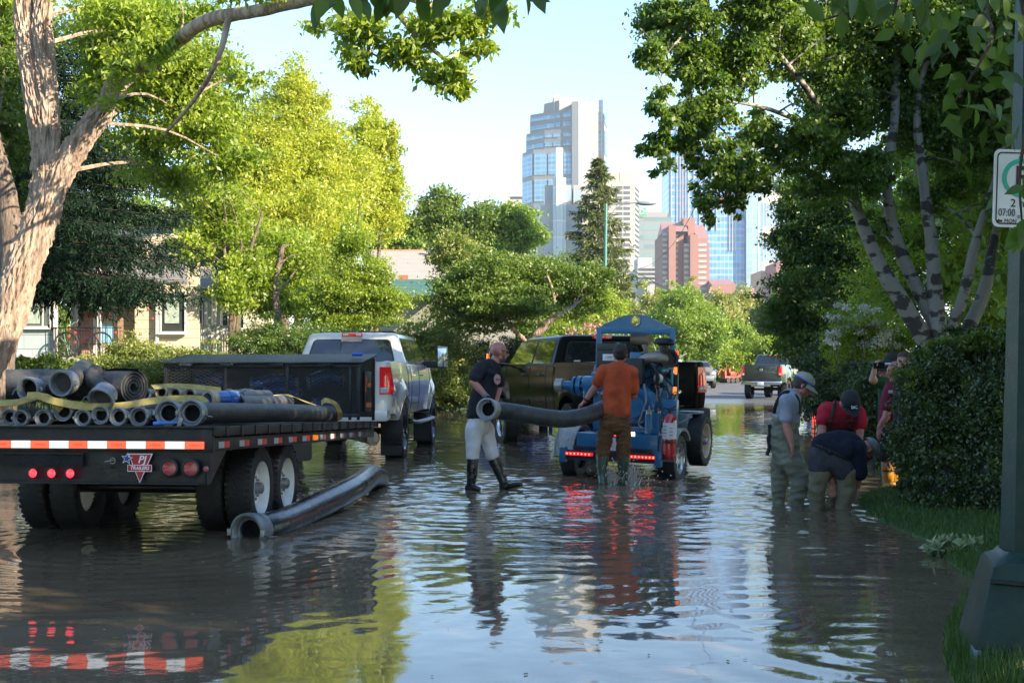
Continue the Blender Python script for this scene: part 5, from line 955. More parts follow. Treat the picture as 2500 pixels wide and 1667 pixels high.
for y in (1.74, 2.60):
    for s in (-1, 1):
        wheel(TR, (s*(1.06 if s > 0 else .84), y, -.575+y*.0), .395, .24, .235, s, mat('white_rim', (.74, .73, .70), .4, var=.1, dirt=.2), 'steel')
        if s < 0 or True: wheel(TR, (s*(.80 if s > 0 else .55), y, -.575), .395, .24, .235, s, mat('white_rim', (.7, .7, .7)), 'steel')
    ax = MB(); ax.cyl((-1, y, -.575), (1, y, -.575), .05); ax.box((0, y, -.52), (.9, .08, .12)); ax.build('axle', tp, TR)
cnn = MB()
for i in range(16): t = i/15; cnn.tube([(.80+.5*t-.02, 3.6+.3*t, -.62-.16*math.sin(math.pi*t)+.02*(i % 2)), (.80+.5*t+.02, 3.62+.3*t, -.62-.16*math.sin(math.pi*t)-.02*(i % 2))], .012, 5)
cnn.build('safety_chain', steel, TR)
# cage locker across the front of the deck
def mesh_mat():
    m = bpy.data.materials.new('expanded_metal'); m.use_nodes = True; N = m.node_tree.nodes; L = m.node_tree.links; p = N['Principled BSDF']; p.inputs['Base Color'].default_value = (.012, .012, .013, 1); p.inputs['Roughness'].default_value = .5
    tc = N.new('ShaderNodeTexCoord'); sx = N.new('ShaderNodeSeparateXYZ'); L.new(tc.outputs['Object'], sx.inputs[0])
    def M(op, a, b=0.):
        q = N.new('ShaderNodeMath'); q.operation = op
        for k, v in ((0, a), (1, b)):
            if isinstance(v, (int, float)): q.inputs[k].default_value = v
            else: L.new(v, q.inputs[k])
        return q.outputs[0]
    h = M('ADD', sx.outputs[0], sx.outputs[1]); a = M('PINGPONG', M('ADD', M('MULTIPLY', h, 26.), M('MULTIPLY', sx.outputs[2], 56.)), 1.); b = M('PINGPONG', M('SUBTRACT', M('MULTIPLY', h, 26.), M('MULTIPLY', sx.outputs[2], 56.)), 1.)
    o = M('LESS_THAN', M('MINIMUM', a, b), .34); L.new(o, p.inputs['Alpha']); return m
mm = mesh_mat(); CG = empty('cage_locker', (0, 0, 0), (0, 0, 0), 'black mesh locker full of blue pipe fittings at the front of the flatbed', 'locker'); CG.matrix_basis = TR.matrix_basis.copy()
x0, x1, y0, y1, zt0, zt1 = -1.06, 1.27, 5.28, 6.12, .655, .775
mb = MB(); mb.quad((x0, y0, .07), (x1, y0, .07), (x1, y0, zt0), (x0, y0, zt0)); mb.quad((x1, y0, .07), (x1, y1, .07), (x1, y1, zt1), (x1, y0, zt0)); mb.quad((x0, y0, .07), (x0, y1, .07), (x0, y1, zt1), (x0, y0, zt0)); mb.build('mesh_wall', mm, CG, 0)
mb = MB(); mb.quad((x0, y1, .05), (x1, y1, .05), (x1, y1, zt1), (x0, y1, zt1)); mb.build('back_wall', tp, CG, 0)
mb = MB()
for (x, y) in ((x0, y0), (x1, y0), (x0, y1), (x1, y1), (-.33, y0), (.42, y0), (x1-.1, y0)): mb.bbox((x, y, .35 if y == y0 else .39), (.035, .035, .66 if y == y0 else .76), .004)
mb.bbox(((x0+x1)/2, y0, zt0), (x1-x0+.04, .04, .04), .005); mb.bbox(((x0+x1)/2, y0, .07), (x1-x0+.04, .04, .04), .005); mb.build('frame', tp, CG)
mb = MB(); a = math.atan2(zt1-zt0, y1-y0); mb.bbox(((x0+x1)/2, (y0+y1)/2-.03, (zt0+zt1)/2+.035), (x1-x0+.10, .92, .02), .005, Matrix.Rotation(a, 3, 'X'))
for x in (-.8, -.3, .3, .9): mb.bbox((x, y0-.06, zt0+.01), (.16, .02, .03), .004)
mb.build('lid', mat('lid_plate', (.018, .028, .030), .42, .5, var=.3, bump=1, bs=70), CG)
mb = MB(); mb.bbox((x1+.02, 5.70, .36), (.012, .36, .48), .004); sp = mb.build('side_sign', mat('sign_black', (.012, .012, .013), .4), CG); ogm = mat('sign_orange', (.75, .17, .04), .5)
q = MB(); q.box((x1+.028, 5.56, .45), (.004, .03, .20)); q.box((x1+.028, 5.60, .50), (.004, .05, .04))
for i in range(5): q.box((x1+.028, 5.66+i*.042, .44), (.004, .024, .055)); q.box((x1+.028, 5.62+i*.055, .20), (.004, .042, .06))
q.build('sign_lettering', ogm, sp, 0)
bf = mat('fitting_blue', (.02, .09, .34), .3, .1, coat=.6, dirt=.15); gal = mat('galvanised', (.24, .26, .28), .45, .45, var=.3, vs=9, bump=.3, bs=60, dirt=.3)
IT = 'blue pipe fittings inside the mesh locker'
def fitting(p, q, r_, lb):
    e = MB(); e.tube(smooth_path([p, ((Vector(p)+Vector(q))/2+Vector((0, .05, .05))), q], 4), r_, 14); o = e.build('pipe_fitting', bf, None); tag(o, lb, 'pipe fitting', IT); o.matrix_basis = TR.matrix_basis.copy()
    for c, dd in ((Vector(p), (Vector(p)-Vector(q)).normalized()), (Vector(q), (Vector(q)-Vector(p)).normalized())):
        e = MB(); e.lathe(c, dd, [(r_*.9, -.01), (r_*1.25, -.01), (r_*1.25, .03), (r_*.95, .03), (r_*.9, -.005)], 18); e.build('coupling_ring', gal, o)
fitting((-.05, 5.45, .42), (.45, 5.55, .46), .075, 'long blue fitting high in the middle of the mesh locker'); fitting((.12, 5.42, .33), (.52, 5.40, .32), .06, 'blue fitting just under the long one in the locker'); fitting((.62, 5.5, .47), (1.0, 5.6, .52), .075, 'blue bent fitting at the right end of the locker'); fitting((-.75, 5.5, .48), (-.45, 5.6, .45), .06, 'small blue fitting at the left end of the locker'); fitting((-.5, 5.45, .25), (-.2, 5.5, .22), .07, 'blue fitting low at the left inside the locker'); fitting((.7, 5.45, .18), (.95, 5.5, .14), .08, 'blue fitting low at the right inside the locker')
bo_ = MB(); bo_.lathe((1.18, 5.6, .80), (1, 0, 0), [(.001, -.06), (.02, -.06), (.02, .05), (.012, .07), (.001, .07)], 12); o = bo_.build('spray_bottle', mat('bottle_blue', (.03, .12, .55), .3), None); o.matrix_basis = TR.matrix_basis.copy(); tag(o, 'small blue bottle lying on the right end of the locker lid', 'bottle')
# ---- hoses
hr = mat('hose_rubber', (.014, .016, .018), .5, var=.5, vs=5, bump=.4, bs=45, dirt=.22); hg = mat('hose_grey', (.10, .105, .10), .55, var=.35, vs=4, bump=.4, bs=30, dirt=.45); inn = mat('hose_inside', (.012, .012, .012), .9)
tanm = mat('sunlit_tan_metal', (.42, .34, .25), .5, .3, var=.15, bump=.2, dirt=.2)  # warm sunlight painted into this tan coupling metal
def hose(label, pts, r_, group, ring=gal, body=hr, lever=True, both=False, k=8, cat='hose', name='suction_hose'):
    P_ = smooth_path(pts, k); o = MB(); o.tube(P_, [r_*.90*(1+.012*math.sin(i*2.3)) for i in range(len(P_))], 20, cap=False); o.tube([P_[-1], P_[-1]+(P_[-1]-P_[-2]).normalized()*.002], [r_*.9, .001], 20, cap=False); h = o.build(name, body, None, 60); tag(h, label, cat, group)
    for idx, (p, t) in enumerate(((P_[0], (P_[0]-P_[1]).normalized()),)+(((P_[-1], (P_[-1]-P_[-2]).normalized()),) if both else ())):
        q = MB(); q.lathe(p, t, [(r_*.78, -.1*r_), (r_*.80, r_*.2), (r_*.96, r_*.42), (r_*1.0, r_*.46), (r_*1.12, r_*.44), (r_*1.13, r_*.36), (r_*1.12, -r_*.02), (r_*1.02, -r_*.06), (r_*1.0, -.1*r_), (r_*.99, -r_*.3), (r_*1.05, -r_*.38), (r_*1.05, -r_*.52), (r_*.99, -r_*.6), (r_*.99, -r_*.9), (r_*.90, -r_*.95)], 30)
        # inner step ring
        q.lathe(p, t, [(r_*.79, r_*.12), (r_*.70, r_*.10), (r_*.69, -r_*.1)], 24); c = q.build('coupling', ring, h, 50)
        q = MB(); q.lathe(p, t, [(r_*.70, -r_*.1), (r_*.70, -r_*1.0), (.001, -r_*1.0)], 20); q.build('bore', inn, c)
        u = t.cross(Vector((0, 0, 1))).normalized(); w = u.cross(t)
        if lever:
            for sgn in (-1, 1):
                q = MB(); b = p+u*sgn*r_*1.14+t*r_*.5; q.bbox(b, (r_*.22, r_*.22, r_*.4), .004); q.tube([b, b+u*sgn*r_*.15-t*r_*.5-w*r_*.25, b+u*sgn*r_*.3-t*r_*1.1-w*r_*.3], .010, 6, ku=.5); q.build('lever', steel, c)
    return h
TW = TR.matrix_basis.copy()
def T(x, y, z): return TW @ Vector((x, y, z))
def onT(px, py, d): return at(px, py, d)
HG = 'suction hoses stacked on the flatbed'
hs = [((25, 158), 20, 10.95, 'hose end at the far left of the lower row, half hidden'), ((53, 160.5), 20, 10.90, 'second hose end from the left in the lower row on the flatbed'), ((107, 160.5), 21, 10.92, 'third hose end from the left in the lower row, clear gap on both sides'), ((156, 144), 24, 10.98, 'hose end riding a little higher than its neighbours in the lower row'),
      ((204, 160), 21, 10.92, 'hose end in the lower row just right of the one that rides higher'), ((247.5, 153), 23, 10.95, 'hose end in the middle of the lower row under the fat rolled hose'), ((291, 157), 22.5, 10.93, 'hose end second to the left of the big hose pair, pressed to its neighbour'), ((332, 139), 20, 11.25, 'hose end tucked behind and above the last small one beside the big pair'), ((342, 157), 24, 10.93, 'last small hose end before the big pair on the right')]
for (x, y), r_, d, lb in hs:
    p = at(x, 860+y, d); rad = r_/FPX*d/1.12; dr = Vector((math.sin(R(6.1)), math.cos(R(6.1)), -.031)); j = .03*math.sin(x)
    hose(lb, [p, p+dr*.5+Vector((j, 0, 0)), p+dr*2+Vector((-j*2, 0, 0)), p+dr*(3.4+.8*math.sin(x*7))], rad, HG)
p = at(413, 1008, 10.95); hose('left one of the two big hose ends at the right of the flatbed', [p, p+dr*.6, p+dr*2.2+Vector((.05, 0, 0)), p+dr*4.0+Vector((.12, 0, 0))], 32/FPX*10.95/1.12, HG)
p = at(470, 1008, 10.86); hose('rightmost big black hose lying along the side edge of the flatbed', [p, p+dr*.6+Vector((.03, 0, 0)), p+dr*2.2+Vector((.12, 0, .0)), at(770, 1009, 14.4), at(818, 1010, 15.4)], 33/FPX*10.9/1.12, HG)
hose('grey dusty hose behind the big right hose, ending mid deck', [at(575, 985, 12.2), at(640, 985, 13.2), at(702, 983, 14.4)], .085, HG, body=hg, ring=hg, lever=False); hose('short grey hose on top behind the blue elbow', [at(580, 972, 12.6), at(620, 969, 13.2), at(652, 968, 13.9)], .075, HG, body=hg, ring=hg, lever=False)
hose('second short grey hose beside the one behind the blue elbow', [at(560, 966, 13), at(600, 962, 13.6), at(618, 964, 13.9)], .06, HG, body=hg, ring=hg, lever=False)
for (x, y, r_, lb) in ((395, 958, 15, 'left of three small sunlit tan hose ends in the upper row'), (428, 962, 15.5, 'middle one of three small sunlit tan hose ends'), (464, 963, 15, 'right one of three small sunlit tan hose ends beside the blue elbow'), (354, 962, 16, 'dark hose end in the upper row left of the tan ones')):
    p = at(x, y, 12.1); hose(lb, [p, p+dr*.4, p+dr*1.6], r_/FPX*12.1/1.12, HG, ring=tanm if x > 360 else gal, body=mat('hose_tan', (.20, .17, .13), .6, var=.3, dirt=.4), lever=False)
# hose support layer under the upper ones: timber bunk
# blue elbow
e = MB(); P_ = smooth_path([at(520, 975, 11.9), at(545, 974, 12.0), at(568, 972, 12.15), at(578, 968, 12.5)], 6); e.tube(P_, [.062+.012*math.sin(math.pi*i/(len(P_)-1)) for i in range(len(P_))], 20); e.lathe(P_[8], (P_[8]-P_[7]), [(.05, -.012), (.078, -.012), (.078, .012), (.05, .012)], 20); eb = e.build('pipe_elbow', bf, None); tag(eb, 'glossy blue pipe elbow with a pale flange lying on the hoses', 'pipe fitting')
e = MB(); t = (P_[0]-P_[1]).normalized(); e.lathe(P_[0], t, [(.05, -.02), (.075, -.02), (.08, .0), (.07, .03), (.085, .05), (.085, .065), (.06, .065), (.055, .0)], 22); e.build('flange', tanm, eb); e = MB(); e.tube([at(576, 962, 12.3), at(590, 956, 12.3), at(600, 950, 12.3)], .012, 6); e.build('lever', steel, eb)
# fat lay-flat hoses rolled up
lf = mat('layflat_rubber', (.045, .048, .050), .6, var=.35, vs=6, bump=.5, bs=26, dirt=.35)
def spiral(cx, cz, r0, r1, turns, y0, y1, tilt, o, sq=(1.15, .95)):
    e = MB(); n = int(turns*26); th = .020; vs = []
    for i in range(n+1):
        a = 2*math.pi*turns*i/n; rr = r0+(r1-r0)*i/n
        for q in (-th/2, th/2):
            for w in (y0, (y0+y1)/2, y1): b = 1.0 if w != (y0+y1)/2 else 1.03; vs.append((w, (rr+q)*math.cos(a)*sq[0]*b, (rr+q)*math.sin(a)*sq[1]*b))
    fs = []
    for i in range(n):
        k = i*6; l = k+6; fs += [(k, k+1, l+1, l), (k+1, k+2, l+2, l+1), (k+3, k+4, l+4, l+3), (k+4, k+5, l+5, l+4), (k, k+3, l+3, l), (k+2, k+5, l+5, l+2)]
    M_ = Matrix.Translation(o) @ Matrix.Rotation(tilt, 4, 'Z'); e.add([M_ @ Vector(v) for v in vs], fs); return e
LG = 'rolled lay-flat hoses on the flatbed'
o_ = at(283, 944, 11.35); e = spiral(0, 0, .035, .155, 4.2, -.17, .19, R(-24), o_); h1 = e.build('rolled_hose', lf, None, 60); tag(h1, 'fat rolled grey hose with its spiral end showing, right of the stack', 'hose', LG)
e = MB(); pth = smooth_path([o_+Vector((-.15, .0, .13)), o_+Vector((-.17, -.1, .08)), at(256, 957, 11.1), at(252, 965, 11.0)], 6); e.tube(pth, [.06, .07, .075]*6+[.08]*(len(pth)-18), 18); e.build('hose_neck', lf, h1, 60)
def couple(p, t, r_, par, m=gal):
    q = MB(); q.lathe(p, t, [(r_*.74, -.05), (r_*.74, r_*.35), (r_*.86, r_*.6), (r_*1.0, r_*.62), (r_*1.04, r_*.5), (r_*1.0, r_*.05), (r_*.92, 0), (r_*.92, -r_*.6)], 30); c = q.build('coupling', m, par, 50); q = MB(); q.lathe(p, t, [(r_*.75, .0), (r_*.7, -.06), (.001, -.07)], 22); q.build('bore', inn, c)
    u = Vector(t).normalized().cross(Vector((0, 0, 1))).normalized()
    for s in (-1, 1): q = MB(); q.bbox(Vector(p)+u*s*r_*1.05+Vector(t).normalized()*r_*.2, (.03, .03, .035), .005); q.build('lug', m, c)
    q = MB(); q.tube([Vector(p)+u*r_*1.1, Vector(p)+u*(r_*1.1+.05)-Vector((0, 0, .01)), Vector(p)+u*(r_*1.1+.07)-Vector((0, 0, .05))], .005, 5); q.build('lever', steel, c)
couple(at(252, 967, 10.98), Vector((-.12, -.8, -.5)), .105, h1)
o_ = at(75, 940, 11.6); e = spiral(0, 0, .05, .17, 3.6, -.20, .24, R(20), o_, (1.2, .8)); h2 = e.build('rolled_hose', lf, None, 60); tag(h2, 'flattened dark rolled hose at the left end of the flatbed load', 'hose', LG)
e = MB(); e.tube(smooth_path([o_+Vector((.1, .1, .06)), at(110, 945, 11.4), at(80, 947, 11.15)], 6), .085, 16); e.build('hose_neck', lf, h2, 60); couple(at(77, 949, 11.05), Vector((-.25, -1, -.05)), .098, h2)
o_ = at(205, 938, 11.7); e = spiral(0, 0, .05, .16, 3.2, -.12, .16, R(-10), o_, (1.1, .9)); h3 = e.build('rolled_hose', lf, None, 60); tag(h3, 'rolled hose in the middle of the load whose open end looks at the camera', 'hose', LG)
e = MB(); e.tube(smooth_path([o_+Vector((0, .0, .13)), at(185, 920, 11.3), at(168, 928, 11.1), at(160, 933, 11.0)], 6), .088, 18); e.build('hose_neck', lf, h3, 60); couple(at(158, 934, 10.98), Vector((-.2, -1, -.08)), .106, h3)
# yellow straps
yst = mat('yellow_webbing', (.42, .34, .11), .8, var=.25, vs=9, bump=.5, bs=120, dirt=.3)
def ribbon(pts, w, up, label, k=8):
    P_ = smooth_path(pts, k); e = MB(); vs = []
    for i, p in enumerate(P_):
        t = (P_[min(i+1, len(P_)-1)]-P_[max(i-1, 0)]).normalized(); u = Vector(up[int(i*(len(up)-1)/(len(P_)-1))] if isinstance(up, list) else up); s = t.cross(u).normalized(); n_ = s.cross(t).normalized()
        vs += [p+s*w/2+n_*.003, p-s*w/2+n_*.003, p-s*w/2-n_*.003, p+s*w/2-n_*.003]
    e.add(vs, [(i*4+j, i*4+(j+1) % 4, i*4+4+(j+1) % 4, i*4+4+j) for i in range(len(P_)-1) for j in range(4)]+[(3, 2, 1, 0)]); o = e.build('webbing_strap', yst, None, 0); tag(o, label, 'strap', 'yellow ratchet straps'); return o
ribbon([at(-20, 984, 10.9), at(40, 982, 10.85), at(75, 972, 10.85), at(110, 968, 10.85), at(135, 985, 10.85), at(150, 1000, 10.9)], .055, (0, -1, .5), 'yellow strap twisted over the hose ends at the left')
ribbon([at(66, 966, 10.8), at(95, 966, 10.8), at(120, 975, 10.8), at(150, 983, 10.85), at(190, 990, 10.9), at(230, 993, 10.95), at(300, 990, 11), at(360, 980, 11.1), at(420, 974, 11.2), at(485, 974, 11.3), at(505, 985, 11.2)], .06, (0, -1, .35), 'long yellow strap running across in front of the rolled hoses')
ribbon([at(372, 945, 12), at(420, 942, 12.2), at(480, 945, 12.4), at(540, 952, 12.6)], .06, (0, -1, .6), 'yellow strap across the three small tan hose ends')
ribbon([at(660, 968, 14), at(705, 965, 14.2), at(740, 978, 14.4), at(775, 990, 14.6)], .055, (0, -.6, 1), 'yellow strap sagging toward the locker'); ribbon([at(785, 984, 14.8), at(795, 977, 14.7), at(815, 984, 14.9), at(828, 1003, 15), at(830, 1024, 15.1)], .055, (.3, -1, .3), 'yellow strap looped over the far end of the big right hose')
# hammer
hm_ = MB(); a, b = at(374, 1034, 10.78), at(434, 1031, 10.82); hm_.tube([a, a.lerp(b, .15), a.lerp(b, .5), a.lerp(b, .55), b], [.014, .018, .016, .011, .011], 10); ho = hm_.build('hammer', mat('handle_blue', (.04, .18, .60), .4), None); tag(ho, 'blue handled hammer lying at the rear edge of the flatbed', 'hammer'); q = MB(); q.bbox(b+Vector((.02, 0, .0)), (.035, .035, .085), .006, Matrix.Rotation(.3, 3, 'Y')); q.build('head', steel, ho)
# ---- hose in the water
hw = mat('wet_hose', (.012, .015, .017), .28, var=.4, vs=4, bump=.35, bs=30, dirt=.25, coat=.3)
WH = hose('long black hose with a grey coupling lying in the flood water beside the trailer', [at(612, 1297, 11.6), at(668, 1283, 11.95), at(735, 1256, 12.7), at(835, 1207, 14), at(880, 1180, 15.0), at(905, 1162, 16.0), at(925, 1168, 16.9)], .165/1.12, None, body=hw)
for c in WH.children:
    for v in c.data.vertices: pass
# ---------------------------------------------------------------- pump trailer
pb = mat('pump_blue', (.014, .135, .27), .34, .05, var=.2, vs=4, coat=.4, bump=.1, dirt=.06)
pbl = mat('engine_blue', (.06, .26, .38), .4, .1, var=.25, vs=9, bump=.3, dirt=.12)
plate_al = mat('aluminium_checker', (.46, .46, .45), .38, .65, var=.2, vs=6, bump=2.5, bs=55, dirt=.12)
PT = empty('pump_trailer', (1.50, 18.35, 0), (0, R(1.5), R(-22)), 'blue engine driven water pump on a two wheeled trailer, middle of the street', 'pump trailer')
def pc(nm, m, fn, par=None, sm=35):
    q = MB(); fn(q); return q.build(nm, m, par or PT, sm)
def posts(q):
    for s in (-1, 1): q.bbox((s*.53, .45, 1.27), (.075, .05, 1.50), .006)
    q.bbox((0, .45, 1.975), (1.0, .06, .085), .006)
frame_ = pc('lifting_frame', pb, posts)
def crest(q):
    out = [(-.50, 2.018), (.50, 2.018), (.50, 2.03), (.17, 2.185), (.10, 2.20), (-.10, 2.20), (-.17, 2.185), (-.47, 2.06), (-.50, 2.03)]; n = 20
    hole = [(.065*math.cos(2*math.pi*i/n), 2.118+.085*math.sin(2*math.pi*i/n)*.85) for i in range(n)]
    bm = bmesh.new(); ov = [bm.verts.new((x, .44, z)) for x, z in out]; hv = [bm.verts.new((x, .44, z)) for x, z in hole]
    e = [bm.edges.new((L_[i], L_[(i+1) % len(L_)])) for L_ in (ov, hv) for i in range(len(L_))]; bmesh.ops.triangle_fill(bm, edges=e, use_beauty=True)
    g_ = bmesh.ops.extrude_face_region(bm, geom=bm.faces[:]); bmesh.ops.translate(bm, vec=(0, .022, 0), verts=[v for v in g_['geom'] if isinstance(v, bmesh.types.BMVert)])
    q.add([v.co.copy() for v in bm.verts], [[v.index for v in f.verts] for f in (bm.verts.index_update(), bm.faces)[1]]); bm.free()
pc('lifting_plate', pb, crest, frame_, 20)
pc('lifting_eye', steel, lambda q: q.tube([(.068*math.cos(a), .43, 2.118+.075*math.sin(a)) for a in np.linspace(0, 6.283, 21)], .008, 6), frame_)
pc('tank', pb, lambda q: (q.bbox((.06, -.28, .46), (1.12, .42, .26), .012), q.cyl((.40, -.50, .49), (.40, -.47, .49), .03, n=10)))
def bumper(q):
    q.bbox((0, -.52, .29), (1.34, .07, .13), .008)
    for s in (-1, 1): q.bbox((s*.66, -.55, .29), (.085, .11, .20), .008)
pc('rear_beam', pb, bumper)
pc('beam_shadow_strip', mat('beam_shadow', (.01, .012, .02), .6), lambda q: q.bbox((0, -.565, .30), (1.20, .03, .11), .006))  # near-black strip standing in for the shadow along the beam
led = mat('led_red', (1, .03, .02), .2, emit=9); ledb = mat('led_base', (.5, .01, .01), .3, emit=.5)
for x0 in (-.44, .40):
    w_ = .36 if x0 < 0 else .44; o = pc('light_bar', ledb, lambda q: q.bbox((x0, -.585, .31), (w_+.05, .02, .045), .008))
    for k in range(7 if x0 < 0 else 9):
        pc('led', led, lambda q: q.sphere((x0-w_/2+w_*(k+.5)/(7 if x0 < 0 else 9), -.597, .31), .0105, 5), o)
lp_ = pc('licence_plate', mat('plate_white', (.72, .72, .72)), lambda q: q.bbox((-.02, -.60, .46), (.32, .006, .17), .004)); pr = mat('plate_red', (.35, .02, .02), .5)
text_mesh('4DZ', .095, (-.03, -.606, .455), (R(90), 0, 0), pr, 'plate_characters', lp_, .0006, sx=.8); text_mesh('Alberta', .032, (0, -.606, .522), (R(90), 0, 0), mat('plate_blue', (.03, .08, .4)), 'plate_name', lp_, .0005, .2)
pc('reflector', redlit, lambda q: q.bbox((-.02, -.50, .595), (.16, .012, .06), .004)); pc('reflector', mat('lamp_white', (.9, .8, .75), .3, emit=1.2), lambda q: q.bbox((.26, -.50, .60), (.10, .012, .055), .004))  # red reflector's glow is painted by emission; the white one is a lamp
# fenders and wheels
for s in (-1, 1):
    def fen(q):
        r_, wd = .44, .27; x0 = s*.70; vs = []; an = np.linspace(-.12, math.pi*.80, 22)
        for a in an:
            yy, zz = -.0-r_*math.cos(a), .30+r_*math.sin(a)*.86
            vs += [(x0-wd/2, yy, zz), (x0+wd/2, yy, zz), (x0+wd/2, yy*.97, zz-.03 if a > .3 else zz), (x0-wd/2, yy*.97, zz-.03 if a > .3 else zz)]
        q.add(vs, [(i*4+j, i*4+(j+1) % 4, i*4+4+(j+1) % 4, i*4+4+j) for i in range(len(an)-1) for j in range(4)])
        q.tube([(x0+s*wd/2, -r_*math.cos(a), .30+r_*math.sin(a)*.86) for a in an], .010, 5)
    pc('fender', plate_al, fen); wheel(PT, (s*.70, 0, .27), .335, .21, .20, s, mat('silver_rim', (.6, .6, .6), .25, .8), 'spoke')
sp_ = wheel(PT, (.80, 1.00, .47), .36, .22, .235, 1, mat('cream_rim', (.62, .55, .44), .4, .1, dirt=.2), 'steel', 'spare_wheel')
pc('axle', tp, lambda q: (q.cyl((-.7, 0, .27), (.7, 0, .27), .035), q.bbox((0, .5, .36), (1.1, 2.0, .10), .01), q.tube([(.45, 1.3, .36), (0, 2.9, .42)], .05, 6), q.tube([(-.45, 1.3, .36), (0, 2.9, .42)], .05, 6)))
galb = mat('galvanised_box', (.25, .33, .35), .45, .5, var=.15, dirt=.2)
pc('side_shelf', galb, lambda q: q.bbox((.68, .95, .862), (.30, .35, .03), .004)); pc('side_box', galb, lambda q: q.bbox((.62, .85, .74), (.16, .3, .21), .006)); pc('side_brace', galb, lambda q: (q.tube([(.55, .3, .66), (.82, .5, .82)], .012, 6)))
# pump end
def volute(q):
    q.lathe((.17, .10, .95), (0.12, -1, 0), [(.001, .10), (.09, .12), (.15, .14), (.23, .13), (.275, .07), (.285, 0), (.275, -.07), (.23, -.13), (.14, -.15), (.001, -.15)], 36)
    q.cyl((.17, -.02, .95), (.17, -.14, .95), .09, n=20); q.lathe((.17, -.14, .95), (0, -1, 0), [(.10, 0), (.15, 0), (.15, .03), (.001, .03)], 20)
pc('pump_casing', pb, volute)
def valve(q):
    q.cyl((-.10, -.05, 1.20), (-.88, -.05, 1.20), .064, n=20); q.lathe((-.62, -.05, 1.20), (1, 0, 0), [(.06, -.03), (.135, -.03), (.135, .03), (.06, .03)], 22); q.lathe((-.70, -.05, 1.20), (1, 0, 0), [(.06, -.02), (.125, -.02), (.125, .015), (.06, .015)], 22)
    q.lathe((-.15, -.05, 1.20), (1, 0, 0), [(.08, -.03), (.15, -.03), (.15, .02), (.08, .02)], 22); q.bbox((-.40, -.05, 1.24), (.36, .22, .20), .05); q.bbox((-.34, -.05, 1.36), (.22, .12, .07), .02); q.cyl((-.50, -.17, 1.15), (-.50, -.17, 1.05), .035, n=10)
    for i in range(8): a = math.pi*i/4; q.cyl((-.66, -.05+.108*math.cos(a), 1.2+.108*math.sin(a)), (-.56, -.05+.108*math.cos(a), 1.2+.108*math.sin(a)), .013, n=6)
pc('discharge_valve', pb, valve); pc('end_cap', mat('cap_alloy', (.42, .42, .40), .4, .7, dirt=.2), lambda q: q.lathe((-.87, -.05, 1.20), (-1, 0, 0), [(.06, -.01), (.092, 0), (.096, .02), (.088, .07), (.096, .10), (.075, .11), (.06, .05)], 24))
pc('pump_stand', pb, lambda q: (q.bbox((.46, -.02, .72), (.10, .10, .30), .01), q.cyl((.42, -.25, .60), (.42, -.25, .86), .05, n=14), q.bbox((.13, .15, .62), (.9, .5, .06), .01), q.bbox((-.40, .2, .85), (.12, .3, .5), .01), q.bbox((.62, .10, .80), (.20, .12, .50), .01), q.bbox((-.50, .30, 1.0), (.05, .1, 1.0), .005)))
pc('steel_fittings', steel, lambda q: (q.cyl((.42, -.25, .86), (.42, -.25, .90), .04, n=12), q.bbox((.42, -.25, .905), (.14, .05, .02), .005), q.tube([(.42, -.25, .9), (.42, -.25, .97)], .012, 6)))
pc('drain_hose', mat('hose_clear_grey', (.16, .19, .21), .4), lambda q: q.tube(smooth_path([(.30, -.10, 1.25), (.37, -.22, 1.05), (.32, -.24, .85), (.28, -.22, .72), (.35, -.25, .66)], 6), .014, 8))
pc('priming_tank', pb, lambda q: (q.bbox((.08, .30, 1.46), (.17, .22, .44), .03), q.bbox((-.15, .35, 1.1), (.34, .25, .4), .03)))
# engine behind and to the right
def engine(q):
    q.bbox((.28, .75, 1.20), (.34, .80, .42), .03); q.bbox((.28, .75, 1.45), (.24, .70, .16), .03); q.bbox((.42, .55, 1.05), (.2, .5, .3), .03)
    for i in range(5): q.cyl((.46, .42+i*.12, 1.10), (.46, .42+i*.12, 1.42), .03, n=8)
    q.cyl((.48, .38, .98), (.60, .38, .98), .075, n=16); q.bbox((.45, .35, 1.25), (.16, .14, .16), .02)
pc('engine', pbl, engine)
def rad(q):
    x = .40
    q.bbox((x, .28, 1.47), (.40, .03, .03), .003); q.bbox((.575, .30, 1.22), (.03, .03, .52), .003); q.bbox((.39, .30, .80), (.36, .22, .03), .003)
    for i in range(7): q.box((.42+i*.025, .27, .98), (.006, .006, .34))
    for i in range(8): q.box((.495, .265, .83+i*.045), (.16, .006, .006))
    q.tube([(.19, .22, 1.32), (.24, .20, 1.15), (.25, .20, 1.0), (.22, .2, .92)], .022, 8)
pc('radiator_guard', pbl, rad)
def clutter(q):
    rnd = random.Random(9)
    for i in range(26):
        a = Vector((rnd.uniform(.18, .58), rnd.uniform(.15, .38), rnd.uniform(.85, 1.45))); b = a+Vector((rnd.gauss(0, .07), rnd.gauss(0, .05), rnd.gauss(0, .10))); c = a+Vector((rnd.gauss(0, .10), rnd.gauss(0, .05), rnd.gauss(0, .14)))
        q.tube(smooth_path([a, b, c], 4), rnd.choice([.006, .009, .014]), 6)
    for i in range(7): q.bbox((rnd.uniform(.22, .55), rnd.uniform(.28, .42), rnd.uniform(.9, 1.42)), (rnd.uniform(.05, .12), .08, rnd.uniform(.05, .12)), .01)
    q.tube(smooth_path([(.20, .2, 1.50), (.33, .12, 1.50), (.42, .12, 1.38), (.40, .15, 1.24)], 6), .026, 10)
pc('wiring_and_lines', mat('black_rubber_line', (.014, .014, .015), .5), clutter)
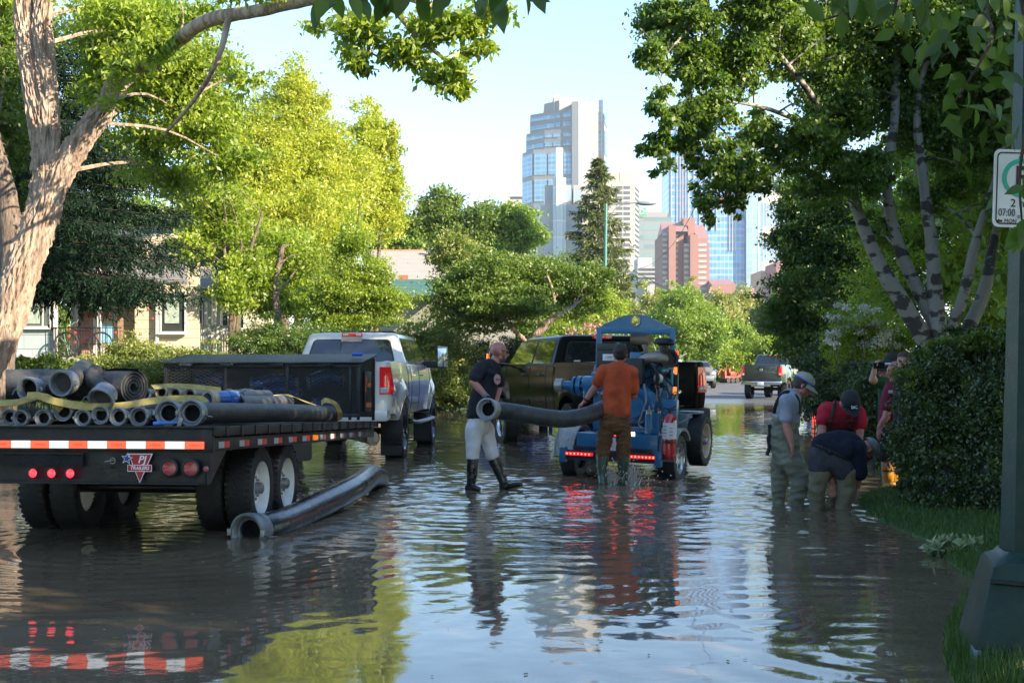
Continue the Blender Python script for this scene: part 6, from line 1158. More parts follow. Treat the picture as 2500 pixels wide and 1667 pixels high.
def clutter2(q):
    rnd = random.Random(19)
    for i in range(11): a = Vector((rnd.uniform(.25, .56), rnd.uniform(.12, .3), rnd.uniform(.86, 1.3))); q.tube(smooth_path([a, a+Vector((rnd.gauss(0, .04), 0, .03)), a+Vector((rnd.gauss(0, .07), 0, -.08))], 4), .007, 6)
    q.lathe((.42, .20, 1.33), (0, -1, 0), [(.06, 0), (.075, .02), (.07, .04), (.03, .05), (.03, .02)], 18); q.lathe((.33, .2, .90), (.3, -1, 0), [(.001, .05), (.045, .05), (.05, 0)], 14)
pc('alternator_and_fittings', mat('bare_alloy', (.55, .53, .50), .35, .8, var=.2), clutter2)
pc('orange_hose', mat('orange_line', (.75, .22, .03), .5), lambda q: (q.tube(smooth_path([(.36, .1, 1.12), (.42, .08, 1.0), (.40, .08, .88), (.47, .06, .80)], 5), .009, 6), q.tube(smooth_path([(.42, .1, 1.15), (.44, .08, 1.0), (.46, .06, .86)], 5), .006, 6)))
dark = mat('black_enamel', (.018, .018, .020), .4, var=.2, bump=.15)
pc('battery_box', dark, lambda q: (q.bbox((.13, .02, 1.42), (.24, .18, .36), .012), q.cyl((.0, .1, 1.47), (.02, .0, 1.47), .04)))
cb = pc('control_box', mat('control_box_grey', (.035, .035, .035), .5, var=.1), lambda q: (q.bbox((-.34, .30, 1.62), (.30, .16, .34), .015), q.bbox((-.34, .29, 1.73), (.27, .17, .06), .01)))
pc('sticker', mat('sticker_white', (.7, .7, .7)), lambda q: q.bbox((-.31, .217, 1.60), (.17, .003, .09), .001), cb); text_mesh('GPP', .05, (-.31, .213, 1.60), (R(90), 0, 0), mat('sticker_red', (.6, .02, .03)), 'sticker_lettering', cb, .0005, sx=1.1)
pc('exhaust_silencer', mat('rusty_tan_metal', (.33, .25, .18), .6, .4, col2=(.20, .14, .10), vs=5, bump=.3, bs=30), lambda q: (q.lathe((.02, .62, 1.88), (0, -1, 0), [(.001, .16), (.10, .16), (.12, .14), (.12, -.2), (.1, -.22), (.001, -.22)], 24) if False else q.cyl((-.10, .62, 1.87), (.16, .60, 1.87), .085, n=22), q.cyl((.11, .60, 1.80), (.11, .60, 1.45), .036, n=14), q.lathe((.11, .60, 1.66), (0, 0, 1), [(.036, -.012), (.055, -.012), (.055, .012), (.036, .012)], 14)))
def cleaner(q):
    q.cyl((.33, .55, 1.60), (.52, .30, 1.60), .125, n=26); q.lathe((.52, .30, 1.60), (.6, -.8, 0), [(.125, -.0), (.135, 0), (.135, .03), (.10, .03), (.10, .005)], 26)
    q.cyl((.42, .42, 1.70), (.42, .42, 1.82), .065, n=18); q.lathe((.42, .42, 1.80), (0, 0, 1), [(.07, -.02), (.145, .01), (.148, .03), (.11, .07), (.06, .085), (.001, .088)], 26)
pc('air_cleaner', dark, cleaner)
pc('intake_elbow', mat('elbow_grey', (.30, .29, .26), .45, .4, dirt=.2), lambda q: q.tube(smooth_path([(.46, .30, 1.60), (.42, .16, 1.61), (.33, .10, 1.61), (.22, .14, 1.58), (.16, .25, 1.55)], 6), .068, 18))
pc('clamp_band', steel, lambda q: (q.lathe((.45, .39, 1.60), (.6, -.8, 0), [(.128, -.015), (.132, -.015), (.132, .015), (.128, .015)], 26)))
mk_ = pc('marker_board', mat('marker_black', (.02, .02, .02), .4), lambda q: q.bbox((.575, .41, 1.32), (.11, .02, .42), .01))
for z in (1.44, 1.17): pc('reflector', mat('reflector_orange', (.9, .22, .04), .3, emit=.5), lambda q: q.bbox((.575, .397, z), (.09, .012, .10), .006), mk_)  # reflectors are no lamps; their glow is painted by emission
# fire extinguisher hangs on the trailer
XE = empty('fire_extinguisher', (0, 0, 0), (0, 0, 0), 'red fire extinguisher strapped to the right rear of the blue pump trailer', 'fire extinguisher'); XE.matrix_basis = PT.matrix_basis.copy()
q = MB(); q.lathe((.77, -.46, .30), (0, 0, 1), [(.001, .0), (.075, .0), (.088, .02), (.09, .06), (.09, .48), (.08, .53), (.045, .57), (.03, .59), (.001, .59)], 24); q.build('cylinder', mat('extinguisher_red', (.50, .012, .02), .25, coat=1, dirt=.08), XE)
q = MB(); q.lathe((.77, -.46, .30), (0, 0, 1), [(.0915, .26), (.0915, .47)], 24); me_ = q.build('label', mat('label_white', (.66, .66, .66), .5, var=.1), XE)
q = MB()
for k in range(7): q.box((.73+(.085 if k % 2 else 0)-.002, -.553+.003*(k % 2), .59+.022*k), (.05, .006, .006))
q.build('label_print', blackp, me_)
q = MB(); q.lathe((.77, -.46, .30), (0, 0, 1), [(.094, .20), (.094, .235)], 24); q.bbox((.80, -.56, .517), (.05, .02, .03), .004); q.build('strap', blackp, XE)
q = MB(); q.bbox((.77, -.46, .92), (.05, .05, .07), .01); q.tube([(.77, -.46, .95), (.85, -.50, .99)], .012, 6); q.tube([(.77, -.46, .93), (.86, -.50, .95)], .010, 6); q.tube(smooth_path([(.76, -.46, .94), (.70, -.54, .95), (.67, -.55, .80), (.67, -.54, .62)], 5), .012, 8); q.build('valve', dark, XE)
# ---------------------------------------------------------------- people
def skin_mat(name, c): 
    m = mat(name, c, .5, var=.18, vs=14, bump=.1, bs=160); p = m.node_tree.nodes['Principled BSDF']; p.inputs['Subsurface Weight'].default_value = .12; p.inputs['Subsurface Scale'].default_value = .01; return m
skin = skin_mat('skin', (.46, .235, .165)); skin_r = skin_mat('skin_reddish', (.47, .20, .15))
def cloth(name, c, rough=.85, var=.22, gl=0.): return mat(name, c, rough, var=var, vs=7, bump=.35, bs=110, spec=.25)
class Body:
    """closed tapered shapes that are fused into one continuous surface"""
    def __init__(s): s.m = MB()
    def cap(s, a, ra, b, rb, k=1., side=None, n=14):
        a, b = Vector(a), Vector(b); d = (b-a); L = max(d.length, 1e-4); t = d/L; P, Rr = [], []
        for i in range(5): q = math.pi/2*i/4; P.append(a-t*ra*math.cos(q)*.95); Rr.append(max(.0008, ra*math.sin(q)))
        for i in range(1, 4): P.append(a+d*i/4); Rr.append(ra+(rb-ra)*i/4)
        for i in range(5): q = math.pi/2*(1-i/4); P.append(b+t*rb*math.cos(q)*.95+t*1e-4*i); Rr.append(max(.0008, rb*math.sin(q)))
        s.m.tube(P, Rr, n, True, k, 1., side or ((0, 0, 1) if abs(t.z) < .9 else (1, 0, 0))); return s
    def chain(s, pts, **kw):
        for (a, ra), (b, rb) in zip(pts[:-1], pts[1:]): s.cap(a, ra, b, rb, **kw)
        return s
    def ball(s, c, r, sc3=(1, 1, 1), M=None):
        q = MB(); q.sphere((0, 0, 0), r, 9, sc3); vs = [(M @ Vector(v) if M else Vector(v))+Vector(c) for v in q.v]; s.m.add(vs, q.f); return s
    def make(s, name, m, parent, vox=.011, smooth=4, wr=0., seed=0, freq=(14, 14, 9), cut=None):
        me = bpy.data.meshes.new(name); me.from_pydata(s.m.v, [], s.m.f); me.update(); o = bpy.data.objects.new(name, me); sc.collection.objects.link(o)
        bm = bmesh.new(); bm.from_mesh(me); bmesh.ops.recalc_face_normals(bm, faces=bm.faces[:]); bm.to_mesh(me); bm.free()
        r_ = o.modifiers.new('r', 'REMESH'); r_.mode = 'VOXEL'; r_.voxel_size = vox; r_.use_smooth_shade = True
        f_ = o.modifiers.new('s', 'SMOOTH'); f_.iterations = smooth; f_.factor = .5
        dg = bpy.context.evaluated_depsgraph_get(); m2 = bpy.data.meshes.new_from_object(o.evaluated_get(dg)); bpy.data.objects.remove(o)
        if wr:
            n = len(m2.vertices); co = np.empty(n*3, np.float32); m2.vertices.foreach_get('co', co); co = co.reshape(-1, 3); no = np.empty(n*3, np.float32); m2.vertices.foreach_get('normal', no); no = no.reshape(-1, 3)
            r = np.random.RandomState(seed); D = np.zeros(n)
            for i in range(16):
                k = np.array([r.normal()*freq[0], r.normal()*freq[1], r.normal()*freq[2]*2.2]); ph = co @ k+r.uniform(0, 6.28)+1.1*np.sin(co @ (k[[1, 2, 0]]*.5)+r.uniform(0, 6)); D += (1-np.abs(np.sin(ph)))*.9-.35
            co += no*(D/4*wr)[:, None]; m2.vertices.foreach_set('co', co.ravel()); m2.update()
        m2.name = name; m2.materials.clear(); m2.materials.append(m); m2.polygons.foreach_set('use_smooth', [True]*len(m2.polygons))
        o = bpy.data.objects.new(name, m2); put(o); return world_child(o, parent)
def frame(fwd, up):
    f = Vector(fwd).normalized(); u = Vector(up); u = (u-f*u.dot(f)).normalized(); return Matrix((f.cross(u), f, u)).transposed()   # x right, y forward, z up
def head(B_, c, fwd, up, s=1.):
    M = frame(fwd, up); c = Vector(c); q = lambda x, y, z: c+M @ Vector((x*s, y*s, z*s))
    B_.ball(q(0, -.012, .035), .088*s, (.88, 1.08, .98), M); B_.ball(q(0, .030, .0), .066*s, (.92, .95, 1.25), M); B_.ball(q(0, .055, -.075), .030*s, (1.15, .9, .8), M)
    B_.cap(q(-.038, .02, -.05), .030*s, q(0, .058, -.078), .026*s); B_.cap(q(.038, .02, -.05), .030*s, q(0, .058, -.078), .026*s)
    B_.cap(q(0, .088, .022), .010*s, q(0, .112, -.018), .015*s); B_.cap(q(-.03, .082, .034), .011*s, q(.03, .082, .034), .011*s); B_.cap(q(-.02, .088, -.042), .009*s, q(.02, .088, -.042), .009*s); B_.cap(q(-.016, .088, -.054), .009*s, q(.016, .088, -.054), .009*s)
    for sx in (-1, 1): B_.ball(q(sx*.080, -.005, .0), .024*s, (.38, .75, 1.25), M)
    return M
def eyes(parent, c, M, s=1.):
    for sx in (-1, 1):
        q = MB(); q.sphere(Vector(c)+M @ Vector((sx*.030*s, .083*s, .014*s)), .010*s, 6); world_child(q.build('eye', mat('eye_dark', (.05, .035, .03), .2), None), parent)
def scalp(parent, c, M, m, s=1., low=-.02, nm='hair', thick=1.06, back=-.07):
    B_ = Body(); B_.ball(Vector(c)+M @ Vector((0, -.018*s, .040*s)), .092*s*thick, (.90, 1.08, .98), M); B_.ball(Vector(c)+M @ Vector((0, -.045*s, .0)), .074*s, (1.05, .75, 1.0), M)
    o = B_.make(nm, m, parent, .006, 2, wr=.004, seed=3, freq=(60, 60, 60))
    me = o.data; bm = bmesh.new(); bm.from_mesh(me); W = M.transposed(); off = Vector(parent.location)
    dl = [v for v in bm.verts if (lambda p: p.y > .045*s-.3*max(0, .07*s-p.z) and p.z < .085*s or p.z < back*s)(W @ (v.co-Vector(c)))]
    bmesh.ops.delete(bm, geom=dl, context='VERTS'); bm.to_mesh(me); bm.free(); return o
def cap_hat(parent, c, M, m, s=1., brim=.085, brim_dir=1, tilt=0., nm='cap'):
    q = MB(); c0 = Vector(c)+M @ Vector((0, -.010*s, .040*s)); prof = []; n, k = 22, 8; vs = []
    for j in range(k+1):
        a = math.pi/2*j/k
        for i in range(n): t = 2*math.pi*i/n; vs.append(c0+M @ Vector((.093*s*math.cos(t)*math.cos(a), .108*s*math.sin(t)*math.cos(a), .098*s*math.sin(a)**.85-.005)))
    fs = [(j*n+i, j*n+(i+1) % n, (j+1)*n+(i+1) % n, (j+1)*n+i) for j in range(k) for i in range(n)]; q.add(vs, fs); q.sphere(c0+M @ Vector((0, 0, .095*s)), .008, 5)
    if brim:
        vs = []; nb = 12
        for j in range(4):
            for i in range(nb+1):
                t = math.pi*(.12+.76*i/nb)*1.; r1 = j/3; x = .090*s*math.cos(t); y = .100*s*math.sin(t)+brim*s*r1*math.sin(math.pi*i/nb)**.5; vs.append(c0+M @ Vector((x, y*brim_dir, .004-(.018+tilt)*r1*s-.9*x*x*2)))
        b0 = len(vs); vs += [v+M @ Vector((0, 0, -.004)) for v in vs]; fs = [(j*(nb+1)+i, j*(nb+1)+i+1, (j+1)*(nb+1)+i+1, (j+1)*(nb+1)+i) for j in range(3) for i in range(nb)]; fs += [tuple(x+b0 for x in f[::-1]) for f in fs]; q.add(vs, fs)
    return world_child(q.build(nm, m, None, 50), parent)
def glasses(parent, c, M, s=1., z=.016, y=.098):
    q = MB(); c = Vector(c)
    for sx in (-1, 1):
        q.bbox(c+M @ Vector((sx*.034*s, (y-.006)*s, z*s)), (.055*s, .010*s, .034*s), .005, M); q.tube([c+M @ Vector((sx*.062*s, (y-.01)*s, (z+.010)*s)), c+M @ Vector((sx*.080*s, .03*s, (z+.012)*s)), c+M @ Vector((sx*.082*s, -.01*s, (z+.006)*s))], .004, 5)
    return world_child(q.build('sunglasses', mat('sunglass_black', (.01, .01, .01), .12, coat=1), None), parent)
def hand(B_, w, d, nrm, s=1., curl=.5, thumb=1, spread=.16):
    """palm and five fingers; d: direction of the fingers, nrm: out of the palm"""
    d = Vector(d).normalized(); nrm = Vector(nrm); nrm = (nrm-d*nrm.dot(d)).normalized(); a = d.cross(nrm); w = Vector(w)
    B_.cap(w, .026*s, w+d*.03*s, .028*s, k=.7, side=nrm)
    for i in range(4):
        o = (i-1.5)*.0195*s; p = w+d*.075*s+a*o; B_.cap(w+d*.02*s+a*o*.7, .015*s, p, .0135*s); L = (.066, .078, .074, .058)[i]*s; dd = (d+a*(i-1.5)*spread*.3).normalized()
        for k in range(3):
            c = curl*(.45+.55*k); dd = (dd+nrm*c*.9).normalized(); e = p+dd*L*(.42, .32, .26)[k]; B_.cap(p, (.0108-.001*k)*s, e, (.0100-.001*k)*s, n=8); p = e
    p = w+d*.022*s+a*thumb*.026*s; dd = (d*.7+a*thumb*.75+nrm*.35).normalized(); e = p+dd*.045*s; B_.cap(w+d*.01*s, .018*s, p, .016*s); B_.cap(p, .0135*s, e, .012*s); B_.cap(e, .012*s, e+(dd+d*.6+nrm*curl).normalized()*.032*s, .010*s)
def person(label, loc, group=None): return empty('person', loc, (0, 0, 0), label, 'person', group)
V3 = Vector
# ======== 1. walking man in black shirt and white shorts
D1 = 16.2
def Z1(X, Y, dd=0): return at(1120+X/3.922, 820+Y/3.922, D1+dd)
r = person('bald man in black t-shirt and pale shorts walking with one end of the grey hose', (Z1(200, 900).x, D1, 0))
B1 = Body(); hc = Z1(385, 160); M = head(B1, hc, (.93, .34, -.10), (.05, 0, 1), 1.06)
B1.chain([(Z1(350, 240), .060), (Z1(310, 300), .068)]); B1.cap(Z1(270, 320), .10, Z1(215, 680), .10, k=1.2, side=(0, 1, 0))
sh, el, wr_ = Z1(215, 300, -.17), Z1(135, 440, -.24), Z1(262, 575, -.30)
B1.chain([(sh, .062), (sh.lerp(el, .6), .052), (el, .044), (el.lerp(wr_, .35), .046), (wr_, .030)]); hand(B1, wr_, Z1(330, 625, -.30)-wr_, (.25, -.1, -1), 1.02, .75, -1)
sh2, el2, wr2 = Z1(350, 320, .18), Z1(395, 480, .28), Z1(330, 700, .10)
B1.chain([(sh2, .055), (el2, .044), (wr2, .032)]); hand(B1, wr2, (-.4, -.4, -.25), (.2, -.2, 1), 1, .6, 1)
for a, b, c in ((Z1(160, 860, -.09), Z1(128, 1130, -.08), Z1(122, 1420, -.08)), (Z1(250, 860, .10), Z1(335, 1120, .10), Z1(430, 1420, .10))): B1.chain([(a, .055), (b, .052), (b.lerp(c, .35), .055), (c, .040)])
B1.make('body', skin_r, r, .0075, 3); eyes(r, hc, M, 1.06); glasses(r, hc, M, 1.08)
be = Body(); 
for x, y, z in ((.0, .075, -.075), (.035, .055, -.065), (-.035, .055, -.065), (.052, .03, -.045), (-.052, .03, -.045)): be.ball(hc+M @ V3((x, y, z)), .026, (1, .8, 1))
be.make('beard', mat('grey_beard', (.13, .10, .085), .9, var=.3, vs=60), r, .006, 2)
C = Body(); C.cap(Z1(292, 300), .115, Z1(275, 330), .145, k=1.35, side=(0, 1, 0)); C.chain([(Z1(272, 330), .142), (Z1(255, 480), .152), (Z1(215, 640), .150), (Z1(195, 735), .152)], k=1.15, side=(0, 1, 0)); C.cap(Z1(240, 700, -.02), .13, Z1(235, 752, -.02), .115)
C.chain([(sh+V3((.03, .05, .02)), .085), (sh.lerp(el, .35), .083), (sh.lerp(el, .74), .078)]); C.chain([(sh2, .085), (sh2.lerp(el2, .8), .070)]); C.chain([(Z1(340, 262), .066), (Z1(310, 300), .09)])
C.make('shirt', cloth('black_cotton', (.022, .024, .030)), r, .010, 4, .011, 2, (9, 9, 6))
rl = MB(); pc_ = Z1(362, 415, -.135); n_ = V3((.80, -.60, 0)).normalized(); rl.lathe(pc_+n_*.012, n_, [(.001, .004), (.062, .002), (.064, -.004)], 24); lg = world_child(rl.build('shirt_print', mat('print_cream', (.45, .36, .33), .8), None), r)
rl = MB(); rl.lathe(pc_+n_*.012, n_, [(.058, .006), (.063, .006)], 24); world_child(rl.build('print_ring', mat('print_red', (.42, .05, .06), .8), None), r)
t_ = text_mesh('Rock', .042, pc_+n_*.020-V3(r.location), (R(90), 0, R(53)), mat('print_red', (.42, .05, .06), .8), 'print_letters', r, .0005, .3, .001)
S = Body(); S.cap(Z1(195, 770), .138, Z1(200, 850), .142, k=1.1, side=(0, 1, 0))
for a, b, dy in (((150, 880), (132, 1150), -.08), ((255, 880), (318, 1135), .09)): S.chain([(Z1(*a, dy), .108), (Z1((a[0]+b[0])/2, (a[1]+b[1])/2, dy), .098), (Z1(*b, dy), .086)])
S.make('shorts', cloth('white_canvas', (.74, .71, .72), .8, .08), r, .010, 3, .014, 5, (9, 9, 5))
q = MB(); q.bbox(Z1(72, 770, -.12), (.012, .05, .035), .004); world_child(q.build('leather_tag', blackp, None), r)
bt = mat('black_boot_rubber', (.012, .015, .017), .28, var=.35, vs=8, bump=.1, coat=.3, dirt=.12)
def boot(parent, top, ank, heel, toe, m, rt=.072, sole=None, s=1.):
    B_ = Body(); B_.chain([(top, rt), (top.lerp(ank, .5), rt*.92), (ank, rt*.78)]); up_ = V3((0, 0, .045)); B_.chain([(ank, rt*.78), (heel+up_, .052*s)]); B_.chain([(heel+up_, .052*s), (heel.lerp(toe, .55)+up_*1.05, .050*s), (toe-(toe-heel).normalized()*.04+up_*.85, .040*s)], k=.8, side=(0, 0, 1))
    o = B_.make('boot', m, parent, .008, 3, .003, 3)
    q = MB(); q.tube([top+V3((0, 0, -.01)), top+(top-ank).normalized()*.055], [rt*1.03, rt*1.05], 18, cap=False); cf = world_child(q.build('boot_rim', m, None), parent)
    if sole: q = MB(); q.tube([heel+V3((0, 0, .010))-(toe-heel)*.08, heel.lerp(toe, .5)+V3((0, 0, .006)), toe+V3((0, 0, .006))], [.040, .048, .030], 12, ku=.16, kw=1., up=(0, 0, 1)); world_child(q.build('sole', sole, None), parent)
ysole = mat('yellow_sole', (.50, .36, .08), .6, dirt=.4)
boot(r, Z1(130, 1200, -.08), Z1(122, 1400, -.08), Z1(95, 1490, -.05), Z1(205, 1494, -.18), bt); boot(r, Z1(352, 1215, .1), Z1(430, 1400, .1), Z1(425, 1496, .12), Z1(612, 1440, .0), bt, sole=ysole)
q = Body(); q.cap(wr_-V3((.02, 0, -.015)), .037, wr_+V3((.012, 0, -.012)), .037); q.make('glove_cuff', cloth('grey_knit', (.20, .20, .20)), r, .006, 2, .002)
g = Body(); hand(g, wr_, Z1(330, 625, -.30)-wr_, (.25, -.1, -1), 1.2, .75, -1); g.make('glove', cloth('black_knit', (.015, .015, .017)), r, .006, 2)
# carried hose
CHS = hose('heavy grey hose sagging between the walking man and the man in the orange shirt', [Z1(283, 702, -.34), Z1(370, 712, -.12), at(1262, 1008, 16.2), at(1370, 1023, 16.6), at(1440, 1011, 16.9), at(1500, 985, 17.35)], .118, None, ring=mat('worn_coupling', (.36, .37, .36), .45, .5, dirt=.4, bump=.4), body=mat('hose_slate', (.040, .050, .053), .45, var=.4, vs=5, bump=.35, bs=30, dirt=.22), lever=False, k=10)
# ======== 2. man in the orange shirt
D2_ = 17.0
def Z2(X, Y, dd=0): return at(1100+X/3.409, 780+Y/3.409, D2_+dd)
r = person('man in orange t-shirt and green boots, seen from behind at the blue pump', (Z2(1370, 900).x, D2_, 0))
B2 = Body(); hc = Z2(1412, 296, .0); M = head(B2, hc, (.10, .97, -.22), (0, .1, 1), 1.05); B2.chain([(Z2(1405, 345), .058), (Z2(1398, 385), .066)]); B2.cap(Z2(1390, 430), .10, Z2(1380, 760), .10, k=1.2, side=(1, 0, 0))
sh, el, wr_ = Z2(1275, 425), Z2(1205, 560, .06), Z2(1118, 680, .10); B2.chain([(sh, .062), (el, .046), (el.lerp(wr_, .35), .047), (wr_, .030)]); hand(B2, wr_, Z2(1080, 712, .1)-wr_, (.2, -.2, -1), 1.0, .6, 1)
sh2, el2, wr2 = Z2(1510, 440), Z2(1524, 640, .10), Z2(1455, 600, .40); B2.chain([(sh2, .062), (el2, .047), (wr2, .034)]); hand(B2, wr2, (-.4, .6, 0), (0, 0, -1), 1, .5)
for a, b, c in ((Z2(1325, 880, 0), Z2(1275, 1090, .05), Z2(1262, 1340)), (Z2(1425, 880), Z2(1440, 1090, .03), Z2(1438, 1330, .1))): B2.chain([(a, .06), (b, .06), (c, .042)])
B2.make('body', skin_r, r, .0075, 3); scalp(r, hc, M, mat('dark_brown_hair', (.018, .011, .008), .6, var=.4, vs=60), 1.07)
C = Body(); C.cap(Z2(1288, 428), .085, Z2(1498, 436), .085); C.chain([(Z2(1393, 430), .135), (Z2(1390, 540), .132), (Z2(1385, 660), .128), (Z2(1382, 775), .130)], k=1.42, side=(1, 0, 0)); C.cap(Z2(1400, 385), .062, Z2(1398, 420), .09)
C.chain([(sh, .088), (sh.lerp(el, .45), .084), (sh.lerp(el, .70), .078)]); C.chain([(sh2, .085), (sh2.lerp(el2, .5), .078), (sh2.lerp(el2, .75), .074)])
C.make('shirt', cloth('orange_cotton', (.50, .085, .028)), r, .010, 4, .013, 12, (8, 8, 5))
T_ = Body(); T_.cap(Z2(1372, 815), .120, Z2(1368, 880), .130, k=1.45, side=(1, 0, 0))
for pts, dy in ((((1310, 880), (1285, 980), (1266, 1120)), 0), (((1432, 880), (1440, 980), (1436, 1140)), .02)): T_.chain([(Z2(*pts[0], dy), .112), (Z2(*pts[1], dy), .098), (Z2(*pts[2], dy), .090)])
T_.make('trousers', cloth('brown_canvas', (.145, .070, .028)), r, .010, 3, .017, 14, (10, 10, 11))
gb = mat('green_boot_rubber', (.045, .085, .055), .3, var=.25, vs=6, coat=.3, dirt=.12)
boot(r, Z2(1262, 1150), Z2(1262, 1300), Z2(1266, 1392, -.06), Z2(1255, 1392, .22), gb, .078); boot(r, Z2(1440, 1175, .02), Z2(1438, 1300, .04), Z2(1436, 1385, .02), Z2(1425, 1392, .3), gb, .080)
q = MB(); w = wr_.lerp(el, .05); q.tube([w, w+(el-wr_).normalized()*.03], .036, 12); world_child(q.build('wristband', blackp, None), r)
# splash around his legs
rng = random.Random(6); sp = MB(); bx = Z2(1440, 1340)
for i in range(330):
    a = rng.uniform(0, 6.28); q_ = rng.random()**.6; x = Z2(rng.choice([1350, 1470, 1525, 1340, 1510]), 1290).x+rng.gauss(0, .05); z = max(.0, rng.gauss(.14, .11))*(1-.2*q_); y = D2_-.05+rng.gauss(0, .1)
    if rng.random() < .35: x += rng.gauss(0, .22)
    s_ = rng.uniform(.003, .009); sp.sphere((x, y, z), s_, 4, (1, 1, rng.uniform(1, 2.6)))
wsm = bpy.data.materials.new('splash_water'); wsm.use_nodes = True; p = wsm.node_tree.nodes['Principled BSDF']; p.inputs['Base Color'].default_value = (.62, .56, .50, 1); p.inputs['Roughness'].default_value = .08; p.inputs['Transmission Weight'].default_value = .25; p.inputs['IOR'].default_value = 1.33
for (cx, cy, w_, h_) in ((1335, 1340, .10, .26), (1515, 1345, .13, .30)):
    c = Z2(cx, cy); c.z = 0
    for i in range(26):
        a = rng.uniform(-1, 1); e = c+V3((a*w_*1.5, rng.gauss(0, .08), h_*(1-.6*a*a)*rng.uniform(.5, 1))); m_ = c.lerp(e, .55)+V3((a*.02, 0, .03)); sp.tube(smooth_path([c+V3((a*w_*.5, rng.gauss(0, .05), -.02)), m_, e], 3), [.014, .011, .008, .006, .004, .003, .0015], 5)
so_ = sp.build('splash', wsm, None, 60); tag(so_, 'muddy water splashing up round the green boots', 'splash', kind='stuff')
# ======== 3. man in waders, grey shirt
D3 = 14.5
def Z3(X, Y, dd=0): return at(1860+X/4.357, 900+Y/4.357, D3+dd)
wad = cloth('wader_green_grey', (.20, .205, .150), .7, .22)
r = person('man in pale cap, grey t-shirt and olive chest waders looking down into the water', (Z3(260, 900).x, D3, -.2))
B3 = Body(); hc = Z3(432, 188); M = head(B3, hc, (.80, -.15, -.52), (.52, 0, .85), 1.02); B3.chain([(Z3(385, 235), .056), (Z3(330, 290), .066)]); B3.cap(Z3(290, 330), .10, Z3(230, 700), .12)
sh, el, wr_ = Z3(262, 350, -.15), Z3(262, 610, -.20), Z3(318, 805, -.24); B3.chain([(sh, .06), (el, .044), (el.lerp(wr_, .35), .045), (wr_, .030)]); hand(B3, wr_, V3((.12, 0, -1)), (-.9, .3, 0), 1.02, .35, 1)
B3.make('body', skin_r, r, .0075, 3); eyes(r, hc, M); scalp(r, hc, M, mat('grey_brown_hair', (.07, .05, .04), .8, var=.3, vs=60), 1.02)
cm_ = mat('pale_cap', (.34, .34, .27), .8, var=.1, vs=10); cp = cap_hat(r, hc+M @ V3((0, 0, .012)), M, cm_, 1.08, .085, 1, .02)
q = MB(); c0 = hc+M @ V3((0, -.008, .058)); q.tube([c0+M @ V3((.106*math.cos(a), .122*math.sin(a), .0)) for a in np.linspace(0, 6.283, 25)], .008, 6); world_child(q.build('cap_band', mat('blue_band', (.04, .14, .50), .6), None), r)
q = MB(); q.bbox(hc+M @ V3((0, .12, .065)), (.05, .02, .03), .006, M); world_child(q.build('head_lamp', blackp, None), r); q = MB(); q.bbox(hc+M @ V3((-.02, -.01, .155)), (.04, .05, .012), .004, M); world_child(q.build('cap_tag', mat('yellow_tag', (.7, .55, .02)), None), r)
C = Body(); C.cap(Z3(300, 320), .12, Z3(275, 420), .14, k=1.3, side=(0, 1, 0)); C.cap(Z3(275, 420), .142, Z3(262, 520), .148, k=1.1, side=(0, 1, 0)); C.chain([(sh, .094), (sh.lerp(el, .35), .088), (sh.lerp(el, .66), .080)]); C.chain([(Z3(375, 262), .062), (Z3(310, 310), .10)])
C.make('shirt', cloth('grey_blue_cotton', (.30, .335, .40)), r, .010, 4, .010, 22, (9, 9, 6))
W_ = Body(); W_.chain([(Z3(255, 540), .150), (Z3(240, 680), .158), (Z3(250, 820), .160), (Z3(270, 960), .155)], k=1.05, side=(0, 1, 0)); W_.chain([(Z3(215, 980, .08), .125), (Z3(195, 1120, .10), .105), (Z3(185, 1270, .10), .088), (Z3(182, 1390, .1), .075), (Z3(182, 1500, .1), .07)]); W_.chain([(Z3(330, 980, -.08), .130), (Z3(400, 1130, -.10), .110), (Z3(400, 1260, -.10), .092), (Z3(375, 1390, -.1), .078), (Z3(370, 1500, -.1), .07)])
W_.make('waders', wad, r, .010, 2, .022, 24, (8, 8, 9))
bsx = mat('strap_black', (.015, .015, .016), .7)
def strap(parent, pts, w=.035, th=.006, m=bsx, nm='strap', side=(0, 1, 0)): q = MB(); q.tube(smooth_path(pts, 5), w/2, 8, True, 1., th/w*2, side); return world_child(q.build(nm, m, None, 50), parent)
strap(r, [Z3(130, 470, -.10), Z3(150, 380, -.155), Z3(205, 275, -.14), Z3(270, 245, -.10), Z3(330, 268, -.06)], .03, .02); strap(r, [Z3(330, 268, -.10), Z3(375, 310, -.12), Z3(400, 400, -.10), Z3(398, 480, -.10)], .04, .02); strap(r, [Z3(80, 590, 0), Z3(85, 690, 0), Z3(68, 740, 0), Z3(78, 840, 0), Z3(52, 920, 0)], .04, .02, nm='hanging_strap')
# ======== 4. man in the red shirt bending forward, facing the camera
D4 = 15.25
def Z4(X, Y, dd=0): return at(1860+X/4.357, 900+Y/4.357, D4+dd)
r = person('man in bright red t-shirt and black cap bending forward behind the stooping man', (Z4(840, 700).x, D4, -.2))
B4 = Body(); hc = Z4(935, 375, -.38); M = head(B4, hc, (.12, -.62, -.78), (.02, -.78, .62), 1.04); B4.chain([(Z4(925, 350, -.26), .058), (Z4(880, 400, -.12), .072)]); B4.cap(Z4(850, 450), .12, Z4(820, 620, .15), .13)
sh, el, wr_ = Z4(670, 450, -.06), Z4(640, 640, -.12), Z4(612, 760, -.22); B4.chain([(sh, .065), (el, .048), (wr_, .034)]); hand(B4, wr_, (0, -.2, -1), (1, 0, 0), 1, .3)
sh2, el2, wr2 = Z4(1030, 480, -.06), Z4(1045, 640, -.14), Z4(1035, 790, -.2); B4.chain([(sh2, .065), (el2, .048), (wr2, .034)]); hand(B4, wr2, (0, -.2, -1), (-1, 0, 0), 1, .3, -1)
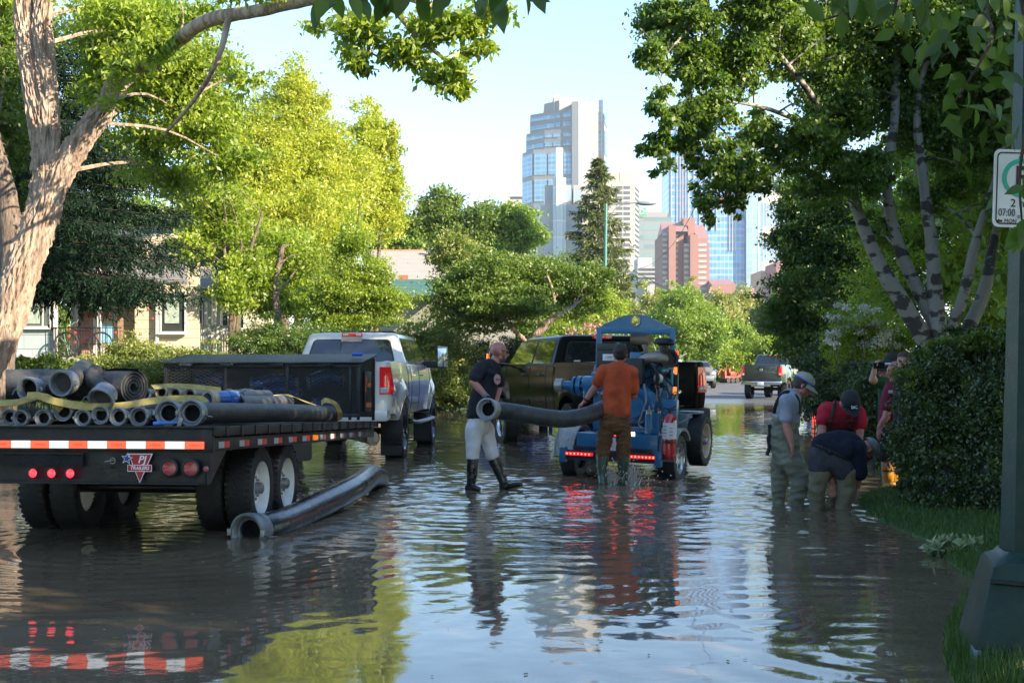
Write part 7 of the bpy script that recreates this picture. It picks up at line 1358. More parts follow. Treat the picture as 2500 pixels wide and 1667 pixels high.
B4.make('body', skin_r, r, .0075, 3); bk_ = mat('black_cap', (.018, .019, .022), .75); cap_hat(r, hc, M, bk_, 1.16, .075, 1, .0)
q = MB()
for (x0, x1) in ((-.034, -.006), (.006, .034)): q.bbox(hc+M @ V3(((x0+x1)/2, .098, .098)), (.020, .006, .028), .002, M)
t_ = text_mesh('DC', .052, hc+M @ V3((0, .112, .088))-V3(r.location), (R(68), 0, R(6)), mat('cap_white', (.7, .75, .78)), 'cap_letters', r, .004, 0, .002, sx=.9)
C = Body(); C.cap(Z4(690, 440, -.04), .095, Z4(1015, 470, -.04), .095); C.chain([(Z4(850, 470, -.05), .145), (Z4(835, 580, .02), .150), (Z4(810, 680, .10), .15)], k=1.35, side=(1, 0, 0)); C.chain([(sh, .09), (sh.lerp(el, .55), .085)]); C.chain([(sh2, .09), (sh2.lerp(el2, .75), .085)])
C.make('shirt', cloth('red_cotton', (.48, .022, .045)), r, .011, 4, .010, 32, (9, 9, 6)); text_mesh('SAVANNA', .065, Z4(845, 550, -.225)-V3(r.location), (R(70), 0, R(-5)), mat('print_dark_red', (.12, .008, .012), .8), 'shirt_letters', r, .002, 0, .003)
W_ = Body(); W_.cap(Z4(820, 660, .02), .155, Z4(790, 850, .12), .155, k=1.2, side=(1, 0, 0)); W_.chain([(Z4(690, 900, .1), .12), (Z4(600, 1150, .0), .10), (Z4(575, 1480, .0), .08)]); W_.chain([(Z4(840, 900, .1), .12), (Z4(830, 1150, .0), .10), (Z4(800, 1480, .0), .08)]); W_.make('waders', cloth('wader_dark', (.035, .03, .024), .7), r, .012, 2, .014, 34)
for a in ((Z4(775, 345, -.10), Z4(770, 400, -.17), Z4(745, 520, -.20), Z4(720, 620, -.14)), (Z4(1000, 430, -.15), Z4(985, 520, -.20), Z4(940, 620, -.16))): strap(r, list(a), .045, .02, cloth('strap_brown', (.05, .035, .028)))
# ======== 5. man stooping with both hands in the water
D5 = 13.9
def Z5(X, Y, dd=0): return at(1860+X/4.357, 900+Y/4.357, D5+dd)
r = person('man in navy jersey and grey cap stooping low with his hands in the flood water', (Z5(780, 1000).x, D5, -.2))
B5 = Body(); hc = Z5(1112, 872, .25); M = head(B5, hc, (.35, .15, -.92), (.85, .15, .40), 1.0); B5.chain([(Z5(1040, 830, .2), .062), (Z5(1090, 855, .22), .056)]); B5.cap(Z5(980, 800, .1), .1, Z5(700, 830, 0), .12)
sh, el, wr_ = Z5(1010, 860, -.06), Z5(1040, 1080, -.04), Z5(1010, 1260, .05); B5.chain([(sh, .062), (el, .047), (wr_, .032)]); hand(B5, wr_, (-.1, .1, -1), (-1, 0, 0), 1, .3)
a2, b2_ = Z5(760, 1050, .1), Z5(745, 1215, .02); B5.chain([(Z5(900, 880, .2), .06), (a2, .046), (b2_, .032)]); hand(B5, b2_, (.05, -.1, -1), (0, 1, 0), 1.05, .15, 1, .3)
B5.make('body', skin_r, r, .0075, 3); cap_hat(r, hc, M, mat('grey_cap', (.20, .22, .23), .85), 1.10, .07, 1, .0); eyes(r, hc, M)
C = Body(); C.chain([(Z5(655, 815, .0), .130), (Z5(790, 790, .02), .140), (Z5(920, 800, .04), .140), (Z5(1010, 840, .06), .110)], k=1.0); C.cap(Z5(700, 850, -.02), .13, Z5(840, 890, -.04), .13); C.cap(Z5(900, 860, -.05), .13, Z5(1020, 890, -.02), .10); C.chain([(sh, .10), (sh.lerp(el, .6), .095), (Z5(1040, 1110, -.04), .085)]); C.cap(Z5(980, 940, -.02), .12, Z5(1020, 1040, 0), .08)
C.make('jersey', cloth('navy_cotton', (.012, .016, .032)), r, .011, 4, .012, 42, (8, 8, 6))
T_ = Body(); T_.chain([(Z5(645, 910), .135), (Z5(700, 965), .150), (Z5(830, 1000, -.02), .125)]); T_.cap(Z5(640, 920), .145, Z5(620, 1040), .125); T_.cap(Z5(640, 1000), .13, Z5(620, 1085), .105); T_.chain([(Z5(780, 965, -.03), .148), (Z5(850, 1060, -.03), .128), (Z5(870, 1110, -.03), .105)])
T_.make('trousers', cloth('slate_trousers', (.050, .052, .066), .75), r, .011, 3, .012, 44, (9, 9, 7))
W_ = Body(); W_.chain([(Z5(630, 1110), .115), (Z5(605, 1200), .100), (Z5(580, 1330), .085), (Z5(575, 1480), .075), (Z5(572, 1600), .07)]); W_.chain([(Z5(890, 1110, -.02), .118), (Z5(895, 1220, -.02), .100), (Z5(880, 1350, -.02), .095), (Z5(870, 1480), .085), (Z5(868, 1600), .07)]); W_.make('waders', cloth('wader_khaki', (.175, .158, .100), .7), r, .010, 2, .018, 46, (9, 9, 9))
q = MB(); P_ = smooth_path([Z5(572, 815, -.11), Z5(660, 850, -.165), Z5(760, 890, -.18), Z5(860, 945, -.17), Z5(930, 985, -.12)], 6); q.tube(P_, .018, 8, True, 1, .4); bo = world_child(q.build('belt', bsx, None), r)
for X in ((635, 835, -.16), (710, 868, -.178)): q = MB(); q.bbox(Z5(*X)+V3((0, -.02, 0)), (.010, .012, .055), .002); world_child(q.build('belt_loop', cloth('slate_trousers', (.05, .052, .066)), None), r)
# ======== onlookers by the hedge
def Z6(X, Y, d): return at(2080+X/3.918, 840+Y/3.918, d)
OG = 'onlookers beside the large hedge'
d = 15.8; r = person('onlooker in maroon t-shirt, dark shorts and yellow rubber boots half hidden by the hedge', (Z6(370, 900, d).x, d, 0), OG)
B_ = Body(); hc = Z6(412, 262, d); M = head(B_, hc, (-.95, -.25, -.1), (0, 0, 1), 1.0); B_.chain([(Z6(425, 320, d), .058), (Z6(420, 380, d), .07)]); B_.cap(Z6(420, 420, d), .11, Z6(380, 780, d), .12)
sh, el, wr_ = Z6(370, 460, d-.18), Z6(330, 690, d-.22), Z6(262, 800, d-.2); B_.chain([(sh, .062), (el, .047), (wr_, .032)]); hand(B_, wr_, (-.15, 0, -1), (.9, .2, 0), 1, .4)
for x, y in ((335, 0), (385, .12)): B_.chain([(Z6(x, 900, d+y), .08), (Z6(x+5, 1090, d+y), .058), (Z6(x+15, 1300, d+y), .045)])
B_.make('body', skin_r, r, .008, 3); q = MB()
for sx in (-1, 1): q.bbox(hc+M @ V3((sx*.034, .075, .100)), (.055, .03, .025), .008, M); q.tube([hc+M @ V3((sx*.062, .07, .10)), hc+M @ V3((sx*.088, -.02, .07))], .004, 5)
world_child(q.build('sunglasses', mat('sunglass_white', (.5, .5, .5), .2), None), r)
C = Body(); C.chain([(Z6(405, 440, d), .125), (Z6(385, 560, d), .135), (Z6(365, 770, d), .135)], k=1.3, side=(0, 1, 0)); C.chain([(sh, .088), (sh.lerp(el, .6), .08)]); C.make('shirt', cloth('maroon_cotton', (.16, .012, .035)), r, .011, 4, .010, 52)
q = MB(); q.bbox(Z6(370, 455, d-.29), (.05, .012, .035), .004); world_child(q.build('sleeve_patch', mat('patch_pale', (.5, .48, .4)), None), r)
S = Body(); S.cap(Z6(365, 810, d), .135, Z6(355, 880, d), .14); S.chain([(Z6(330, 900, d), .105), (Z6(325, 1060, d), .095)]); S.chain([(Z6(395, 900, d+.12), .105), (Z6(390, 1060, d+.12), .095)]); S.make('shorts', cloth('charcoal_shorts', (.030, .032, .038)), r, .011, 3, .010, 54)
yb_ = mat('yellow_boot', (.42, .19, .015), .4, var=.15, dirt=.1); 
for x, dy in ((350, -.05), (392, .12)): boot(r, Z6(x, 1215, d+dy), Z6(x+2, 1340, d+dy), Z6(x+18, 1400, d+dy), Z6(x-40, 1408, d+dy-.1), yb_, .066)
q = MB()
for x, dy in ((350, -.05), (392, .12)): q.tube([Z6(x, 1200, d+dy), Z6(x, 1218, d+dy)], .070, 16)
world_child(q.build('boot_band', blackp, None), r)
d = 16.9; r = person('onlooker in black cap with sunglasses raising a phone to take a picture', (Z6(340, 600, d).x, d, 0), OG)
B_ = Body(); hc = Z6(335, 262, d); M = head(B_, hc, (-.97, -.2, 0), (0, 0, 1), 1.0); B_.chain([(Z6(350, 320, d), .056), (Z6(350, 380, d), .07)]); B_.cap(Z6(350, 420, d), .11, Z6(350, 800, d), .12)
sh, el, wr_ = Z6(300, 375, d-.15), Z6(195, 345, d-.25), Z6(215, 245, d-.25); B_.chain([(sh, .058), (el, .045), (wr_, .032)]); hand(B_, wr_, (.25, 0, 1), (1, .3, 0), 1, .7)
for x in (330, 380): B_.chain([(Z6(x, 850, d), .09), (Z6(x, 1350, d), .05)])
B_.make('body', skin, r, .008, 3); cap_hat(r, hc, M, bk_, 1.10, .08); glasses(r, hc, M); q = MB()
for k in (-1, 0, 1): q.bbox(hc+M @ V3((k*.018+.03, .092, .085)), (.006, .006, .03), .001, M)
world_child(q.build('cap_mark', mat('cap_white', (.7, .75, .78)), None), r)
C = Body(); C.chain([(Z6(350, 410, d), .13), (Z6(350, 780, d), .13)], k=1.3, side=(0, 1, 0)); C.chain([(sh, .085), (sh.lerp(el, .5), .075)]); C.make('shirt', cloth('green_cotton', (.015, .07, .035)), r, .012, 4, .01, 62)
S = Body(); S.cap(Z6(350, 800, d), .13, Z6(350, 900, d), .13); S.make('shorts', cloth('charcoal_shorts', (.03, .032, .038)), r, .012, 3)
q = MB(); q.bbox(Z6(258, 205, d-.28), (.14, .012, .075), .008); o = q.build('phone', mat('phone_black', (.01, .01, .012), .15), None); tag(o, 'dark phone held up by the onlooker in the black cap', 'phone')
d = 15.2; r = person('young onlooker with short brown hair frowning over the top of the hedge, in sandals', (Z6(520, 600, d).x, d, 0), OG)
B_ = Body(); hc = Z6(505, 195, d); M = head(B_, hc, (-.75, -.62, -.12), (0, 0, 1), 1.12); B_.chain([(Z6(530, 280, d), .062), (Z6(540, 340, d), .075)]); B_.cap(Z6(545, 420, d), .12, Z6(540, 800, d), .12)
for x, y in ((520, -.05), (590, .1)): B_.chain([(Z6(x+10, 850, d+y), .09), (Z6(x, 1150, d+y), .06), (Z6(x-4, 1400, d+y), .042), (Z6(x-20, 1478, d+y), .035), (Z6(x-55, 1492, d+y-.08), .026)])
B_.make('body', skin, r, .008, 3); eyes(r, hc, M, 1.12); scalp(r, hc, M, mat('brown_hair', (.06, .038, .02), .7, var=.3, vs=60), 1.12)
C = Body(); C.chain([(Z6(545, 400, d), .14), (Z6(545, 780, d), .14)], k=1.3, side=(1, 0, 0)); C.make('shirt', cloth('dark_grey_cotton', (.05, .05, .055)), r, .012, 4); S = Body(); S.cap(Z6(545, 820, d), .14, Z6(545, 1050, d), .15); S.make('shorts', cloth('grey_shorts', (.09, .09, .10)), r, .012, 3)
q = MB(); q.bbox(Z6(500, 1500, d-.1), (.24, .10, .02), .008); q.bbox(Z6(585, 1500, d+.06), (.24, .10, .02), .008); world_child(q.build('sandals', blackp, None), r)
d = 17.5; r = person('onlooker in a black cap almost hidden behind the others at the hedge', (Z6(390, 600, d).x, d, 0), OG)
B_ = Body(); hc = Z6(388, 180, d); M = head(B_, hc, (-.8, -.5, 0), (0, 0, 1), 1.0); B_.chain([(Z6(395, 250, d), .058), (Z6(400, 320, d), .07)]); B_.cap(Z6(400, 360, d), .13, Z6(400, 800, d), .13); B_.chain([(Z6(400, 800, d), .1), (Z6(400, 1350, d), .05)]); B_.make('body', skin, r, .010, 3); cap_hat(r, hc, M, bk_, 1.12, .07)
C = Body(); C.chain([(Z6(400, 350, d), .15), (Z6(400, 800, d), .15)], k=1.2, side=(1, 0, 0)); C.make('shirt', cloth('dark_grey_cotton', (.05, .05, .055)), r, .012, 4)
# ======== far man in the blue jacket
d = 70.; r = person('man in a blue jacket and sunglasses standing on the dry road by the parked cars', (at(1676, 902, d).x, d, .1)); c = at(1676, 888, d)
B_ = Body(); M = head(B_, c, (.2, -1, 0), (0, 0, 1), 1.0); B_.cap(c-V3((0, 0, .12)), .06, c-V3((0, 0, .2)), .07); B_.cap(c-V3((.1, 0, .95)), .09, c-V3((.1, 0, 1.65)), .06); B_.cap(c-V3((-.1, 0, .95)), .09, c-V3((-.1, 0, 1.65)), .06); B_.make('body', skin, r, .02, 2); scalp(r, c, M, MATS['dark_brown_hair'], 1.03); glasses(r, c, M)
C = Body(); C.cap(c-V3((0, 0, .30)), .14, c-V3((0, 0, .85)), .15, k=1.4, side=(1, 0, 0)); C.chain([(c+V3((-.20, 0, -.28)), .08), (c+V3((-.28, -.03, -.55)), .07), (c+V3((-.24, -.1, -.8)), .06)]); C.chain([(c+V3((.20, 0, -.28)), .08), (c+V3((.28, -.03, -.55)), .07), (c+V3((.24, -.1, -.8)), .06)]); C.make('jacket', cloth('blue_jacket', (.03, .10, .42)), r, .018, 3, .01, 72)
C = Body(); C.cap(c-V3((.1, 0, .9)), .11, c-V3((.1, 0, 1.5)), .09); C.cap(c-V3((-.1, 0, .9)), .11, c-V3((-.1, 0, 1.5)), .09); C.make('trousers', cloth('dark_trousers', (.03, .03, .035)), r, .02, 2)
# ---------------------------------------------------------------- houses on the left, lamp posts, signs
def siding(name, c, per, c2=None, vert=0., rough=.7, shade=.55):
    m = bpy.data.materials.new(name); m.use_nodes = True; N = m.node_tree.nodes; L = m.node_tree.links; p = N['Principled BSDF']; p.inputs['Roughness'].default_value = rough
    tc = N.new('ShaderNodeTexCoord'); sx = N.new('ShaderNodeSeparateXYZ'); L.new(tc.outputs['Object'], sx.inputs[0])
    def M(op, a, b=0.):
        q = N.new('ShaderNodeMath'); q.operation = op
        for k, v in ((0, a), (1, b)):
            if isinstance(v, (int, float)): q.inputs[k].default_value = v
            else: L.new(v, q.inputs[k])
        return q.outputs[0]
    zz = M('DIVIDE', sx.outputs[2], per); f = M('FRACT', zz); ln = M('LESS_THAN', f, .08)
    if vert: ro = M('MULTIPLY', M('FLOOR', zz), .37); ln = M('MAXIMUM', ln, M('LESS_THAN', M('FRACT', M('ADD', M('DIVIDE', M('ADD', sx.outputs[0], sx.outputs[1]), vert), ro)), .02))
    no = N.new('ShaderNodeTexNoise'); no.inputs['Scale'].default_value = 2.2; no.inputs['Detail'].default_value = 7; L.new(tc.outputs['Object'], no.inputs[0])
    m1 = N.new('ShaderNodeMix'); m1.data_type = 'RGBA'; L.new(no.outputs[0], m1.inputs[0]); m1.inputs[6].default_value = (*[q*.82 for q in c], 1); m1.inputs[7].default_value = (*[min(.85, q*1.12) for q in c], 1)
    m2 = N.new('ShaderNodeMix'); m2.data_type = 'RGBA'; L.new(ln, m2.inputs[0]); L.new(m1.outputs[2], m2.inputs[6]); m2.inputs[7].default_value = (*[q*shade for q in c], 1); L.new(m2.outputs[2], p.inputs['Base Color'])
    b = N.new('ShaderNodeBump'); b.inputs['Distance'].default_value = .02; b.inputs['Strength'].default_value = .7; L.new(f, b.inputs['Height']); L.new(b.outputs[0], p.inputs['Normal']); MATS[name] = m; return m
trimw = mat('white_trim', (.66, .65, .62), .6, var=.06, bump=.1, dirt=.08)
DH = 38.
def HX(px, d=DH): return (px-1250)/FPX*d
def HZ(py, d=DH): return CH-(py-HY)/FPX*d
def hbox(q, x0, x1, y0, y1, d0, dep, d=DH): q.box(((HX(x0, d)+HX(x1, d))/2, d0+dep/2, (HZ(y0, d)+HZ(y1, d))/2), (HX(x1, d)-HX(x0, d), dep, HZ(y0, d)-HZ(y1, d)))
def wpart(q, name, m, root, par=None, sm=0):
    o = q.build(name, m, None, sm)
    if par is None: return world_child(o, root)
    o.parent = par; return o
def window(root, x0, x1, y0, y1, d, d0, mull=(), cur=None, nm='window'):
    q = MB(); f = .07
    for (a, b, c, e) in ((x0, x0+3.5, y0, y1), (x1-3.5, x1, y0, y1), (x0+3.5, x1-3.5, y0, y0+3.5), (x0+3.5, x1-3.5, y1-3.5, y1)): hbox(q, a, b, c, e, d0-.06, .10, d)
    for mx in mull:
        if mx > 0: hbox(q, mx-1.2, mx+1.2, y0+3.5, y1-3.5, d0-.05, .05, d)
        else: hbox(q, x0+3.5, x1-3.5, -mx-1.2, -mx+1.2, d0-.055, .05, d)
    o = wpart(q, nm, trimw, root); q = MB(); hbox(q, x0+3.5, x1-3.5, y0+3.5, y1-3.5, d0-.01, .02, d); wpart(q, 'pane', mat('house_glass', (.05, .06, .06), .05, var=.2, coat=1), root, o)
    if cur: q = MB(); hbox(q, *cur, d0-.035, .012, d); wpart(q, 'curtain', mat('curtain_pale', (.36, .44, .38), .9, var=.2, vs=9), root, o)
    q = MB(); hbox(q, x0-2, x1+2, y1, y1+4, d0-.12, .16, d); wpart(q, 'sill', trimw, root, o); return o
H1 = empty('cottage', (HX(160), DH, G(-12, DH)), (0, 0, 0), 'pale blue and cream cottage with a bicycle porch behind the leaning tree', 'house')
zf = 872   # porch floor pixel row
q = MB(); hbox(q, -60, 128, 560, 930, DH, .15); wpart(q, 'wall', siding('blue_siding', (.40, .47, .50), .40, vert=.62), H1)
window(H1, 52, 126, 690, 800, DH, DH, (-722, 105), (62, 98, 700, 790))
q = MB(); hbox(q, 128, 250, 560, 930, DH+1.6, .12); hbox(q, 300, 462, 560, 930, DH+1.2, .12); wpart(q, 'porch_wall', siding('cream_siding', (.60, .52, .38), .26), H1)
q = MB(); hbox(q, 250, 300, 560, 930, DH+1.45, .12); wpart(q, 'bay_wall', siding('tan_siding', (.36, .24, .15), .15, shade=.35), H1)
q = MB(); hbox(q, -70, 300, 872, 884, DH-.2, 2.0); wpart(q, 'porch_floor', mat('porch_boards', (.40, .38, .34), .8, dirt=.4), H1)
q = MB(); hbox(q, -70, 462, 884, 940, DH+.1, 1.7); wpart(q, 'foundation', mat('foundation_grey', (.28, .27, .25), .9, dirt=.4), H1)
q = MB(); hbox(q, 150, 190, 700, 872, DH+1.5, .08); od = wpart(q, 'door', mat('door_brown', (.38, .11, .05), .5, var=.15), H1); q = MB(); hbox(q, 154, 178, 706, 742, DH+1.46, .04); wpart(q, 'pane', MATS['house_glass'], H1, od); q = MB(); hbox(q, 152, 187, 754, 868, DH+1.43, .05); wpart(q, 'storm_door', mat('peach_panel', (.42, .24, .19), .6, var=.2), H1, od)
q = MB(); hbox(q, 144, 151, 690, 872, DH+1.42, .1); hbox(q, 189, 196, 690, 872, DH+1.42, .1); hbox(q, 151, 189, 690, 697, DH+1.42, .1); wpart(q, 'door_frame', trimw, H1)
for x in (240, 133): q = MB(); hbox(q, x, x+8, 650, 872, DH-.1, .12); wpart(q, 'porch_post', trimw, H1)
q = MB()
for x in range(128, 300, 6): q.cyl((HX(x), DH-.12, HZ(872)), (HX(x), DH-.12, HZ(800)), .008, n=5)
q.cyl((HX(128), DH-.12, HZ(800)), (HX(300), DH-.12, HZ(800)), .014, n=6); wpart(q, 'railing', blackp, H1)
window(H1, 366, 432, 706, 810, DH, DH+1.1, (), (378, 414, 712, 786)); q = MB(); hbox(q, 356, 363, 700, 872, DH+1.05, .05); wpart(q, 'downpipe', trimw, H1)
shg = siding('grey_shingle', (.20, .19, .18), .16, vert=.4, shade=.6); q = MB(); x0, x1 = HX(-90), HX(470); q.add([(x0, DH-.6, HZ(690)), (x1, DH-.6, HZ(690)), (x1-1, DH+3.5, HZ(520)), (x0, DH+3.5, HZ(520)), (x0, DH-.6, HZ(698)), (x1, DH-.6, HZ(698))], [(0, 1, 2, 3), (4, 5, 1, 0)]); wpart(q, 'roof', shg, H1)
# things on the porch
def ring_(q, c, r_, t, ax=(0, 1, 0), n=28): q.lathe(c, ax, [(r_-t, -t*.6), (r_+t*.2, -t), (r_+t, 0), (r_+t*.2, t), (r_-t, t*.6)], n, True)
q = MB(); c = at(223, 749, DH+1.4)
for k in range(5): a0 = k*1.3; q.tube([c+V3(((.20+.03*math.sin(a*3+a0))*math.cos(a), .03*math.sin(a*5+a0), (.30+.03*math.sin(a*3+a0))*math.sin(a))) for a in np.linspace(0, 6.283, 33)], .022, 5)
o = q.build('wreath', mat('wreath_brown', (.45, .17, .08), .9, var=.4, vs=20), None); tag(o, 'brown twig wreath hanging on the cream porch wall', 'wreath')
BK_ = empty('bicycle', at(205, 872, DH-.35), (0, 0, 0), 'dark red bicycle leaning on the porch railing', 'bicycle')
def bw(x, y): return at(x, y, DH-.35)
for cx in (162, 246):
    q = MB(); c = bw(cx, 841); ring_(q, c, .335, .022); w = wpart(q, 'wheel', rubber, BK_, None, 40); q = MB()
    for k in range(14): a = math.pi*2*k/14; q.cyl(c, c+V3((.32*math.cos(a), 0, .32*math.sin(a))), .004, n=4)
    wpart(q, 'spokes', chrome, BK_, w)
q = MB(); pts = dict(f=(162, 841), b=(203, 838), s=(222, 808), h=(183, 806), r=(246, 841))
for a, b in (('f', 'h'), ('h', 'b'), ('b', 's'), ('b', 'r'), ('s', 'r'), ('h', 's')): q.cyl(bw(*pts[a]), bw(*pts[b]), .018, n=8)
q.cyl(bw(183, 806), bw(187, 788), .014, n=6); wpart(q, 'frame', mat('bike_red', (.05, .010, .012), .3), BK_, None, 40); q = MB(); q.tube(smooth_path([bw(176, 792), bw(184, 786), bw(188, 788), bw(192, 780)], 4), .014, 6); wpart(q, 'handlebar', chrome, BK_, None, 40)
q = MB(); q.bbox(bw(222, 800), (.26, .10, .06), .02); q.cyl(bw(222, 808), bw(222, 800), .014); wpart(q, 'saddle', blackp, BK_, None, 40)
q = MB(); q.bbox(at(258, 835, DH+.5), (.45, .4, .06), .01); q.bbox(at(258, 815, DH+.7), (.45, .05, .55), .05); [q.box(at(x, 855, DH+y), (.05, .05, .45)) for x, y in ((242, .35), (274, .35), (242, .7), (274, .7))]; o = q.build('garden_chair', mat('chair_blue', (.25, .50, .68), .5), None); tag(o, 'pale blue garden chair on the porch behind the bicycle', 'chair')
fl_r = mat('red_ornament', (.45, .05, .04), .6)
for i, (x, y) in enumerate(((170, 804), (183, 812), (168, 822), (183, 836), (251, 770), (265, 771), (282, 812), (361, 756), (372, 778), (273, 754))):
    q = MB(); q.lathe(at(x, y, DH-.5), (0, -1, 0), [(.001, .02), (.036, .012), (.04, 0)], 9); o = q.build('pinwheel', fl_r, None); tag(o, ['uppermost red ornament of the trio above the front wheel of the bicycle', 'red ornament just right of the uppermost one by the front wheel', 'red ornament level with the top of the front wheel', 'lowest red ornament between the bicycle wheels', 'left red ornament on the porch hooks', 'right red ornament high on the porch hooks', 'red ornament at the right end of the black railing', 'upper red ornament beside the downpipe', 'lower red ornament right of the downpipe', 'red ornament highest on the porch hooks'][i], 'ornament', 'red ornaments along the porch')
q = MB()
for x in (259, 276): q.cyl(at(x, 870, DH-.4), at(x, 715, DH-.4), .012, n=5); q.cyl(at(x, 720, DH-.4), at(x-8, 712, DH-.4), .01, n=5)
o = q.build('plant_hooks', blackp, None); tag(o, 'two thin black metal hooks standing on the porch', 'plant hook')
# --- white porch house
DW = 43.; H2 = empty('porch_house', (HX(520, DW), DW, G(HX(520, DW), DW)), (0, 0, 0), 'white house with a pillared porch and picket railing behind the sunlit shrubs', 'house')
q = MB(); hbox(q, 436, 640, 640, 930, DW+1.8, .12, DW); wpart(q, 'wall', siding('white_siding', (.56, .50, .42), .2), H2)
q = MB(); hbox(q, 468, 498, 722, 860, DW+1.72, .08, DW); wpart(q, 'door', mat('white_door', (.6, .57, .5), .6), H2); window(H2, 444, 466, 716, 790, DW, DW+1.75, (-750,)); window(H2, 512, 532, 750, 800, DW, DW+1.75); window(H2, 545, 572, 760, 800, DW, DW+1.75)
for x in (508, 529, 566): q = MB(); hbox(q, x, x+8, 706, 875, DW, .2, DW); wpart(q, 'porch_column', trimw, H2)
for (xa, xb) in ((440, 508), (516, 529), (537, 566)):
    q = MB(); hbox(q, xa, xb, 794, 799, DW+.02, .08, DW); hbox(q, xa, xb, 862, 866, DW+.02, .08, DW)
    for x in range(xa+1, xb-2, 6): hbox(q, x, x+3, 799, 862, DW+.04, .03, DW)
    wpart(q, 'railing', trimw, H2)
q = MB(); hbox(q, 430, 600, 866, 876, DW-.1, 2, DW); hbox(q, 430, 640, 876, 930, DW+.1, 1.5, DW); hbox(q, 436, 580, 702, 708, DW-.1, .3, DW); wpart(q, 'porch_floor', trimw, H2)
q = MB(); x0, x1 = HX(425, DW), HX(590, DW); q.add([(x0, DW-.4, HZ(706, DW)), (x1, DW-.4, HZ(706, DW)), (x1, DW+2, HZ(640, DW)), (x0, DW+2, HZ(640, DW)), (x0, DW-.4, HZ(711, DW)), (x1, DW-.4, HZ(711, DW))], [(0, 1, 2, 3), (4, 5, 1, 0)]); wpart(q, 'porch_roof', shg, H2)
q = MB(); xm = HX(590, DW); q.add([(HX(500, DW), DW+2, HZ(640, DW)), (HX(660, DW), DW+2, HZ(720, DW)), (HX(660, DW), DW+2, HZ(640, DW)), (xm, DW+2, HZ(575, DW))], [(0, 1, 2), (0, 2, 3)]); q.add([(xm, DW+1.8, HZ(570, DW)), (HX(600, DW), DW+1.8, HZ(572, DW)), (HX(672, DW), DW+1.8, HZ(690, DW)), (HX(662, DW), DW+1.8, HZ(694, DW))], [(0, 1, 2, 3)]); wpart(q, 'gable', trimw, H2)
q = MB(); q.add([(xm-4.5, DW+1.5, HZ(660, DW)), (xm, DW+1.5, HZ(568, DW)), (xm, DW+9, HZ(568, DW)), (xm-4.5, DW+9, HZ(660, DW)), (xm+1.2, DW+1.5, HZ(690, DW)), (xm+1.2, DW+9, HZ(690, DW))], [(0, 1, 2, 3), (1, 4, 5, 2)]); ro_ = wpart(q, 'main_roof', shg, H2)
# --- grey roof in the middle
DR = 74.; H3 = empty('grey_roof_house', (HX(1060, DR), DR, .6), (0, 0, 0), 'house with a wide pale grey shingle roof above the gardens', 'house'); rs = siding('pale_shingle', (.34, .305, .265), .30, vert=1.3, shade=.82)
q = MB(); q.add([(HX(880, DR), DR, HZ(690, DR)), (HX(1120, DR), DR, HZ(690, DR)), (HX(1120, DR), DR+6, HZ(588, DR)), (HX(880, DR), DR+6, HZ(588, DR))], [(0, 1, 2, 3)]); q.add([(HX(1120, DR), DR+1, HZ(690, DR)), (HX(1268, DR), DR+1, HZ(690, DR)), (HX(1256, DR), DR+6, HZ(612, DR)), (HX(1120, DR), DR+6, HZ(612, DR))], [(0, 1, 2, 3)]); wpart(q, 'roof', rs, H3)
q = MB(); hbox(q, 880, 1120, 586, 590, DR+5.9, .2, DR); wpart(q, 'ridge', mat('ridge_orange', (.42, .20, .12), .8), H3); q = MB(); q.cyl((HX(1038, DR), DR+5, HZ(600, DR)), (HX(1038, DR), DR+5, HZ(582, DR)), .15, n=10); wpart(q, 'vent_pipe', steel, H3)
q = MB(); hbox(q, 890, 1120, 690, 930, DR+.3, 5, DR); hbox(q, 1120, 1258, 690, 930, DR+1.3, 4, DR); q.add([(HX(1256, DR), DR+5.9, HZ(616, DR)), (HX(1262, DR), DR+1, HZ(690, DR)), (HX(1274, DR), DR+6, HZ(690, DR))], [(0, 1, 2)]); wpart(q, 'wall', siding('pale_wall', (.28, .27, .23), .25), H3)
q = MB(); hbox(q, 974, 996, 672, 682, DR-.1, .3, DR); wpart(q, 'brick_patch', mat('brick_patch', (.50, .12, .05), .8), H3)
q = MB(); q.add([(HX(960, DR), DR-3, HZ(728, DR)), (HX(1130, DR), DR-3, HZ(728, DR)), (HX(1130, DR), DR-.1, HZ(682, DR)), (HX(965, DR), DR-.1, HZ(682, DR))], [(0, 1, 2, 3)]); wpart(q, 'lower_roof', siding('green_shingle', (.055, .14, .12), .22, vert=.5), H3)
q = MB(); hbox(q, 776, 804, 562, 640, 66, .8, 66.); q.box((HX(790, 66), 66.4, HZ(560, 66)), (.75, 1, .12)); o = q.build('chimney', mat('chimney_brick', (.50, .12, .06), .85, var=.2, vs=6, bump=.5), None, 0); tag(o, 'orange brick chimney showing through the yellow green trees', 'chimney')
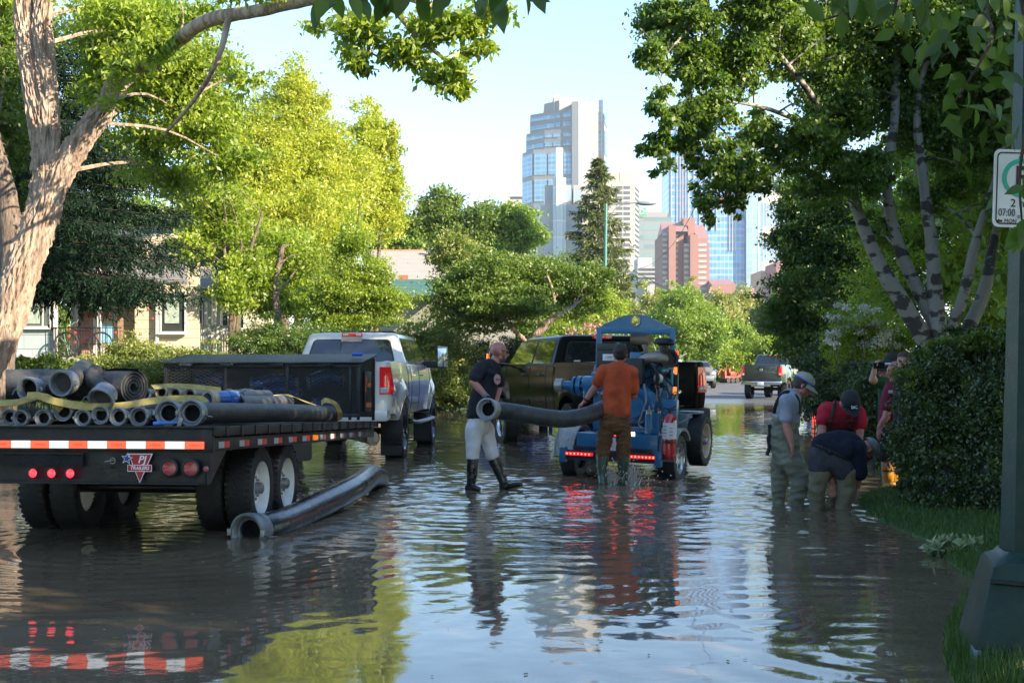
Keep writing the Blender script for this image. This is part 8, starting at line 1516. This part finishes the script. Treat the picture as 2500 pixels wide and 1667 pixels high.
# ---------------------------------------------------------------- near lamp post with the parking sign
gp = mat('post_green', (.010, .036, .028), .42, .0, var=.25, vs=5, bump=.12, bs=60, dirt=.12, spec=.35)
DP = 6.55; LPc = at(2532, 902, DP); LPc.z = G(LPc.x, DP); LP = empty('lamp_post', LPc, (0, 0, R(-12)), 'dark green fluted lamp post on a square tapered base at the right edge', 'lamp post')
sP = DP/FPX; zb_, zt_ = at(0, 1560, DP).z-LPc.z, at(0, 1362, DP).z-LPc.z
q = MB(); vs = []
for z, w, b in ((zb_-.35, .335, .015), (zb_, .325, .015), (zt_-.02, .235, .015), (zt_, .225, .05), (zt_+.02, .185, .05), (zt_+.045, .17, .07)): vs += [(x, y, z) for x, y in rrect(-w, w, -w, w, b, 2)]
n_ = 12; q.add(vs, [(i*n_+j, i*n_+(j+1) % n_, (i+1)*n_+(j+1) % n_, (i+1)*n_+j) for i in range(5) for j in range(n_)]+[tuple(range(5*n_, 6*n_))]); q.build('base', gp, LP, 25)
q = MB(); q.bbox((-.315, -.27, zb_-.06), (.03, .16, .12), .005); q.build('bright_foot', mat('foot_zinc', (.22, .26, .33), .4, .2), LP)
q = MB(); q.tube([(0, -.0, zt_+.04), (0, 0, 3.6), (0, 0, 9)], [.172, .085, .06], 8); q.build('pole', gp, LP, 20)
q = MB(); q.tube([(-.255, -.285, (zb_+zt_)/2+.12), (0, -.292, (zb_+zt_)/2+.105), (.27, -.285, (zb_+zt_)/2+.10)], .012, 6); q.build('cable_strap', blackp, LP)
q = MB(); q.tube([(0, 0, 8.8), (-.6, 0, 9.2), (-1.6, 0, 9.3)], .04, 8); q.bbox((-1.9, 0, 9.3), (.7, .25, .14), .05); q.build('lamp_arm', gp, LP)
# sign in its own frame: local x across, z up
SG = empty('parking_sign', at(2494, 461, 6.15), (0, R(1.8), R(2)), 'white parking sign with a green ring and a black letter P on the lamp post', 'sign'); s6 = 6.15/FPX; wS, hS = 70*s6, 95*s6
def sg(poly, y, m, nm, par=SG): q = MB(); q.prism(poly, (0, y, 0), (1, 0, 0), (0, 0, 1), -.0015); return q.build(nm, m, par, 0)
pw = mat('sign_white_sheet', (.82, .82, .80), .35); pk = mat('sign_black_ink', (.03, .02, .02), .5); pg = mat('sign_green_ink', (.03, .52, .36), .5)
P0_ = sg(rrect(-wS, wS, -hS, hS, .028), 0, pw, 'panel')
def rim(q, a, b, r1): o = rrect(-a, a, -b, b, r1); i = rrect(-a+.006, a-.006, -b+.006, b-.006, r1-.004); k = len(o); q.add([(x, -.0025, z) for x, z in o]+[(x, -.0025, z) for x, z in i], [(j, (j+1) % k, k+(j+1) % k, k+j) for j in range(k)])
q = MB(); rim(q, wS-.013, hS-.013, .022); q.build('border', pk, P0_, 0)
q = MB(); k = 48; cx, cz = -.004, .048*1.0; q.add([(cx+.088*math.cos(a), -.0026, cz+.088*math.sin(a)) for a in np.linspace(0, 6.283, k, False)]+[(cx+.067*math.cos(a), -.0026, cz+.067*math.sin(a)) for a in np.linspace(0, 6.283, k, False)], [(j, (j+1) % k, k+(j+1) % k, k+j) for j in range(k)]); q.build('ring', pg, P0_, 0)
text_mesh('P', .135, (cx+.002, -.004, cz+.0), (R(90), 0, 0), pk, 'letter', P0_, .0006, 0, .003, sx=.9); text_mesh('2 h', .052, (-.018, -.004, -.068), (R(90), 0, 0), pk, 'lettering', P0_, .0006); text_mesh('07:00', .048, (-.066, -.004, -.112), (R(90), 0, 0), pk, 'lettering', P0_, .0006, sx=.74); text_mesh('MON', .028, (-.048, -.004, -.150), (R(90), 0, 0), pk, 'lettering', P0_, .0006, sx=.85)
sg([(-.112, -.150), (-.100, -.139), (-.100, -.145), (-.086, -.145), (-.086, -.155), (-.100, -.155), (-.100, -.161)], -.003, pk, 'arrow', P0_)
q = MB(); q.lathe((cx-.005, -.003, hS-.035), (0, -1, 0), [(.009, 0), (.007, .004), (.001, .005)], 10); q.lathe((cx-.005, -.003, -.128), (0, -1, 0), [(.009, 0), (.007, .004), (.001, .005)], 10); q.build('bolts', steel, P0_)
# ---- green street lamp in the middle distance
DL = 88.; b = at(1475, 0, DL); b.z = .3; L2 = empty('street_lamp', b, (0, 0, 0), 'slim green street lamp with a single curved arm in front of the ragged spruce', 'street lamp'); zt_ = HZ(497, DL)-.3
gl = mat('lamp_green', (.03, .16, .13), .4, var=.1); q = MB(); q.tube([(0, 0, 0), (.05, 0, zt_*.55), (.12, 0, zt_)], [.17, .13, .09], 8); q.build('pole', gl, L2)
q = MB(); P_ = smooth_path([(.12, 0, zt_-.35), (.6, 0, zt_-.05), (1.3, 0, zt_+.0), (2.1, 0, zt_+.05)], 5); q.tube([Vector((p[0]*1, p[1], p[2]+.0)) for p in P_], .045, 6); q.tube([(.12, 0, zt_-1.2), (.7, 0, zt_-.35), (1.3, 0, zt_-.02)], .03, 6); a_ = q.build('arm', steel, L2); q = MB(); q.sphere((2.75, 0, zt_+.02), .5, 8, (1.35, .5, .34)); q.build('lamp_head', mat('lamp_grey', (.30, .31, .32), .4, .3), L2)
q = MB(); q.tube(smooth_path([at(1726, 420, 30), at(1690, 520, 45), at(1640, 600, 62), at(1590, 645, 78), at(1545, 660, 87)], 6), .012, 4); q.tube(smooth_path([at(1545, 660, 87), at(1600, 690, 100), at(1650, 720, 118)], 5), .03, 4); o = q.build('overhead_wire', blackp, None); tag(o, 'thin sagging overhead wire between the birch and the spruce', 'wire')
DF = 150.; b = at(1738, 0, DF); b.z = .4; L3 = empty('street_lamp', b, (0, 0, 0), 'far pale grey street lamp with a curved arm beside the red car', 'street lamp'); zt_ = HZ(775, DF)
q = MB(); q.tube([(0, 0, 0), (.1, 0, 3), (.3, 0, zt_-1)], [.13, .10, .07], 6); q.tube(smooth_path([(.3, 0, zt_-1), (.9, 0, zt_+.2), (2.0, 0, zt_+.6), (2.9, 0, zt_+.65)], 5), .06, 6); q.build('pole', mat('pale_pole', (.55, .54, .52), .5), L3); q = MB(); q.sphere((3.3, 0, zt_+.65), .45, 6, (1.2, .5, .35)); q.build('lamp_head', MATS['lamp_grey'], L3)
# ---- thin sign post by the hedge and the far street sign
DS = 33.; b = at(2037, 0, DS); b.z = G(b.x, DS); S1 = empty('sign_post', b, (0, 0, 0), 'thin pale post with a small white sign seen edge on, right of the capped wader', 'sign post'); q = MB(); q.tube([(-.03, 0, -.2), (.05, 0, HZ(862, DS)-b.z)], .028, 6); q.build('post', mat('pale_pole', (.5, .5, .48)), S1); q = MB(); q.bbox((.05, 0, HZ(860, DS)-b.z), (.17, .02, .09), .003, Matrix.Rotation(R(10), 3, 'Z')); q.bbox((.05, .0, HZ(838, DS)-b.z), (.10, .015, .22), .003); q.build('sign_panel', pw, S1)
DS = 96.; b = at(1960, 0, DS); b.z = .5; S2 = empty('street_sign', b, (0, 0, 0), 'small green street name sign far behind the dark blue wagon', 'sign'); q = MB(); q.tube([(0, 0, 0), (0, 0, HZ(884, DS)-.5)], .04, 6); q.build('post', MATS['pale_pole'], S2); q = MB(); q.bbox((-.0, -.05, HZ(884, DS)-.5), (.5, .03, .12), .005); q.build('sign_panel', mat('street_sign_green', (.02, .28, .16)), S2)
# white tape line on the lawn behind the onlookers
q = MB(); q.tube([at(2105, 1045, 24), at(2160, 1043, 24)], .012, 5); o = q.build('pipe', trimw, None); tag(o, 'thin white pipe lying across the lawn behind the onlookers', 'pipe')

# ---------------------------------------------------------------- summer haze over the valley
hz = MB(); hz.box((150, 840, 122), (2100, 1880, 264)); o = hz.build('haze', None or bpy.data.materials.new('haze_air'), None, 0, kind='stuff'); m = o.data.materials[0]; m.use_nodes = True; N = m.node_tree.nodes
for q in list(N):
    if q.type != 'OUTPUT_MATERIAL': N.remove(q)
v = N.new('ShaderNodeVolumePrincipled'); v.inputs['Color'].default_value = (.80, .90, 1, 1); v.inputs['Density'].default_value = .00017; v.inputs['Anisotropy'].default_value = .35; m.node_tree.links.new(v.outputs[0], [q for q in N if q.type == 'OUTPUT_MATERIAL'][0].inputs['Volume'])

# small leaves and froth drifting on the water
rng = np.random.RandomState(8); n = 420; y = 5.5+rng.uniform(0, 1, n)**1.5*22; x = rng.uniform(-.32, .30, n)*y; k = (x-SL*y) < .3; x, y = x[k], y[k]; P = np.stack([x, y, water_z(x, y)+.004], -1); n = len(P); a = rng.uniform(0, 6.28, n)
V, F = leaf_quads(P, .035, rng, 0, .5, np.stack([np.cos(a), np.sin(a), a*0], -1), .05); V[:, 2] = np.repeat(P[:, 2], 4)+.002; o = np_mesh('floating_leaves', V, F, LM['olive'], attr=np.repeat(rng.uniform(0, 1, n), 4)); tag(o, 'tiny leaves and bits drifting on the flood water', 'debris', kind='stuff')
